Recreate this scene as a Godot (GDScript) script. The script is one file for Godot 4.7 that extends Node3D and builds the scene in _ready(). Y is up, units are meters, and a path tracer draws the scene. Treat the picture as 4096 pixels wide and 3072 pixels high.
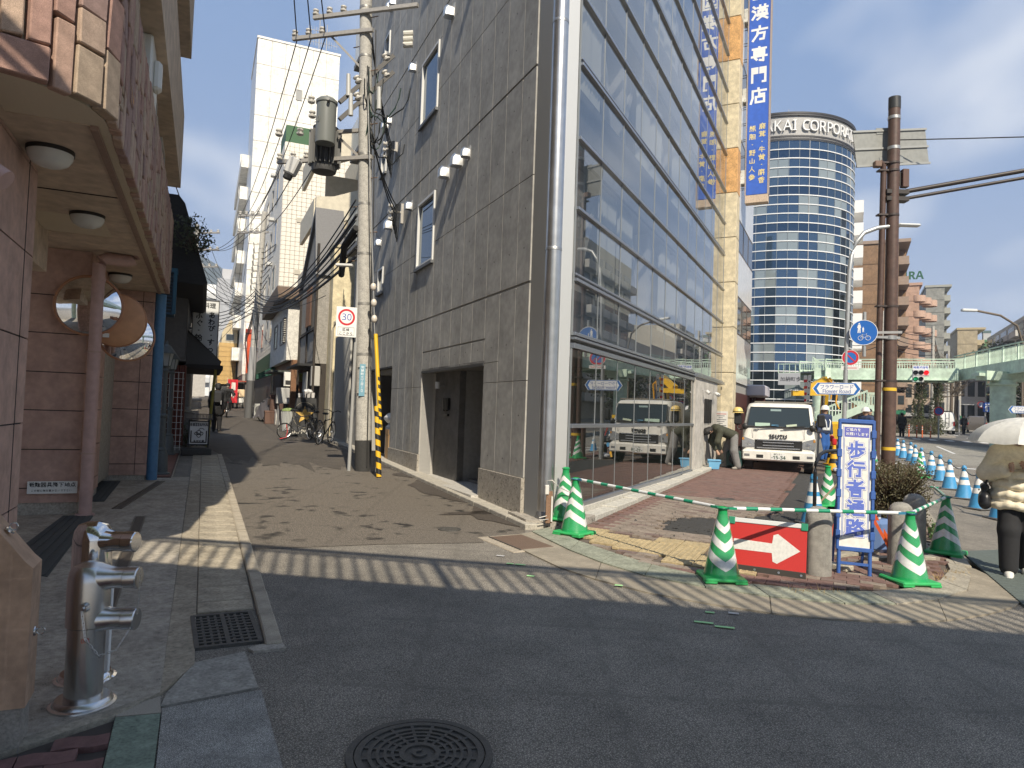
extends Node3D
# An acute street corner under a footbridge: grey corner block, alley to the left, roadworks on the pavement to the right.
# Frames: al(r, s) runs up the alley, fr(r, s) along the main road; gy() is the sloping ground.

class MB:
	var t := PackedVector3Array()
	var x := Transform3D()
	func tri(a: Vector3, b: Vector3, c: Vector3) -> void:
		t.append(x * a)
		t.append(x * b)
		t.append(x * c)
	func q(a: Vector3, b: Vector3, c: Vector3, d: Vector3) -> void:
		tri(a, b, c)
		tri(a, c, d)
	func qo(a: Vector3, b: Vector3, c: Vector3, d: Vector3, o: Vector3) -> void:
		if (b - a).cross(c - a).dot(o) + (c - a).cross(d - a).dot(o) < .0:
			q(a, d, c, b)
		else:
			q(a, b, c, d)
	func to(a: Vector3, b: Vector3, c: Vector3, o: Vector3) -> void:
		if (b - a).cross(c - a).dot(o) < .0:
			tri(a, c, b)
		else:
			tri(a, b, c)
	func box(c: Vector3, s: Vector3, bv := .0) -> MB:
		var hh := s * .5
		for i in 3:
			var j := (i + 1) % 3
			var k := (i + 2) % 3
			for sg: float in [-1.0, 1.0]:
				var p: Array[Vector3] = []
				for e: Vector2 in [Vector2(-1, -1), Vector2(1, -1), Vector2(1, 1), Vector2(-1, 1)]:
					var v := Vector3()
					v[i] = sg * hh[i]
					v[j] = e.x * (hh[j] - bv)
					v[k] = e.y * (hh[k] - bv)
					p.append(c + v)
				if sg > 0:
					q(p[0], p[1], p[2], p[3])
				else:
					q(p[3], p[2], p[1], p[0])
			if bv > .0:
				for sj: float in [-1.0, 1.0]:
					for sk: float in [-1.0, 1.0]:
						var o := Vector3()
						o[j] = sj
						o[k] = sk
						var a := Vector3(); var b := Vector3()
						a[j] = sj * hh[j]; a[k] = sk * (hh[k] - bv)
						b[j] = sj * (hh[j] - bv); b[k] = sk * hh[k]
						var u := Vector3()
						u[i] = hh[i] - bv
						qo(c + a - u, c + a + u, c + b + u, c + b - u, o)
		if bv > .0:
			for sx: float in [-1.0, 1.0]:
				for sy: float in [-1.0, 1.0]:
					for sz: float in [-1.0, 1.0]:
						var o := Vector3(sx, sy, sz)
						to(c + o * Vector3(hh.x, hh.y - bv, hh.z - bv), c + o * Vector3(hh.x - bv, hh.y, hh.z - bv), c + o * Vector3(hh.x - bv, hh.y - bv, hh.z), o)
		return self
	func bx(x0: float, y0: float, z0: float, x1: float, y1: float, z1: float, bv := .0) -> MB:
		return box(Vector3(x0 + x1, y0 + y1, z0 + z1) * .5, Vector3(absf(x1 - x0), absf(y1 - y0), absf(z1 - z0)), bv)
	func ring(c: Vector3, d: Vector3, r: float, n: int, a0 := .0) -> PackedVector3Array:
		var u := d.cross(Vector3.UP if absf(d.y) < .9 else Vector3.RIGHT).normalized()
		var w := u.cross(d).normalized()
		var o := PackedVector3Array()
		for i in n:
			var a := a0 + TAU * i / n
			o.append(c + u * cos(a) * r + w * sin(a) * r)
		return o
	func skin(rs: Array, closed := true, cap0 := false, cap1 := false) -> MB:
		for k in rs.size() - 1:
			var a: PackedVector3Array = rs[k]
			var b: PackedVector3Array = rs[k + 1]
			var m := Vector3()
			for p in a: m += p
			for p in b: m += p
			m /= a.size() + b.size()
			var n := a.size()
			for i in (n if closed else n - 1):
				var j := (i + 1) % n
				qo(a[i], a[j], b[j], b[i], (a[i] + a[j] + b[j] + b[i]) * .25 - m)
		if cap0: cap(rs[0], -1.0, rs)
		if cap1: cap(rs[-1], 1.0, rs)
		return self
	func cap(a: PackedVector3Array, sg: float, rs: Array) -> void:
		var m := Vector3()
		for p in a: m += p
		m /= a.size()
		var m2 := Vector3()
		var other: PackedVector3Array = rs[1] if sg < 0 else rs[rs.size() - 2]
		for p in other: m2 += p
		m2 /= other.size()
		var o := m - m2
		if o.length() < 1e-5: o = (a[1] - a[0]).cross(a[2] - a[0]) * sg
		for i in a.size():
			to(m, a[i], a[(i + 1) % a.size()], o)
	func cyl(a: Vector3, b: Vector3, r0: float, r1 := -1.0, n := 12, caps := true) -> MB:
		if r1 < 0: r1 = r0
		var d := (b - a).normalized()
		return skin([ring(a, d, r0, n), ring(b, d, maxf(r1, 1e-4), n)], true, caps, caps)
	func tube(p: Array, r: float, n := 6) -> MB:
		var rs := []
		for i in p.size():
			var d: Vector3 = (p[mini(i + 1, p.size() - 1)] - p[maxi(i - 1, 0)]).normalized()
			rs.append(ring(p[i], d, r, n))
		return skin(rs, true, true, true)
	func lathe(pr: Array, n := 20, c := Vector3.ZERO, a0 := .0, a1 := TAU) -> MB:
		var full := absf(a1 - a0 - TAU) < 1e-4
		var rs := []
		for p: Vector2 in pr:
			var o := PackedVector3Array()
			for i in (n if full else n + 1):
				var a := a0 + (a1 - a0) * i / n
				o.append(c + Vector3(cos(a) * maxf(p.x, 1e-4), p.y, sin(a) * maxf(p.x, 1e-4)))
			rs.append(o)
		for k in rs.size() - 1:
			var dr: float = pr[k + 1].x - pr[k].x
			var dy: float = pr[k + 1].y - pr[k].y
			for i in (n):
				var j: int = (i + 1) % rs[k].size()
				var a := a0 + (a1 - a0) * (i + .5) / n
				qo(rs[k][i], rs[k][j], rs[k + 1][j], rs[k + 1][i], Vector3(cos(a) * dy, -dr, sin(a) * dy))
		return self
	func ball(c: Vector3, r: Vector3, n := 12) -> MB:
		var keep := x
		x = x * Transform3D(Basis.from_scale(r), c)
		var pr := []
		for i in n / 2 + 1:
			var a := -PI / 2 + PI * i / (n / 2)
			pr.append(Vector2(cos(a), sin(a)))
		lathe(pr, n)
		x = keep
		return self
	func ext(poly: PackedVector2Array, z0: float, z1: float, back := true) -> MB:
		var ix := Geometry2D.triangulate_polygon(poly)
		for i in range(0, ix.size(), 3):
			var a := poly[ix[i]]; var b := poly[ix[i + 1]]; var c := poly[ix[i + 2]]
			to(Vector3(a.x, a.y, z1), Vector3(b.x, b.y, z1), Vector3(c.x, c.y, z1), Vector3(0, 0, z1 - z0))
			if back:
				to(Vector3(a.x, a.y, z0), Vector3(b.x, b.y, z0), Vector3(c.x, c.y, z0), Vector3(0, 0, z0 - z1))
		var sg := -1.0 if Geometry2D.is_polygon_clockwise(poly) else 1.0
		for i in poly.size():
			var a := poly[i]; var b := poly[(i + 1) % poly.size()]
			var d := (b - a) * sg
			qo(Vector3(a.x, a.y, z0), Vector3(b.x, b.y, z0), Vector3(b.x, b.y, z1), Vector3(a.x, a.y, z1), Vector3(d.y, -d.x, 0))
		return self
	func bar(a: Vector3, b: Vector3, w: float, h: float, upv := Vector3.UP) -> MB:
		var d := (b - a).normalized()
		var u := d.cross(upv).normalized()
		if u.length() < .5: u = d.cross(Vector3.RIGHT).normalized()
		var v := u.cross(d).normalized()
		var keep := x
		x = x * Transform3D(Basis(u, v, -d), (a + b) * .5)
		box(Vector3.ZERO, Vector3(w, h, (b - a).length()))
		x = keep
		return self
	func mesh(ang := 35.0) -> ArrayMesh:
		var n := t.size()
		var nn := PackedVector3Array()
		nn.resize(n)
		var ix := PackedInt32Array()
		ix.resize(n)
		var g := {}
		var cs := cos(deg_to_rad(ang))
		for i in range(0, n, 3):
			var f := (t[i + 1] - t[i]).cross(t[i + 2] - t[i])
			f = f.normalized() if f.length_squared() > 1e-20 else Vector3.UP
			nn[i] = f; nn[i + 1] = f; nn[i + 2] = f
			ix[i] = i; ix[i + 1] = i + 2; ix[i + 2] = i + 1
		if ang > .0:
			for i in n:
				var k := Vector3i((t[i] * 4000.0).round())
				if g.has(k): g[k].append(i)
				else: g[k] = [i]
			var fn := nn.duplicate()
			for k in g:
				var l: Array = g[k]
				if l.size() < 2: continue
				for i: int in l:
					var s := Vector3()
					for j: int in l:
						if fn[i].dot(fn[j]) > cs: s += fn[j]
					nn[i] = s.normalized()
		var a := []
		a.resize(Mesh.ARRAY_MAX)
		a[Mesh.ARRAY_VERTEX] = t
		a[Mesh.ARRAY_NORMAL] = nn
		a[Mesh.ARRAY_INDEX] = ix
		var m := ArrayMesh.new()
		if n: m.add_surface_from_arrays(Mesh.PRIMITIVE_TRIANGLES, a)
		return m

const IX := Transform3D.IDENTITY
const SO := "soft"
const CL := "cloud"
const CO := "conc"
static func V(x: float, y: float, z: float) -> Vector3: return Vector3(x, y, z)
static func U(x: float, y: float) -> Vector2: return Vector2(x, y)
static func N() -> MB: return MB.new()
static func PA(a: Array) -> PackedVector2Array: return PackedVector2Array(a)
func RR(a: float, b: float) -> float: return rng.randf_range(a, b)
const CA := .915
const SA := .4035
const CF := .9003
const SF := .4352
const YA := 23.8   # turn of the alley frame, degrees
const YF := -25.8  # turn of the main road frame
var rng := RandomNumberGenerator.new()
var TX := {}
var MC := {}
var used := {}

func gy(x: float, z: float) -> float:
	return -.009 * x - .0232 * z
func P(x: float, z: float, up := .0) -> Vector3:
	return V(x, gy(x, z) + up, z)
func al(r: float, s: float, up := .0) -> Vector3:
	return P(r * CA - s * SA, -r * SA - s * CA, up)
func fr(r: float, s: float, up := .0) -> Vector3:
	return P(r * CF + s * SF, r * SF - s * CF, up)
func road_drop(r: float, s: float) -> float:
	return -.12 * smoothstep(1.05, 1.25, r) * smoothstep(7.5, 11.0, s)
func rd(r: float, s: float, up := .0) -> Vector3:
	return fr(r, s, up + road_drop(r, s))
func xf(o: Vector3, deg := .0) -> Transform3D:
	return Transform3D(Basis(Vector3.UP, deg_to_rad(deg)), o)
func rx(o: Vector3, ax: Vector3, deg: float) -> Transform3D:
	return Transform3D(Basis(ax.normalized(), deg_to_rad(deg)), o)

# ---------------------------------------------------------------- names and labels
func numbered(called: String) -> String:
	var k: int = used.get(called, 0)
	used[called] = k + 1
	return called if k == 0 else "%s_%03d" % [called, k]
func tag(o: Node, label: String, cat: String, group := "") -> Node:
	o.set_meta("label", label)
	o.set_meta("category", cat)
	if group: o.set_meta("group", group)
	return o
func thing(called: String, label: String, cat: String, at: Vector3, deg := .0, group := "") -> Node3D:
	var o := Node3D.new()
	o.name = numbered(called)
	add_child(o)
	o.transform = xf(at, deg)
	tag(o, label, cat, group)
	return o
func part(par: Node, called: String, m: Variant, mt: Material, tr := IX, ang := 35.0) -> MeshInstance3D:
	var o := MeshInstance3D.new()
	o.name = called
	o.mesh = m.mesh(ang) if m is MB else m
	o.material_override = mt
	o.transform = tr
	par.add_child(o, true)
	return o
func one(called: String, label: String, cat: String, m: Variant, mt: Material, at: Vector3, deg := .0, group := "", ang := 35.0) -> MeshInstance3D:
	var o := part(self, numbered(called), m, mt, xf(at, deg), ang)
	tag(o, label, cat, group)
	return o
func setting(called: String, m: Variant, mt: Material, tr := IX, ang := .0) -> MeshInstance3D:
	var o := part(self, numbered(called), m, mt, tr, ang)
	o.set_meta("kind", "structure")
	return o
func dup(o: Node3D, at: Vector3, deg: float, label := "", group := "") -> Node3D:
	var c: Node3D = o.duplicate()
	c.name = numbered(String(o.name).rstrip("0123456789").rstrip("_"))
	add_child(c)
	c.transform = xf(at, deg)
	if label: c.set_meta("label", label)
	if group: c.set_meta("group", group)
	return c

# ---------------------------------------------------------------- textures and materials
func nz(kind: int, freq: float, oct: int, sd: int, size := 512) -> PackedByteArray:
	var f := FastNoiseLite.new()
	f.noise_type = kind
	f.frequency = freq
	f.seed = sd
	f.fractal_type = FastNoiseLite.FRACTAL_FBM if oct > 1 else FastNoiseLite.FRACTAL_NONE
	f.fractal_octaves = oct
	return f.get_seamless_image(size, size).get_data()
func img(size: int, fn: Callable) -> ImageTexture:
	var d := PackedByteArray()
	d.resize(size * size)
	for i in size * size:
		d[i] = clampi(int(255.0 * fn.call(i)), 0, 255)
	var t := ImageTexture.create_from_image(Image.create_from_data(size, size, false, Image.FORMAT_L8, d))
	var s := .0
	for i in range(0, size * size, 7): s += pow(d[i] / 255.0, 2.2)
	t.set_meta("mean", s / (size * size / 7.0))
	return t
func stretch(src: PackedByteArray, size: int, k: int) -> PackedByteArray:
	var d := PackedByteArray()
	d.resize(size * size)
	for y in size:
		for x in size:
			d[y * size + x] = src[y * size + ((x / k) + y * 7) % size]
	return d
func textures() -> void:
	var S := FastNoiseLite.TYPE_SIMPLEX_SMOOTH
	var C := FastNoiseLite.TYPE_CELLULAR
	var fine := nz(S, .35, 1, 3)
	var mid := nz(S, .05, 4, 5)
	var big := nz(S, .012, 5, 7)
	var cell := nz(C, .16, 1, 11)
	var cell2 := nz(C, .07, 1, 15)
	var f2 := nz(S, .16, 3, 21)
	TX.asph = img(512, func(i):
		var v: float = .64 + (fine[i] - 128) / 420.0 + (mid[i] - 128) / 1400.0
		if cell[i] < 34: v += .5
		elif cell[i] < 52: v += .2
		elif cell[i] > 205: v -= .15
		return v)
	TX.conc = img(512, func(i): return .88 + (fine[i] - 128) / 1100.0 + (mid[i] - 128) / 1150.0 + (big[i] - 128) / 1900.0 - (.2 if mid[i] < 50 and fine[i] < 110 else .0))
	TX.cloud = img(512, func(i): return .92 + (big[i] - 128) / 1500.0 + (mid[i] - 128) / 2600.0)
	TX.soft = img(512, func(i): return .95 + (big[i] - 128) / 2600.0 + (fine[i] - 128) / 4200.0)
	TX.stip = img(512, func(i): return .5 + (f2[i] - 128) / 190.0)
	TX.pit = img(512, func(i): return .86 + (f2[i] - 128) / 520.0 - (.3 if cell[i] > 200 else .0))
	TX.gran = img(512, func(i): return .84 + (fine[i] - 128) / 620.0 + (f2[i] - 128) / 1000.0 - (.2 if cell[i] < 30 else .0))
	TX.stain = img(512, func(i): return clampf(.97 - .6 * clampf((mid[i] - 150) / 60.0, 0, 1) * clampf((big[i] - 120) / 50.0, 0, 1) + (fine[i] - 128) / 2000.0, .1, 1))
	var gr := stretch(fine, 512, 40)
	var gr2 := stretch(f2, 512, 60)
	TX.wood = img(512, func(i): return .8 + (gr[i] - 128) / 420.0 + (gr2[i] - 128) / 500.0)
	TX.leaf = img(512, func(i): return .75 + (f2[i] - 128) / 350.0 + (cell2[i] - 128) / 700.0)

func mk(c: Color, rough := .7, tex := "", size := 1.0, bump := .0, metal := .0, tex2 := "", size2 := 1.0, world := false) -> StandardMaterial3D:
	var key := "%s|%.3f|%s|%.3f|%.3f|%.3f|%s|%.3f|%s" % [c, rough, tex, size, bump, metal, tex2, size2, world]
	if MC.has(key): return MC[key]
	var m := StandardMaterial3D.new()
	var g := 1.0
	if tex: g /= float(TX[tex].get_meta("mean"))
	if tex2: g /= float(TX[tex2].get_meta("mean"))
	g = minf(g, 1.0 / maxf(maxf(c.r, c.g), maxf(c.b, .01)))
	m.albedo_color = Color(c.r * g, c.g * g, c.b * g).linear_to_srgb()
	m.roughness = rough
	m.metallic = metal
	m.metallic_specular = .5
	if tex:
		m.uv1_triplanar = true
		m.uv1_world_triplanar = world
		m.uv1_scale = Vector3.ONE / size
		m.uv1_triplanar_sharpness = 6.0
		m.albedo_texture = TX[tex]
		if bump != .0:
			m.heightmap_enabled = true
			m.heightmap_texture = TX[tex]
			m.heightmap_scale = bump
	if tex2:
		m.detail_enabled = true
		m.detail_albedo = TX[tex2]
		m.detail_blend_mode = BaseMaterial3D.BLEND_MODE_MUL
		m.detail_uv_layer = BaseMaterial3D.DETAIL_UV_2
		m.uv2_triplanar = true
		m.uv2_world_triplanar = world
		m.uv2_scale = Vector3.ONE / size2
		m.uv2_triplanar_sharpness = 6.0
	MC[key] = m
	return m
func relief(c: Color, tex: String, size: float, bump: float, size2 := 2.3) -> StandardMaterial3D:
	var key := "relief%s%s%s%s" % [c, tex, size, bump]
	if not MC.has(key):
		var m := mk(c * float(TX[tex].get_meta("mean")), .88, tex, size, bump, .0, CL, size2).duplicate()
		m.albedo_texture = null
		MC[key] = m
	return MC[key]
func glass(tint: Color, a: float, metal: float, spec := .5) -> StandardMaterial3D:
	var m := StandardMaterial3D.new()
	m.albedo_color = Color(tint.linear_to_srgb(), a)
	m.transparency = BaseMaterial3D.TRANSPARENCY_ALPHA
	m.roughness = .0
	m.metallic = metal
	m.metallic_specular = spec
	if spec > .5:
		m.clearcoat_enabled = true
		m.clearcoat = 1.0
		m.clearcoat_roughness = .0
	return m
func foliage(c: Color, back: Color) -> StandardMaterial3D:
	var m := mk(c, .6).duplicate()
	m.backlight_enabled = true
	m.backlight = back.linear_to_srgb()
	return m
func K(r: float, g: float, b: float) -> Color:
	return Color(r, g, b)

# ---------------------------------------------------------------- camera, sky, sun
func _ready() -> void:
	rng.seed = 41
	var cam := Camera3D.new()
	cam.name = "camera"
	add_child(cam)
	cam.position = V(0, 1.65, 0)
	cam.rotation_degrees = V(2.25, 0, 1.95)
	cam.fov = 57.5
	cam.near = .05
	cam.far = 4000.0
	cam.current = true
	var env := Environment.new()
	env.background_mode = Environment.BG_SKY
	env.sky = Sky.new()
	env.sky.sky_material = sky_material()
	env.tonemap_mode = Environment.TONE_MAPPER_LINEAR
	env.tonemap_exposure = 1.45
	env.sdfgi_enabled = true
	env.ssao_enabled = true
	env.ssil_enabled = true
	env.fog_enabled = true
	env.fog_density = .0004
	env.fog_light_color = Color(.78, .84, .93)
	var we := WorldEnvironment.new()
	we.name = "world_environment"
	we.environment = env
	add_child(we)
	var sun := DirectionalLight3D.new()
	sun.name = "sun"
	sun.rotation_degrees = V(-42, 15.5, 0)
	sun.light_energy = 1.5
	sun.light_color = Color(1.0, .955, .875)
	sun.light_angular_distance = .53
	sun.shadow_enabled = true
	add_child(sun)
	textures()
	glyphs()
	build_ground()
	build_left()
	build_corner()
	build_alley()
	build_far_alley()
	build_right()
	build_bridge()
	build_works()
	build_street()
	build_people()

func sky_material() -> PanoramaSkyMaterial:
	var w := 1024
	var h := 512
	var f := FastNoiseLite.new()
	f.noise_type = FastNoiseLite.TYPE_SIMPLEX_SMOOTH
	f.fractal_type = FastNoiseLite.FRACTAL_FBM
	f.fractal_octaves = 5
	f.frequency = 1.0
	f.seed = 19
	var im := Image.create_empty(w, h, false, Image.FORMAT_RGBF)
	for y in h:
		var el := PI * (.5 - (y + .5) / h)
		var up := maxf(sin(el), .0)
		var hz := pow(1.0 - up, 5.0)
		var base := V(.165, .255, .435).lerp(V(.47, .515, .585), hz)
		for x in w:
			var az := TAU * (x + .5) / w
			var c := base
			if el > .0:
				var d := V(cos(az) * cos(el), sin(el), sin(az) * cos(el)) / (sin(el) + .22)
				var n := f.get_noise_3d(d.x * .75 + 2.0, .0, d.z * 1.3) + .45 * f.get_noise_3d(d.x * 1.7 + 9.0, 3.0, d.z * 2.4)
				var k := clampf((n + .06) * 1.7, .0, 1.0) * .7
				c = c.lerp(V(.62, .645, .69), k)
			else:
				c = V(.26, .26, .25)
			im.set_pixel(x, y, Color(c.x, c.y, c.z))
	var m := PanoramaSkyMaterial.new()
	m.panorama = ImageTexture.create_from_image(im)
	return m

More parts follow.
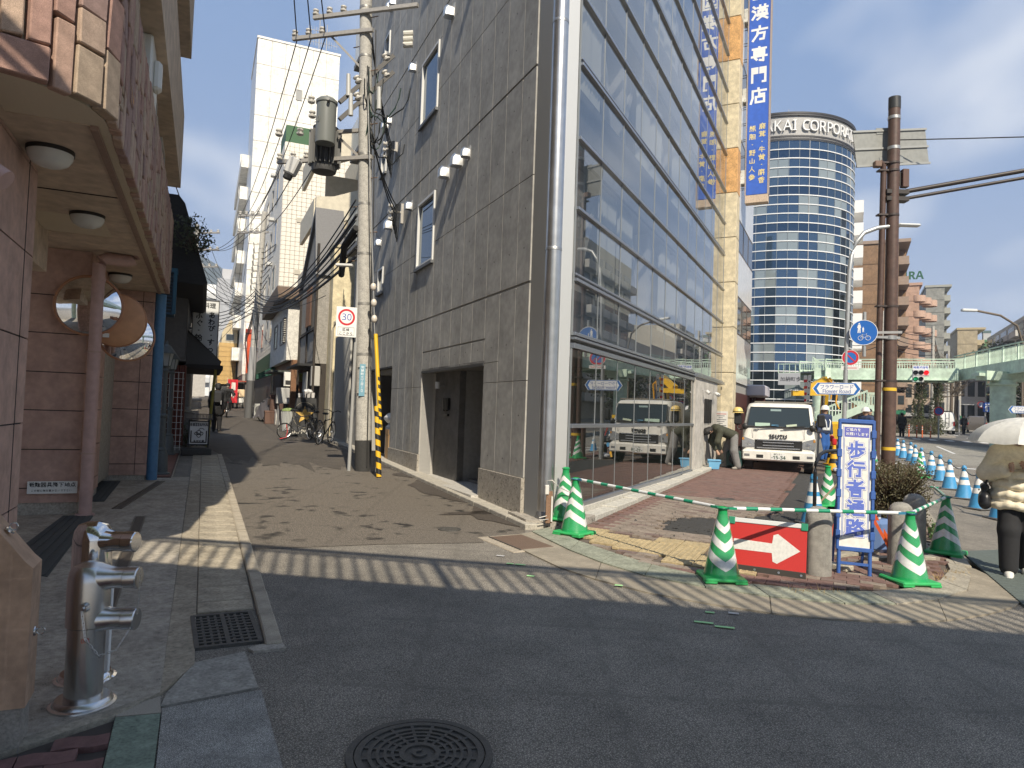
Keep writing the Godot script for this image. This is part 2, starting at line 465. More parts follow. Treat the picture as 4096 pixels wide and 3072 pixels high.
# ---------------------------------------------------------------- lettering: pen strokes on a 20 x 20 grid, y down
var GL := {}
func glyphs() -> void:
	var src := {
	"歩": "10,1-10,9 10,4-16,4 5,4-5,9 2,9-18,9 10,9-10,15 6,11-4,14 14,11-16,14 17,13-12,17-5,19",
	"行": "6,1-2,5 6,6-2,10 4,8-4,19 9,3-18,3 8,8-19,8 14,8-14,18-11,18",
	"者": "9,1-9,9 3,4-15,4 1,9-19,9 17,2-4,12 6,12-6,19 6,12-15,12 15,12-15,19 6,15-15,15 6,19-15,19",
	"通": "3,2-5,4 2,8-5,8-5,15 5,15-2,18 5,15-9,18-19,18 9,2-17,2-13,5 8,6-8,16 8,6-18,6-18,16 8,9-18,9 8,12-18,12 13,6-13,16",
	"路": "2,2-8,2-8,8-2,8-2,2 5,8-5,17 5,12-9,12 2,11-2,18 1,18-9,16 13,1-9,7 12,4-18,4-9,12 12,6-19,12 11,13-18,13-18,19-11,19-11,13",
	"国": "2,2-18,2-18,19-2,19-2,2 6,6-14,6 7,10-13,10 5,15-15,15 10,6-10,15 13,12-14,14",
	"漢": "2,2-4,4 1,7-4,9 1,18-5,12 7,4-19,4 10,1-10,6 16,1-16,6 8,8-18,8-18,12-8,12-8,8 13,6-13,16 7,14-19,14 13,15-7,19 13,15-19,19",
	"方": "10,1-10,5 1,5-19,5 8,5-7,12-2,19 8,10-16,10-15,18-11,18",
	"専": "10,1-10,11 2,3-18,3 4,5-16,5-16,11-4,11-4,5 4,8-16,8 1,13-19,13 15,12-15,19-11,18 5,15-7,17",
	"門": "2,1-2,19 2,1-8,1-8,7-2,7 2,4-8,4 12,1-18,1-18,19-15,19 12,1-12,7-18,7 12,4-18,4",
	"店": "10,0-10,3 3,3-19,3 3,3-3,12-1,19 11,5-11,11 11,8-17,8 7,11-17,11-17,18-7,18-7,11",
	"鹿": "10,0-10,3 3,3-19,3 3,3-3,12-1,19 7,5-7,11 14,5-14,11 5,7-18,7-18,11-5,11 6,13-6,19-9,17 6,15-10,14 13,13-13,18-18,18 13,15-18,14",
	"茸": "1,3-19,3 6,1-6,5 14,1-14,5 1,7-19,7 5,7-5,17 15,7-15,19 5,10-15,10 5,13-15,13 1,17-19,16",
	"牛": "5,3-3,9 4,6-17,6 1,12-19,12 10,1-10,19",
	"黄": "1,5-19,5 6,1-6,8 14,1-14,8 1,8-19,8 4,10-16,10-16,16-4,16-4,10 10,8-10,16 4,13-16,13 7,17-3,20 13,17-17,20",
	"麝": "10,0-10,2 3,2-19,2 3,2-1,19 6,4-17,4-17,7-6,7-6,4 6,10-6,19 6,10-10,10-10,19 6,13-10,13 5,16-11,15 12,12-19,12 17,9-17,19",
	"香": "15,1-5,3 1,5-19,5 10,2-10,10 10,5-2,10 10,5-18,10 5,11-15,11-15,19-5,19-5,11 5,15-15,15",
	"熊": "5,1-2,5-8,5 2,7-8,7-8,14 2,7-2,14 2,10-8,10 11,2-11,6-18,6 17,2-11,4 11,9-11,13-18,13 17,9-11,11 2,17-1,19 7,16-8,19 12,16-13,19 17,16-19,19",
	"胆": "2,2-2,14-1,19 2,2-7,2-7,19 2,7-7,7 2,12-7,12 10,4-18,4-18,14-10,14-10,4 10,9-18,9 8,18-19,18",
	"野": "2,2-9,2-9,9-2,9-2,2 2,5-9,5 5,2-5,17 2,13-9,13 1,18-10,16 12,2-18,2-14,6 11,8-19,8-17,11 15,6-15,19-12,18",
	"山": "10,2-10,17 3,8-3,17-17,17-17,8", "人": "10,2-9,10-2,19 9,8-18,19",
	"参": "9,1-4,5-15,5 13,2-16,6 1,8-19,8 9,6-2,13 11,8-18,13 12,10-6,13 13,13-6,16 15,15-4,19",
	"フ": "3,4-17,4-15,12-6,19", "ラ": "5,3-15,3 3,8-17,8-15,14-7,19", "ワ": "3,10-3,4-17,4-15,13-8,19", "ー": "2,10-18,10",
	"ロ": "4,4-16,4-16,17-4,17-4,4", "ド": "7,2-7,19 7,9-14,13 13,3-15,6 16,2-18,5", "・": "9,10-11,10",
	"区": "18,3-3,3-3,18-18,18 14,5-6,15 7,7-15,15",
	"域": "4,4-4,16 1,8-7,8 1,17-8,15 8,5-19,5 10,8-13,8-13,12-10,12-10,8 8,16-14,15 15,2-17,12-19,18 18,9-13,18",
	"こ": "5,4-15,4 4,11-4,15-8,17-16,17", "か": "3,7-13,7-12,15-9,18 8,3-6,12-3,18 15,5-18,11", "ら": "8,2-12,4 6,6-5,12-10,10-15,12-14,16-8,19",
	"ご": "5,5-14,5 4,11-4,15-8,17-16,17 16,2-17,4 18,1-19,3",
	"協": "4,2-4,18 1,8-7,8 13,1-12,6-9,9 9,4-17,4-16,9 9,11-8,18 7,13-12,13-11,18 15,11-14,18 14,13-19,13-18,18",
	"力": "3,7-17,7-16,17-12,17 9,2-8,9-3,18", "を": "4,5-15,5 9,2-5,11-10,9-11,15 17,9-8,14-8,18-15,18",
	"お": "2,6-12,6 6,2-6,17-2,14-9,10-15,11-15,16-11,18 14,3-18,7",
	"願": "1,2-10,2 2,2-2,12-1,19 4,6-9,6-9,11-4,11-4,6 6,11-6,18 12,2-19,2 13,4-18,4-18,14-13,14-13,4 13,8-18,8 13,11-18,11 14,15-12,19 17,15-19,19",
	"い": "4,4-4,13-7,17 15,5-17,12", "し": "6,2-6,14-10,18-16,14", "ま": "3,5-17,5 3,9-17,9 10,2-10,15-6,18-3,16-7,14-16,18",
	"す": "2,6-18,6 11,2-11,11-7,13-7,9-11,9-11,14-7,19",
	"避": "3,2-5,4 2,8-5,8-5,15-9,18-19,18 7,2-12,2-12,6-7,6 7,2-7,14 9,9-12,9-12,13-9,13-9,9 13,3-19,3 16,1-16,3 13,8-19,8 16,8-16,15 14,11-18,11",
	"難": "1,3-9,3 3,1-3,5 7,1-7,5 2,6-8,6-8,10-2,10-2,6 5,5-5,13 1,13-9,13 5,13-1,19 5,13-9,18 12,2-11,8 12,6-12,19 12,6-19,6 12,10-18,10 12,14-18,14 12,18-19,18 15,6-15,18",
	"器": "2,2-8,2-8,6-2,6-2,2 12,2-18,2-18,6-12,6-12,2 1,10-19,10 10,7-3,14 10,10-17,14 2,14-8,14-8,19-2,19-2,14 12,14-18,14-18,19-12,19-12,14",
	"具": "5,2-15,2-15,12-5,12-5,2 5,5-15,5 5,8-15,8 1,14-19,14 7,15-3,19 13,15-17,19",
	"降": "2,2-2,19 2,2-7,2-5,8-7,12 11,1-8,7 11,3-17,3-9,10 11,5-18,9 9,12-18,12 14,9-14,19 8,16-19,16 10,12-10,16",
	"下": "1,3-19,3 9,3-9,19 9,8-15,12", "地": "4,3-4,15 1,8-7,8 1,16-8,14 10,5-10,17-19,17-19,14 8,9-18,6-18,12 14,2-14,14",
	"点": "10,1-10,8 10,4-18,4 4,8-16,8-16,14-4,14-4,8 3,17-2,19 7,16-8,19 12,16-13,19 17,16-19,19",
	"の": "10,4-8,14-4,15-3,10-7,5-13,4-17,9-15,15-11,18", "に": "4,3-4,17 9,5-16,5 9,13-10,16-17,16",
	"前": "5,1-7,4 15,1-13,4 1,5-19,5 3,8-9,8-9,19-7,19 3,8-3,19 3,11-9,11 3,14-9,14 13,8-13,15 17,7-17,19-14,18",
	"物": "4,2-2,8 2,6-9,6 6,1-6,19 1,13-9,10 12,2-9,9 11,6-19,6-18,18-15,18 14,7-10,15 17,7-12,18",
	"置": "2,2-18,2-18,6-2,6-2,2 7,2-7,6 13,2-13,6 3,8-17,8 10,6-10,10 6,10-15,10-15,18-6,18-6,10 6,13-15,13 2,10-2,19-19,19",
	"な": "2,5-12,5 7,1-4,10 14,4-18,7 12,8-12,16-7,18-6,15-11,14-17,18", "で": "3,4-17,4-10,9-9,14-14,18 14,8-15,10 17,7-18,9", "さ": "3,6-17,6 8,2-13,11 5,12-6,16-14,18",
	"加": "1,6-9,6-8,17-6,17 5,2-4,10-1,18 12,5-18,5-18,17-12,17-12,5",
	"納": "5,1-2,6-6,6 7,5-2,11-8,11 5,11-5,19 2,14-1,17 8,13-9,16 10,5-10,19 10,5-18,5-18,19-16,19 14,1-14,8-11,14 14,8-17,13",
	"町": "1,4-9,4-9,15-1,15-1,4 5,4-5,15 1,9-9,9 11,5-19,5 15,5-15,18-12,17", "三": "3,4-17,4 4,10-16,10 1,17-19,17", "丁": "1,4-19,4 10,4-10,18-7,17",
	"目": "4,2-16,2-16,18-4,18-4,2 4,7-16,7 4,12-16,12", "1": "10,2-10,18", "0": "6,2-14,2-14,18-6,18-6,2", "3": "5,3-14,3-14,17-5,17 7,10-14,10", "4": "13,18-13,2-4,13-17,13", "5": "15,2-6,2-6,9-14,9-14,17-5,17", "-": "5,10-15,10",
	"鍋": "5,1-1,7 5,1-9,6 2,9-8,9 5,7-5,18 1,18-9,17 11,2-18,2-18,8-11,8-11,2 10,9-10,19 10,9-19,9-19,19 13,12-16,12-16,16-13,16-13,12",
	"料": "5,1-5,19 1,8-10,8 2,3-3,6 9,3-7,6 5,9-1,15 5,9-9,14 12,3-14,5 11,8-13,10 10,14-19,12 17,1-17,19",
	"理": "1,3-8,3 1,9-8,9 1,17-9,15 5,3-5,16 10,2-18,2-18,10-10,10-10,2 10,6-18,6 14,2-14,18 10,14-18,14 9,18-19,18",
	"あ": "4,5-15,4 9,2-8,12-10,17 13,7-8,16-4,16-4,12-10,9-16,11-15,16-12,18", "わ": "6,2-6,19 2,6-8,6-2,15 5,11-11,7-16,9-16,14-11,18",
	"び": "2,5-9,4-5,12-7,17-12,16-13,6-17,11 15,3-16,5 18,2-19,4", "っ": "4,11-13,9-16,13-14,17-8,19", "ぽ": "3,3-3,17 8,4-17,4 8,9-17,9 13,4-13,16-8,17-8,14-17,17",
	"ん": "10,2-3,18-8,11-11,12-12,17-17,13", "ふ": "9,2-12,5-9,9-11,14-8,18 4,11-3,16 14,10-17,15", "ぐ": "13,2-6,10-13,18 15,6-16,8 17,5-18,7", "や": "2,9-12,5-17,7-16,11-11,12 10,3-12,5 6,4-12,19",
	"蛤": "2,4-9,4-9,11-2,11-2,4 5,1-5,15 1,17-9,15 14,2-10,8 14,2-19,8 12,9-17,9 12,12-18,12-18,18-12,18-12,12",
	"鯉": "5,1-2,5 4,3-8,3-7,6 2,6-9,6-9,13-2,13-2,6 2,9-9,9 5,6-5,13 2,15-1,18 8,15-9,18 11,3-18,3-18,11-11,11-11,3 11,7-18,7 15,3-15,18 11,14-18,14 10,18-19,18",
	"道": "3,2-5,4 2,8-5,8-5,15-9,18-19,18 10,1-11,3 16,1-15,3 8,4-19,4 10,7-17,7-17,15-10,15-10,7 10,9-17,9 10,12-17,12",
	"橋": "5,1-5,19 1,6-9,6 5,7-1,14 5,8-8,12 17,1-11,3 10,5-19,5 14,3-10,9 14,5-18,9 12,8-17,8-17,11-12,11-12,8 10,13-10,19 10,13-19,13-19,19",
	"時": "2,3-8,3-8,16-2,16-2,3 2,9-8,9 11,4-18,4 14,1-14,8 10,8-19,8 10,12-19,12 16,10-16,19-13,18 11,14-13,16",
	"差": "6,1-8,3 14,1-12,3 2,4-18,4 4,7-16,7 1,10-19,10 10,4-10,10 8,10-2,18 7,13-17,13 12,13-12,18 5,18-19,18",
	"式": "1,5-19,5 3,10-11,10 7,10-7,16 2,17-11,15 13,1-15,12-19,18 16,1-18,3", "信": "6,1-2,9 4,7-4,19 12,1-13,3 8,5-19,5 9,8-18,8 9,11-18,11 9,14-17,14-17,19-9,19-9,14",
	"号": "5,2-15,2-15,7-5,7-5,2 1,10-19,10 7,10-6,14-16,14-15,19-11,19", "神": "5,1-5,4 1,5-8,5-2,13 5,9-5,19 6,9-8,12 11,4-19,4-19,14-11,14-11,4 11,9-19,9 15,1-15,19",
	"戸": "2,2-18,2 4,6-16,6-16,11-4,11-4,6 4,11-2,19", "ゑ": "5,3-14,3-6,9-13,8-15,12-9,13-4,17-9,14-12,18-17,15", "屋": "3,2-17,2-17,6-3,6 3,2-3,12-1,19 6,9-17,9 10,9-7,13-15,12 6,15-17,15 11,13-11,19 4,19-19,19",
	"株": "5,1-5,19 1,6-9,6 5,8-1,14 13,2-11,6 12,5-18,5 10,10-19,10 14,1-14,19 14,11-9,17 14,11-19,17", "会": "10,1-1,8 10,1-19,8 6,8-14,8 3,12-17,12 9,12-5,18-16,17", "社": "5,1-5,4 1,5-8,5-2,13 5,9-5,19 11,9-19,9 15,2-15,18 10,18-19,18",
	}
	for c: String in src:
		var ls := []
		for s: String in src[c].split(" "):
			var l := []
			for p: String in s.split("-"):
				var xy := p.split(",")
				if xy.size() == 2: l.append(U(float(xy[0]), float(xy[1])))
			ls.append(l)
		GL[c] = ls
	GL["-"] = [[U(5, 10), U(15, 10)]]

func jt(par: Node, s: String, h: float, tr: Transform3D, mt: Material, w := 2.0, down := false, pitch := 1.06, called := "lettering", lift := .0) -> MeshInstance3D:
	var b := N()
	var u := h / 20.0
	var n := 0
	for i in s.length():
		if not GL.has(s[i]): continue
		var o := U(0, -i * h * pitch) if down else U(i * h * pitch, 0)
		for l: Array in GL[s[i]]:
			for k in l.size() - 1:
				var p: Vector2 = l[k]; var q: Vector2 = l[k + 1]
				var d: Vector2 = (q - p).normalized() * w * .45
				if s[i] == "ー" and down:
					p = U(10, p.x); q = U(10, q.x); d = U(0, w * .45)
				p -= d; q += d
				var nn := U(-d.y, d.x).normalized() * w * .5
				var z := .001 + .00012 * (n % 9) + lift
				n += 1
				var a := []
				for e: Vector2 in [p + nn, q + nn, q - nn, p - nn]:
					a.append(V(o.x + e.x * u, o.y - e.y * u, z))
				b.qo(a[0], a[1], a[2], a[3], Vector3.BACK)
	return part(par, called, b, mt, tr, .0)
func lt(par: Node, s: String, h: float, tr: Transform3D, mt: Material, bold := true, depth := .004, called := "lettering") -> MeshInstance3D:
	var t := TextMesh.new()
	var f := SystemFont.new()
	f.font_names = PackedStringArray(["Droid Sans"])
	f.font_weight = 700 if bold else 400
	t.font = f
	t.text = s
	t.font_size = 32
	t.pixel_size = h / 23.0
	t.depth = depth
	t.curve_step = 2.0
	return part(par, called, t, mt, tr)

# ---------------------------------------------------------------- ground, road, pavements
func TA(r: float, s: float, up := .0) -> Transform3D:
	var o := al(r, s, up)
	return Transform3D(Basis(al(r + 1, s, up) - o, Vector3.UP, al(r, s - 1, up) - o), o)
func TF(r: float, s: float, up := .0) -> Transform3D:
	var o := fr(r, s, up)
	return Transform3D(Basis(fr(r + 1, s, up) - o, Vector3.UP, fr(r, s - 1, up) - o), o)
func flat(b: MB, pts: Array, up: float, thick := .0) -> MB:
	var pl := PackedVector2Array(pts)
	var ix := Geometry2D.triangulate_polygon(pl)
	for i in range(0, ix.size(), 3):
		var v := []
		for j in 3: v.append(P(pl[ix[i + j]].x, pl[ix[i + j]].y, up))
		b.to(v[0], v[1], v[2], Vector3.UP)
	if thick > .0:
		var m := Vector2()
		for p in pl: m += p / pl.size()
		for i in pl.size():
			var a := pl[i]; var c := pl[(i + 1) % pl.size()]
			var o := (a + c) * .5 - m
			b.qo(P(a.x, a.y, up), P(c.x, c.y, up), P(c.x, c.y, up - thick), P(a.x, a.y, up - thick), V(o.x, 0, o.y))
	return b
func alp(r: float, s: float) -> Vector2:
	var p := al(r, s)
	return U(p.x, p.z)
func frp(r: float, s: float) -> Vector2:
	var p := fr(r, s)
	return U(p.x, p.z)
func v2(a: Array) -> Array:
	var o := []
	for p: Array in a: o.append(U(p[0], p[1]))
	return o
const KIN := [[.5, -8.7], [.68, -8.3], [.82, -7.96], [1.15, -7.4], [1.44, -6.98], [1.79, -6.66], [2.23, -6.39], [2.78, -6.27], [3.26, -6.3], [3.72, -6.48], [4.21, -6.84], [4.62, -7.34], [4.9, -7.88]]
const KOUT := [[.3, -8.5], [.44, -8.14], [.68, -7.56], [.95, -7.06], [1.3, -6.6], [1.78, -6.28], [2.27, -6.06], [2.86, -5.95], [3.32, -6.00], [3.8, -6.2], [4.3, -6.58], [4.72, -7.16], [5.05, -7.84]]
const APR := [[-.02, -8.2], [.16, -7.53], [.51, -6.83], [.82, -6.43], [1.22, -6.06], [1.68, -5.8], [2.12, -5.62], [2.54, -5.53], [2.99, -5.52], [3.52, -5.63], [3.98, -5.84], [4.42, -6.12], [4.85, -6.55]]

func build_ground() -> void:
	var asph := mk(K(.2, .18, .15), .85, "asph", 1.15, .35, .0, CL, 5.5, true)
	var b := N()
	var xs := [-900, -400, -200, -100, -40, 0, 40, 100, 200, 400, 900]
	for i in 10:
		for j in 10:
			b.qo(P(xs[i], xs[j], -.5), P(xs[i + 1], xs[j], -.5), P(xs[i + 1], xs[j + 1], -.5), P(xs[i], xs[j + 1], -.5), Vector3.UP)
	setting("ground", b, mk(K(.13, .125, .115), .9, CO, 3.0, .0, .0, CL, 20.0, true))
	b = N()
	var rr := [-70, -30, -10, -5, -2, 0, .8, 1.05, 1.09, 1.13, 1.17, 1.21, 1.25, 2, 4, 10, 20, 50]
	var ss := [-40, -15, 0, 3, 6, 7.5, 8, 8.5, 9, 9.5, 10, 10.5, 11, 14, 20, 40, 80, 160, 320]
	for i in rr.size() - 1:
		for j in ss.size() - 1:
			b.qo(rd(rr[i], ss[j]), rd(rr[i + 1], ss[j]), rd(rr[i + 1], ss[j + 1]), rd(rr[i], ss[j + 1]), Vector3.UP)
	setting("road", b, asph)
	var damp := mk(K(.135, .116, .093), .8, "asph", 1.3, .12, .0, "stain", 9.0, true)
	b = N()
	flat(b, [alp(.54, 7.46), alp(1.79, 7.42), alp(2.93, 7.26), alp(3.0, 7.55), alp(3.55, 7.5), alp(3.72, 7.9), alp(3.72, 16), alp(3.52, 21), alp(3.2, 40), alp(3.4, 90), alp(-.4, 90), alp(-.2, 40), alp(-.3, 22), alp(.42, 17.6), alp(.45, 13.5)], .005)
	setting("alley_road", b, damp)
	b = N()
	var seam := []
	for k in 25: seam.append(alp(.4 + 3.3 * k / 24.0, 14.6 + 1.1 * sin(k * .9) * sin(k * 2.3) + (2.2 - .16 * k if k < 14 else .0) + RR(-.5, .5)))
	seam.append_array([alp(3.5, 21), alp(3.2, 40), alp(3.4, 90), alp(-.4, 90), alp(-.2, 40), alp(-.3, 22), alp(.4, 17.7)])
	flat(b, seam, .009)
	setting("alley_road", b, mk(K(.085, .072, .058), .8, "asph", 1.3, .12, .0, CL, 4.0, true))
	for q: Array in [[8.0, 9.6, .35], [9.9, 12.6, .5], [12.9, 13.8, .3], [8.9, 9.2, .9], [14.6, 15.4, .6]]:
		b = N()
		var ed := []
		for k in 9: ed.append(alp(3.7 - q[2] * sin(PI * k / 8.0) * RR(.55, 1.1), lerpf(q[0], q[1], k / 8.0)))
		for k in 9: ed.append(alp(3.71, lerpf(q[1], q[0], k / 8.0)))
		if Geometry2D.triangulate_polygon(PackedVector2Array(ed)).is_empty(): continue
		flat(b, ed, .0125)
		setting("damp_patch", b, mk(K(.075, .062, .05), .6, "asph", 1.3, .1, 0, "", 1, true))
	var apr := mk(K(.27, .235, .18), .85, "gran", .55, .12, .0, CL, 2.2, true)
	var pav := setting("gutter_apron", N(), apr)
	for i in range(0, 12, 3):
		b = N()
		var pl := []
		for k in range(i, i + 4): pl.append(U(APR[k][0], APR[k][1]))
		for k in range(i + 3, i - 1, -1): pl.append(U(KOUT[k][0], KOUT[k][1]))
		var m := Vector2()
		for p: Vector2 in pl: m += p / pl.size()
		for k in pl.size(): pl[k] = pl[k] + (m - pl[k]).normalized() * .004
		flat(b, pl, .014, .03)
		part(pav, "slab", b, apr, Transform3D(), .0)
	var kb := mk(K(.245, .255, .195), .85, CO, .8, .1, .0, CL, 1.7, true)
	var kb2 := mk(K(.3, .27, .215), .85, CO, .8, .1, .0, CL, 1.7, true)
	var kerb := setting("kerb", N(), kb)
	for i in 12:
		b = N()
		var a := U(KIN[i][0], KIN[i][1]); var c := U(KIN[i + 1][0], KIN[i + 1][1])
		var d := U(KOUT[i][0], KOUT[i][1]); var e := U(KOUT[i + 1][0], KOUT[i + 1][1])
		var g1 := (c - a).normalized() * .005; var g2 := (e - d).normalized() * .005
		a += g1; c -= g1; d += g2; e -= g2
		var t := [P(a.x, a.y, .042), P(c.x, c.y, .042), P(e.x, e.y, .026), P(d.x, d.y, .026)]
		b.qo(t[0], t[1], t[2], t[3], Vector3.UP)
		for k in 4:
			var p: Vector3 = t[k]; var w: Vector3 = t[(k + 1) % 4]
			b.qo(p, w, w + Vector3.DOWN * .1, p + Vector3.DOWN * .1, (p + w) * .5 - (t[0] + t[1] + t[2] + t[3]) * .25)
		part(kerb, "kerb_stone", b, kb if i < 8 else kb2, Transform3D(), .0)
	var ks := N().box(V(0, -.06, 0), V(.15, .2, .592), .008).mesh(0)
	for k in 60:
		part(kerb, "kerb_stone", ks, kb2, TF(1.12, 9.25 + k * .6))
	var ka := N().box(V(0, .0, 0), V(.3, .14, .592), .01).mesh(0)
	for k in 22:
		part(kerb, "kerb_stone", ka, mk(K(.4, .37, .31), .85, CO, .7, .1), TA(3.86 + (.0 if k < 12 else -.012 * (k - 12)), 8.15 + k * .6))
	var bed := N()
	var pl := []
	for p: Array in KIN: pl.append(U(p[0], p[1]))
	pl.append_array([frp(1.05, 9.4), frp(1.05, 60), frp(-3.05, 60), frp(-3.05, 8.6)])
	flat(bed, pl, .012)
	var pave := setting("pavement", bed, mk(K(.12, .095, .075), .95, CO, .5, 0, 0, "", 1, true))
	var poly := PackedVector2Array(pl)
	var dug := PA([frp(-2.12, 8.85), frp(-2.25, 9.4), frp(-2.2, 9.85), frp(-2.0, 10.2), frp(-1.6, 10.3), frp(-1.05, 11.2), frp(-.98, 11.5), frp(-1.1, 12.5), frp(-1.02, 13.4), frp(-1.14, 14.5), frp(-1.05, 15.4), frp(-1.15, 16.3), frp(-1.1, 40), frp(.35, 40), frp(.35, 9.9), frp(-.4, 9.4), frp(-.9, 9.0), frp(-1.4, 8.85)])
	var tiles := []
	for c: Array in [[-2.95, 8.08, 0], [-2.95, 7.78, 0], [-2.64, 7.88, 0], [-2.64, 7.58, 0], [-2.33, 7.45, 0], [-2.33, 7.75, 0], [-2.02, 8.0, 1], [-2.02, 7.7, 0], [-2.02, 7.4, 0], [-1.71, 8.0, 1], [-1.71, 7.7, 0], [-1.71, 7.12, 0], [-1.71, 7.4, 0], [-1.4, 7.4, 0], [-1.4, 7.1, 0], [-1.09, 7.1, 0]]:
		tiles.append(c)
	var yel := mk(K(.38, .3, .17), .8, CO, .5, .1, 0, CL, 1.3, true)
	var td := N().bx(-.149, 0, -.149, .149, .03, .149, .004)
	var tb := N().bx(-.149, 0, -.149, .149, .03, .149, .004)
	for i in 5:
		for j in 5:
			td.lathe([U(.014, .03), U(.011, .035), U(.0, .0355)], 6, V(-.116 + .058 * i, 0, -.116 + .058 * j))
	for i in 4:
		tb.bx(-.12 + i * .075 - .012, .03, -.135, -.12 + i * .075 + .024, .035, .135)
	var tdm := td.mesh(0); var tbm := tb.mesh(0)
	for c: Array in tiles:
		part(pave, "guide_tile", tbm if c[2] else tdm, yel, TF(c[0] + .155, c[1] + .155, .014))
	var zz := PackedVector2Array()
	var L := .222
	var Wd := .112
	var zig := [.0, .011, .0, -.011, .0]
	for k in 5: zz.append(U(-L / 2 + .003 + (L - .006) * k / 4.0, -Wd / 2 + .003 + zig[k]))
	for k in range(4, -1, -1): zz.append(U(-L / 2 + .003 + (L - .006) * k / 4.0, Wd / 2 - .003 + zig[k]))
	var blk := N()
	blk.x = Transform3D(Basis(Vector3.RIGHT, -PI / 2), Vector3.ZERO)
	blk.ext(zz, .0, .028, false)
	var bm := blk.mesh(0)
	var tone := [K(.185, .112, .092), K(.165, .1, .084), K(.235, .19, .152), K(.215, .172, .138), K(.25, .205, .165), K(.165, .118, .1)]
	var pm := []
	for c: Color in tone: pm.append(mk(c, .9, "gran", .35, .12, 0, CL, 1.4, true))
	var spots := []
	for j in 150:
		for i in 20:
			var s := 6.2 + j * Wd
			var r := -3.0 + i * L + (L / 2 if j % 2 else .0)
			var c := frp(r, s)
			if not Geometry2D.is_point_in_polygon(c, poly) or Geometry2D.is_point_in_polygon(c, dug): continue
			var ok := true
			for e: Vector2 in [frp(r - .09, s), frp(r + .09, s)]:
				if not Geometry2D.is_point_in_polygon(e, poly): ok = false
			for q: Array in tiles:
				if absf(r - q[0] - .155) < .155 + L * .38 and absf(s - q[1] - .155) < .155 + Wd * .42: ok = false
			if ok: spots.append([c.length(), r, s])
	spots.sort_custom(func(a, c): return a[0] < c[0])
	var rest := [N(), N(), N(), N(), N(), N()]
	for k in spots.size():
		var r: float = spots[k][1]; var s: float = spots[k][2]
		var red := s > 12.35 or r < -2.72 or (r > -1.2 and s < 9.6) or s < 6.9
		if red and s > 6.9 and s < 12 and r > -2.7 and rng.randf() < .2: red = false
		var m: int = rng.randi_range(0, 1) if red else rng.randi_range(2, 4)
		if rng.randf() < .08: m = 5
		var tr := TF(r, s, .012 + rng.randf() * .004)
		tr.basis = tr.basis.rotated(V(1, 0, 0), RR(-.012, .012))
		if k < 300:
			part(pave, "paving_block", bm, pm[m], tr)
		else:
			rest[m].x = tr
			rest[m].t.append_array(tr * blk.t)
	for m in 6:
		part(pave, "block_paving", rest[m], pm[m], Transform3D(), .0).set_meta("kind", "stuff")
	var f := FastNoiseLite.new()
	f.frequency = 1.7
	f.fractal_octaves = 4
	b = N()
	var hgt := func(r: float, s: float) -> float:
		var p := frp(r, s)
		var pileup := exp(-pow((r + 1.75) / .35, 2) - pow((s - 9.5) / .6, 2)) * .035
		var e := .024 + pileup + .03 * f.get_noise_2d(p.x * 3.0, p.y * 3.0) * (1.0 if s < 13 else .5)
		return maxf(e, .016) if Geometry2D.is_point_in_polygon(p, dug) else -.05
	var st := .07
	for i in 40:
		for j in 150:
			var r := -2.35 + i * st; var s := 8.75 + j * st
			var hh := [hgt.call(r, s), hgt.call(r + st, s), hgt.call(r + st, s + st), hgt.call(r, s + st)]
			if maxf(maxf(hh[0], hh[1]), maxf(hh[2], hh[3])) < .0: continue
			b.qo(fr(r, s, hh[0]), fr(r + st, s, hh[1]), fr(r + st, s + st, hh[2]), fr(r, s + st, hh[3]), Vector3.UP)
	var tar := mk(K(.055, .053, .05), .95, "asph", .5, .6, 0, "", 1, true)
	setting("asphalt_patch", b, tar, Transform3D(), 50.0)
	b = N()
	for k in 420:
		var r := RR(-2.6, -.6); var s := RR(8.0, 11.5)
		if k < 220:
			r = -1.9 + rng.randfn(0, .4); s = 9.3 + rng.randfn(0, .7)
		var c := fr(r, s, .045 if Geometry2D.is_point_in_polygon(frp(r, s), dug) else .038)
		var z := RR(.004, .013) * (2.0 if rng.randf() < .08 else 1.0)
		var o := PackedVector3Array()
		for e: Vector3 in [Vector3.RIGHT, Vector3.BACK, Vector3.LEFT, Vector3.FORWARD]: o.append(c + e.rotated(Vector3.UP, rng.randf() * .6) * z * RR(.7, 1.3))
		for q in 4:
			b.to(o[q], o[(q + 1) % 4], c + Vector3.UP * z, Vector3.UP + (o[q] - c))
			b.to(o[q], o[(q + 1) % 4], c - Vector3.UP * z, Vector3.DOWN)
	var cl := one("asphalt_crumbs", "loose black asphalt crumbs scattered over the corner paving", "debris", b, tar, Vector3.ZERO, 0, "", 0)
	cl.set_meta("kind", "stuff")
	var lc := mk(K(.33, .285, .215), .85, CO, 1.1, .1, .0, CL, 2.6, true)
	b = N()
	flat(b, [alp(-9, 3.9), alp(-.62, 3.8), alp(-.13, 4.11), alp(-.14, 13.2), alp(-.4, 13.2), alp(-.4, 22), alp(-9, 22)], .02, .06)
	var lp := setting("forecourt", b, mk(K(.34, .305, .25), .8, CO, 1.6, .08, .0, CL, 3.1, true))
	b = N()
	flat(b, [alp(-.13, 4.11), alp(.03, 4.5), alp(.03, 17.2), alp(-.13, 17.2)], .016, .06)
	var lw := setting("pavement", b, lc)
	var js := [5.47, 5.72, 6.12, 6.67, 7.1, 7.62, 8.02, 8.32, 8.75, 9.12, 9.62, 10.1, 10.58, 11.1, 11.6, 12.1, 12.7, 13.2, 13.8, 14.4, 15.0, 15.6, 16.2, 17.2]
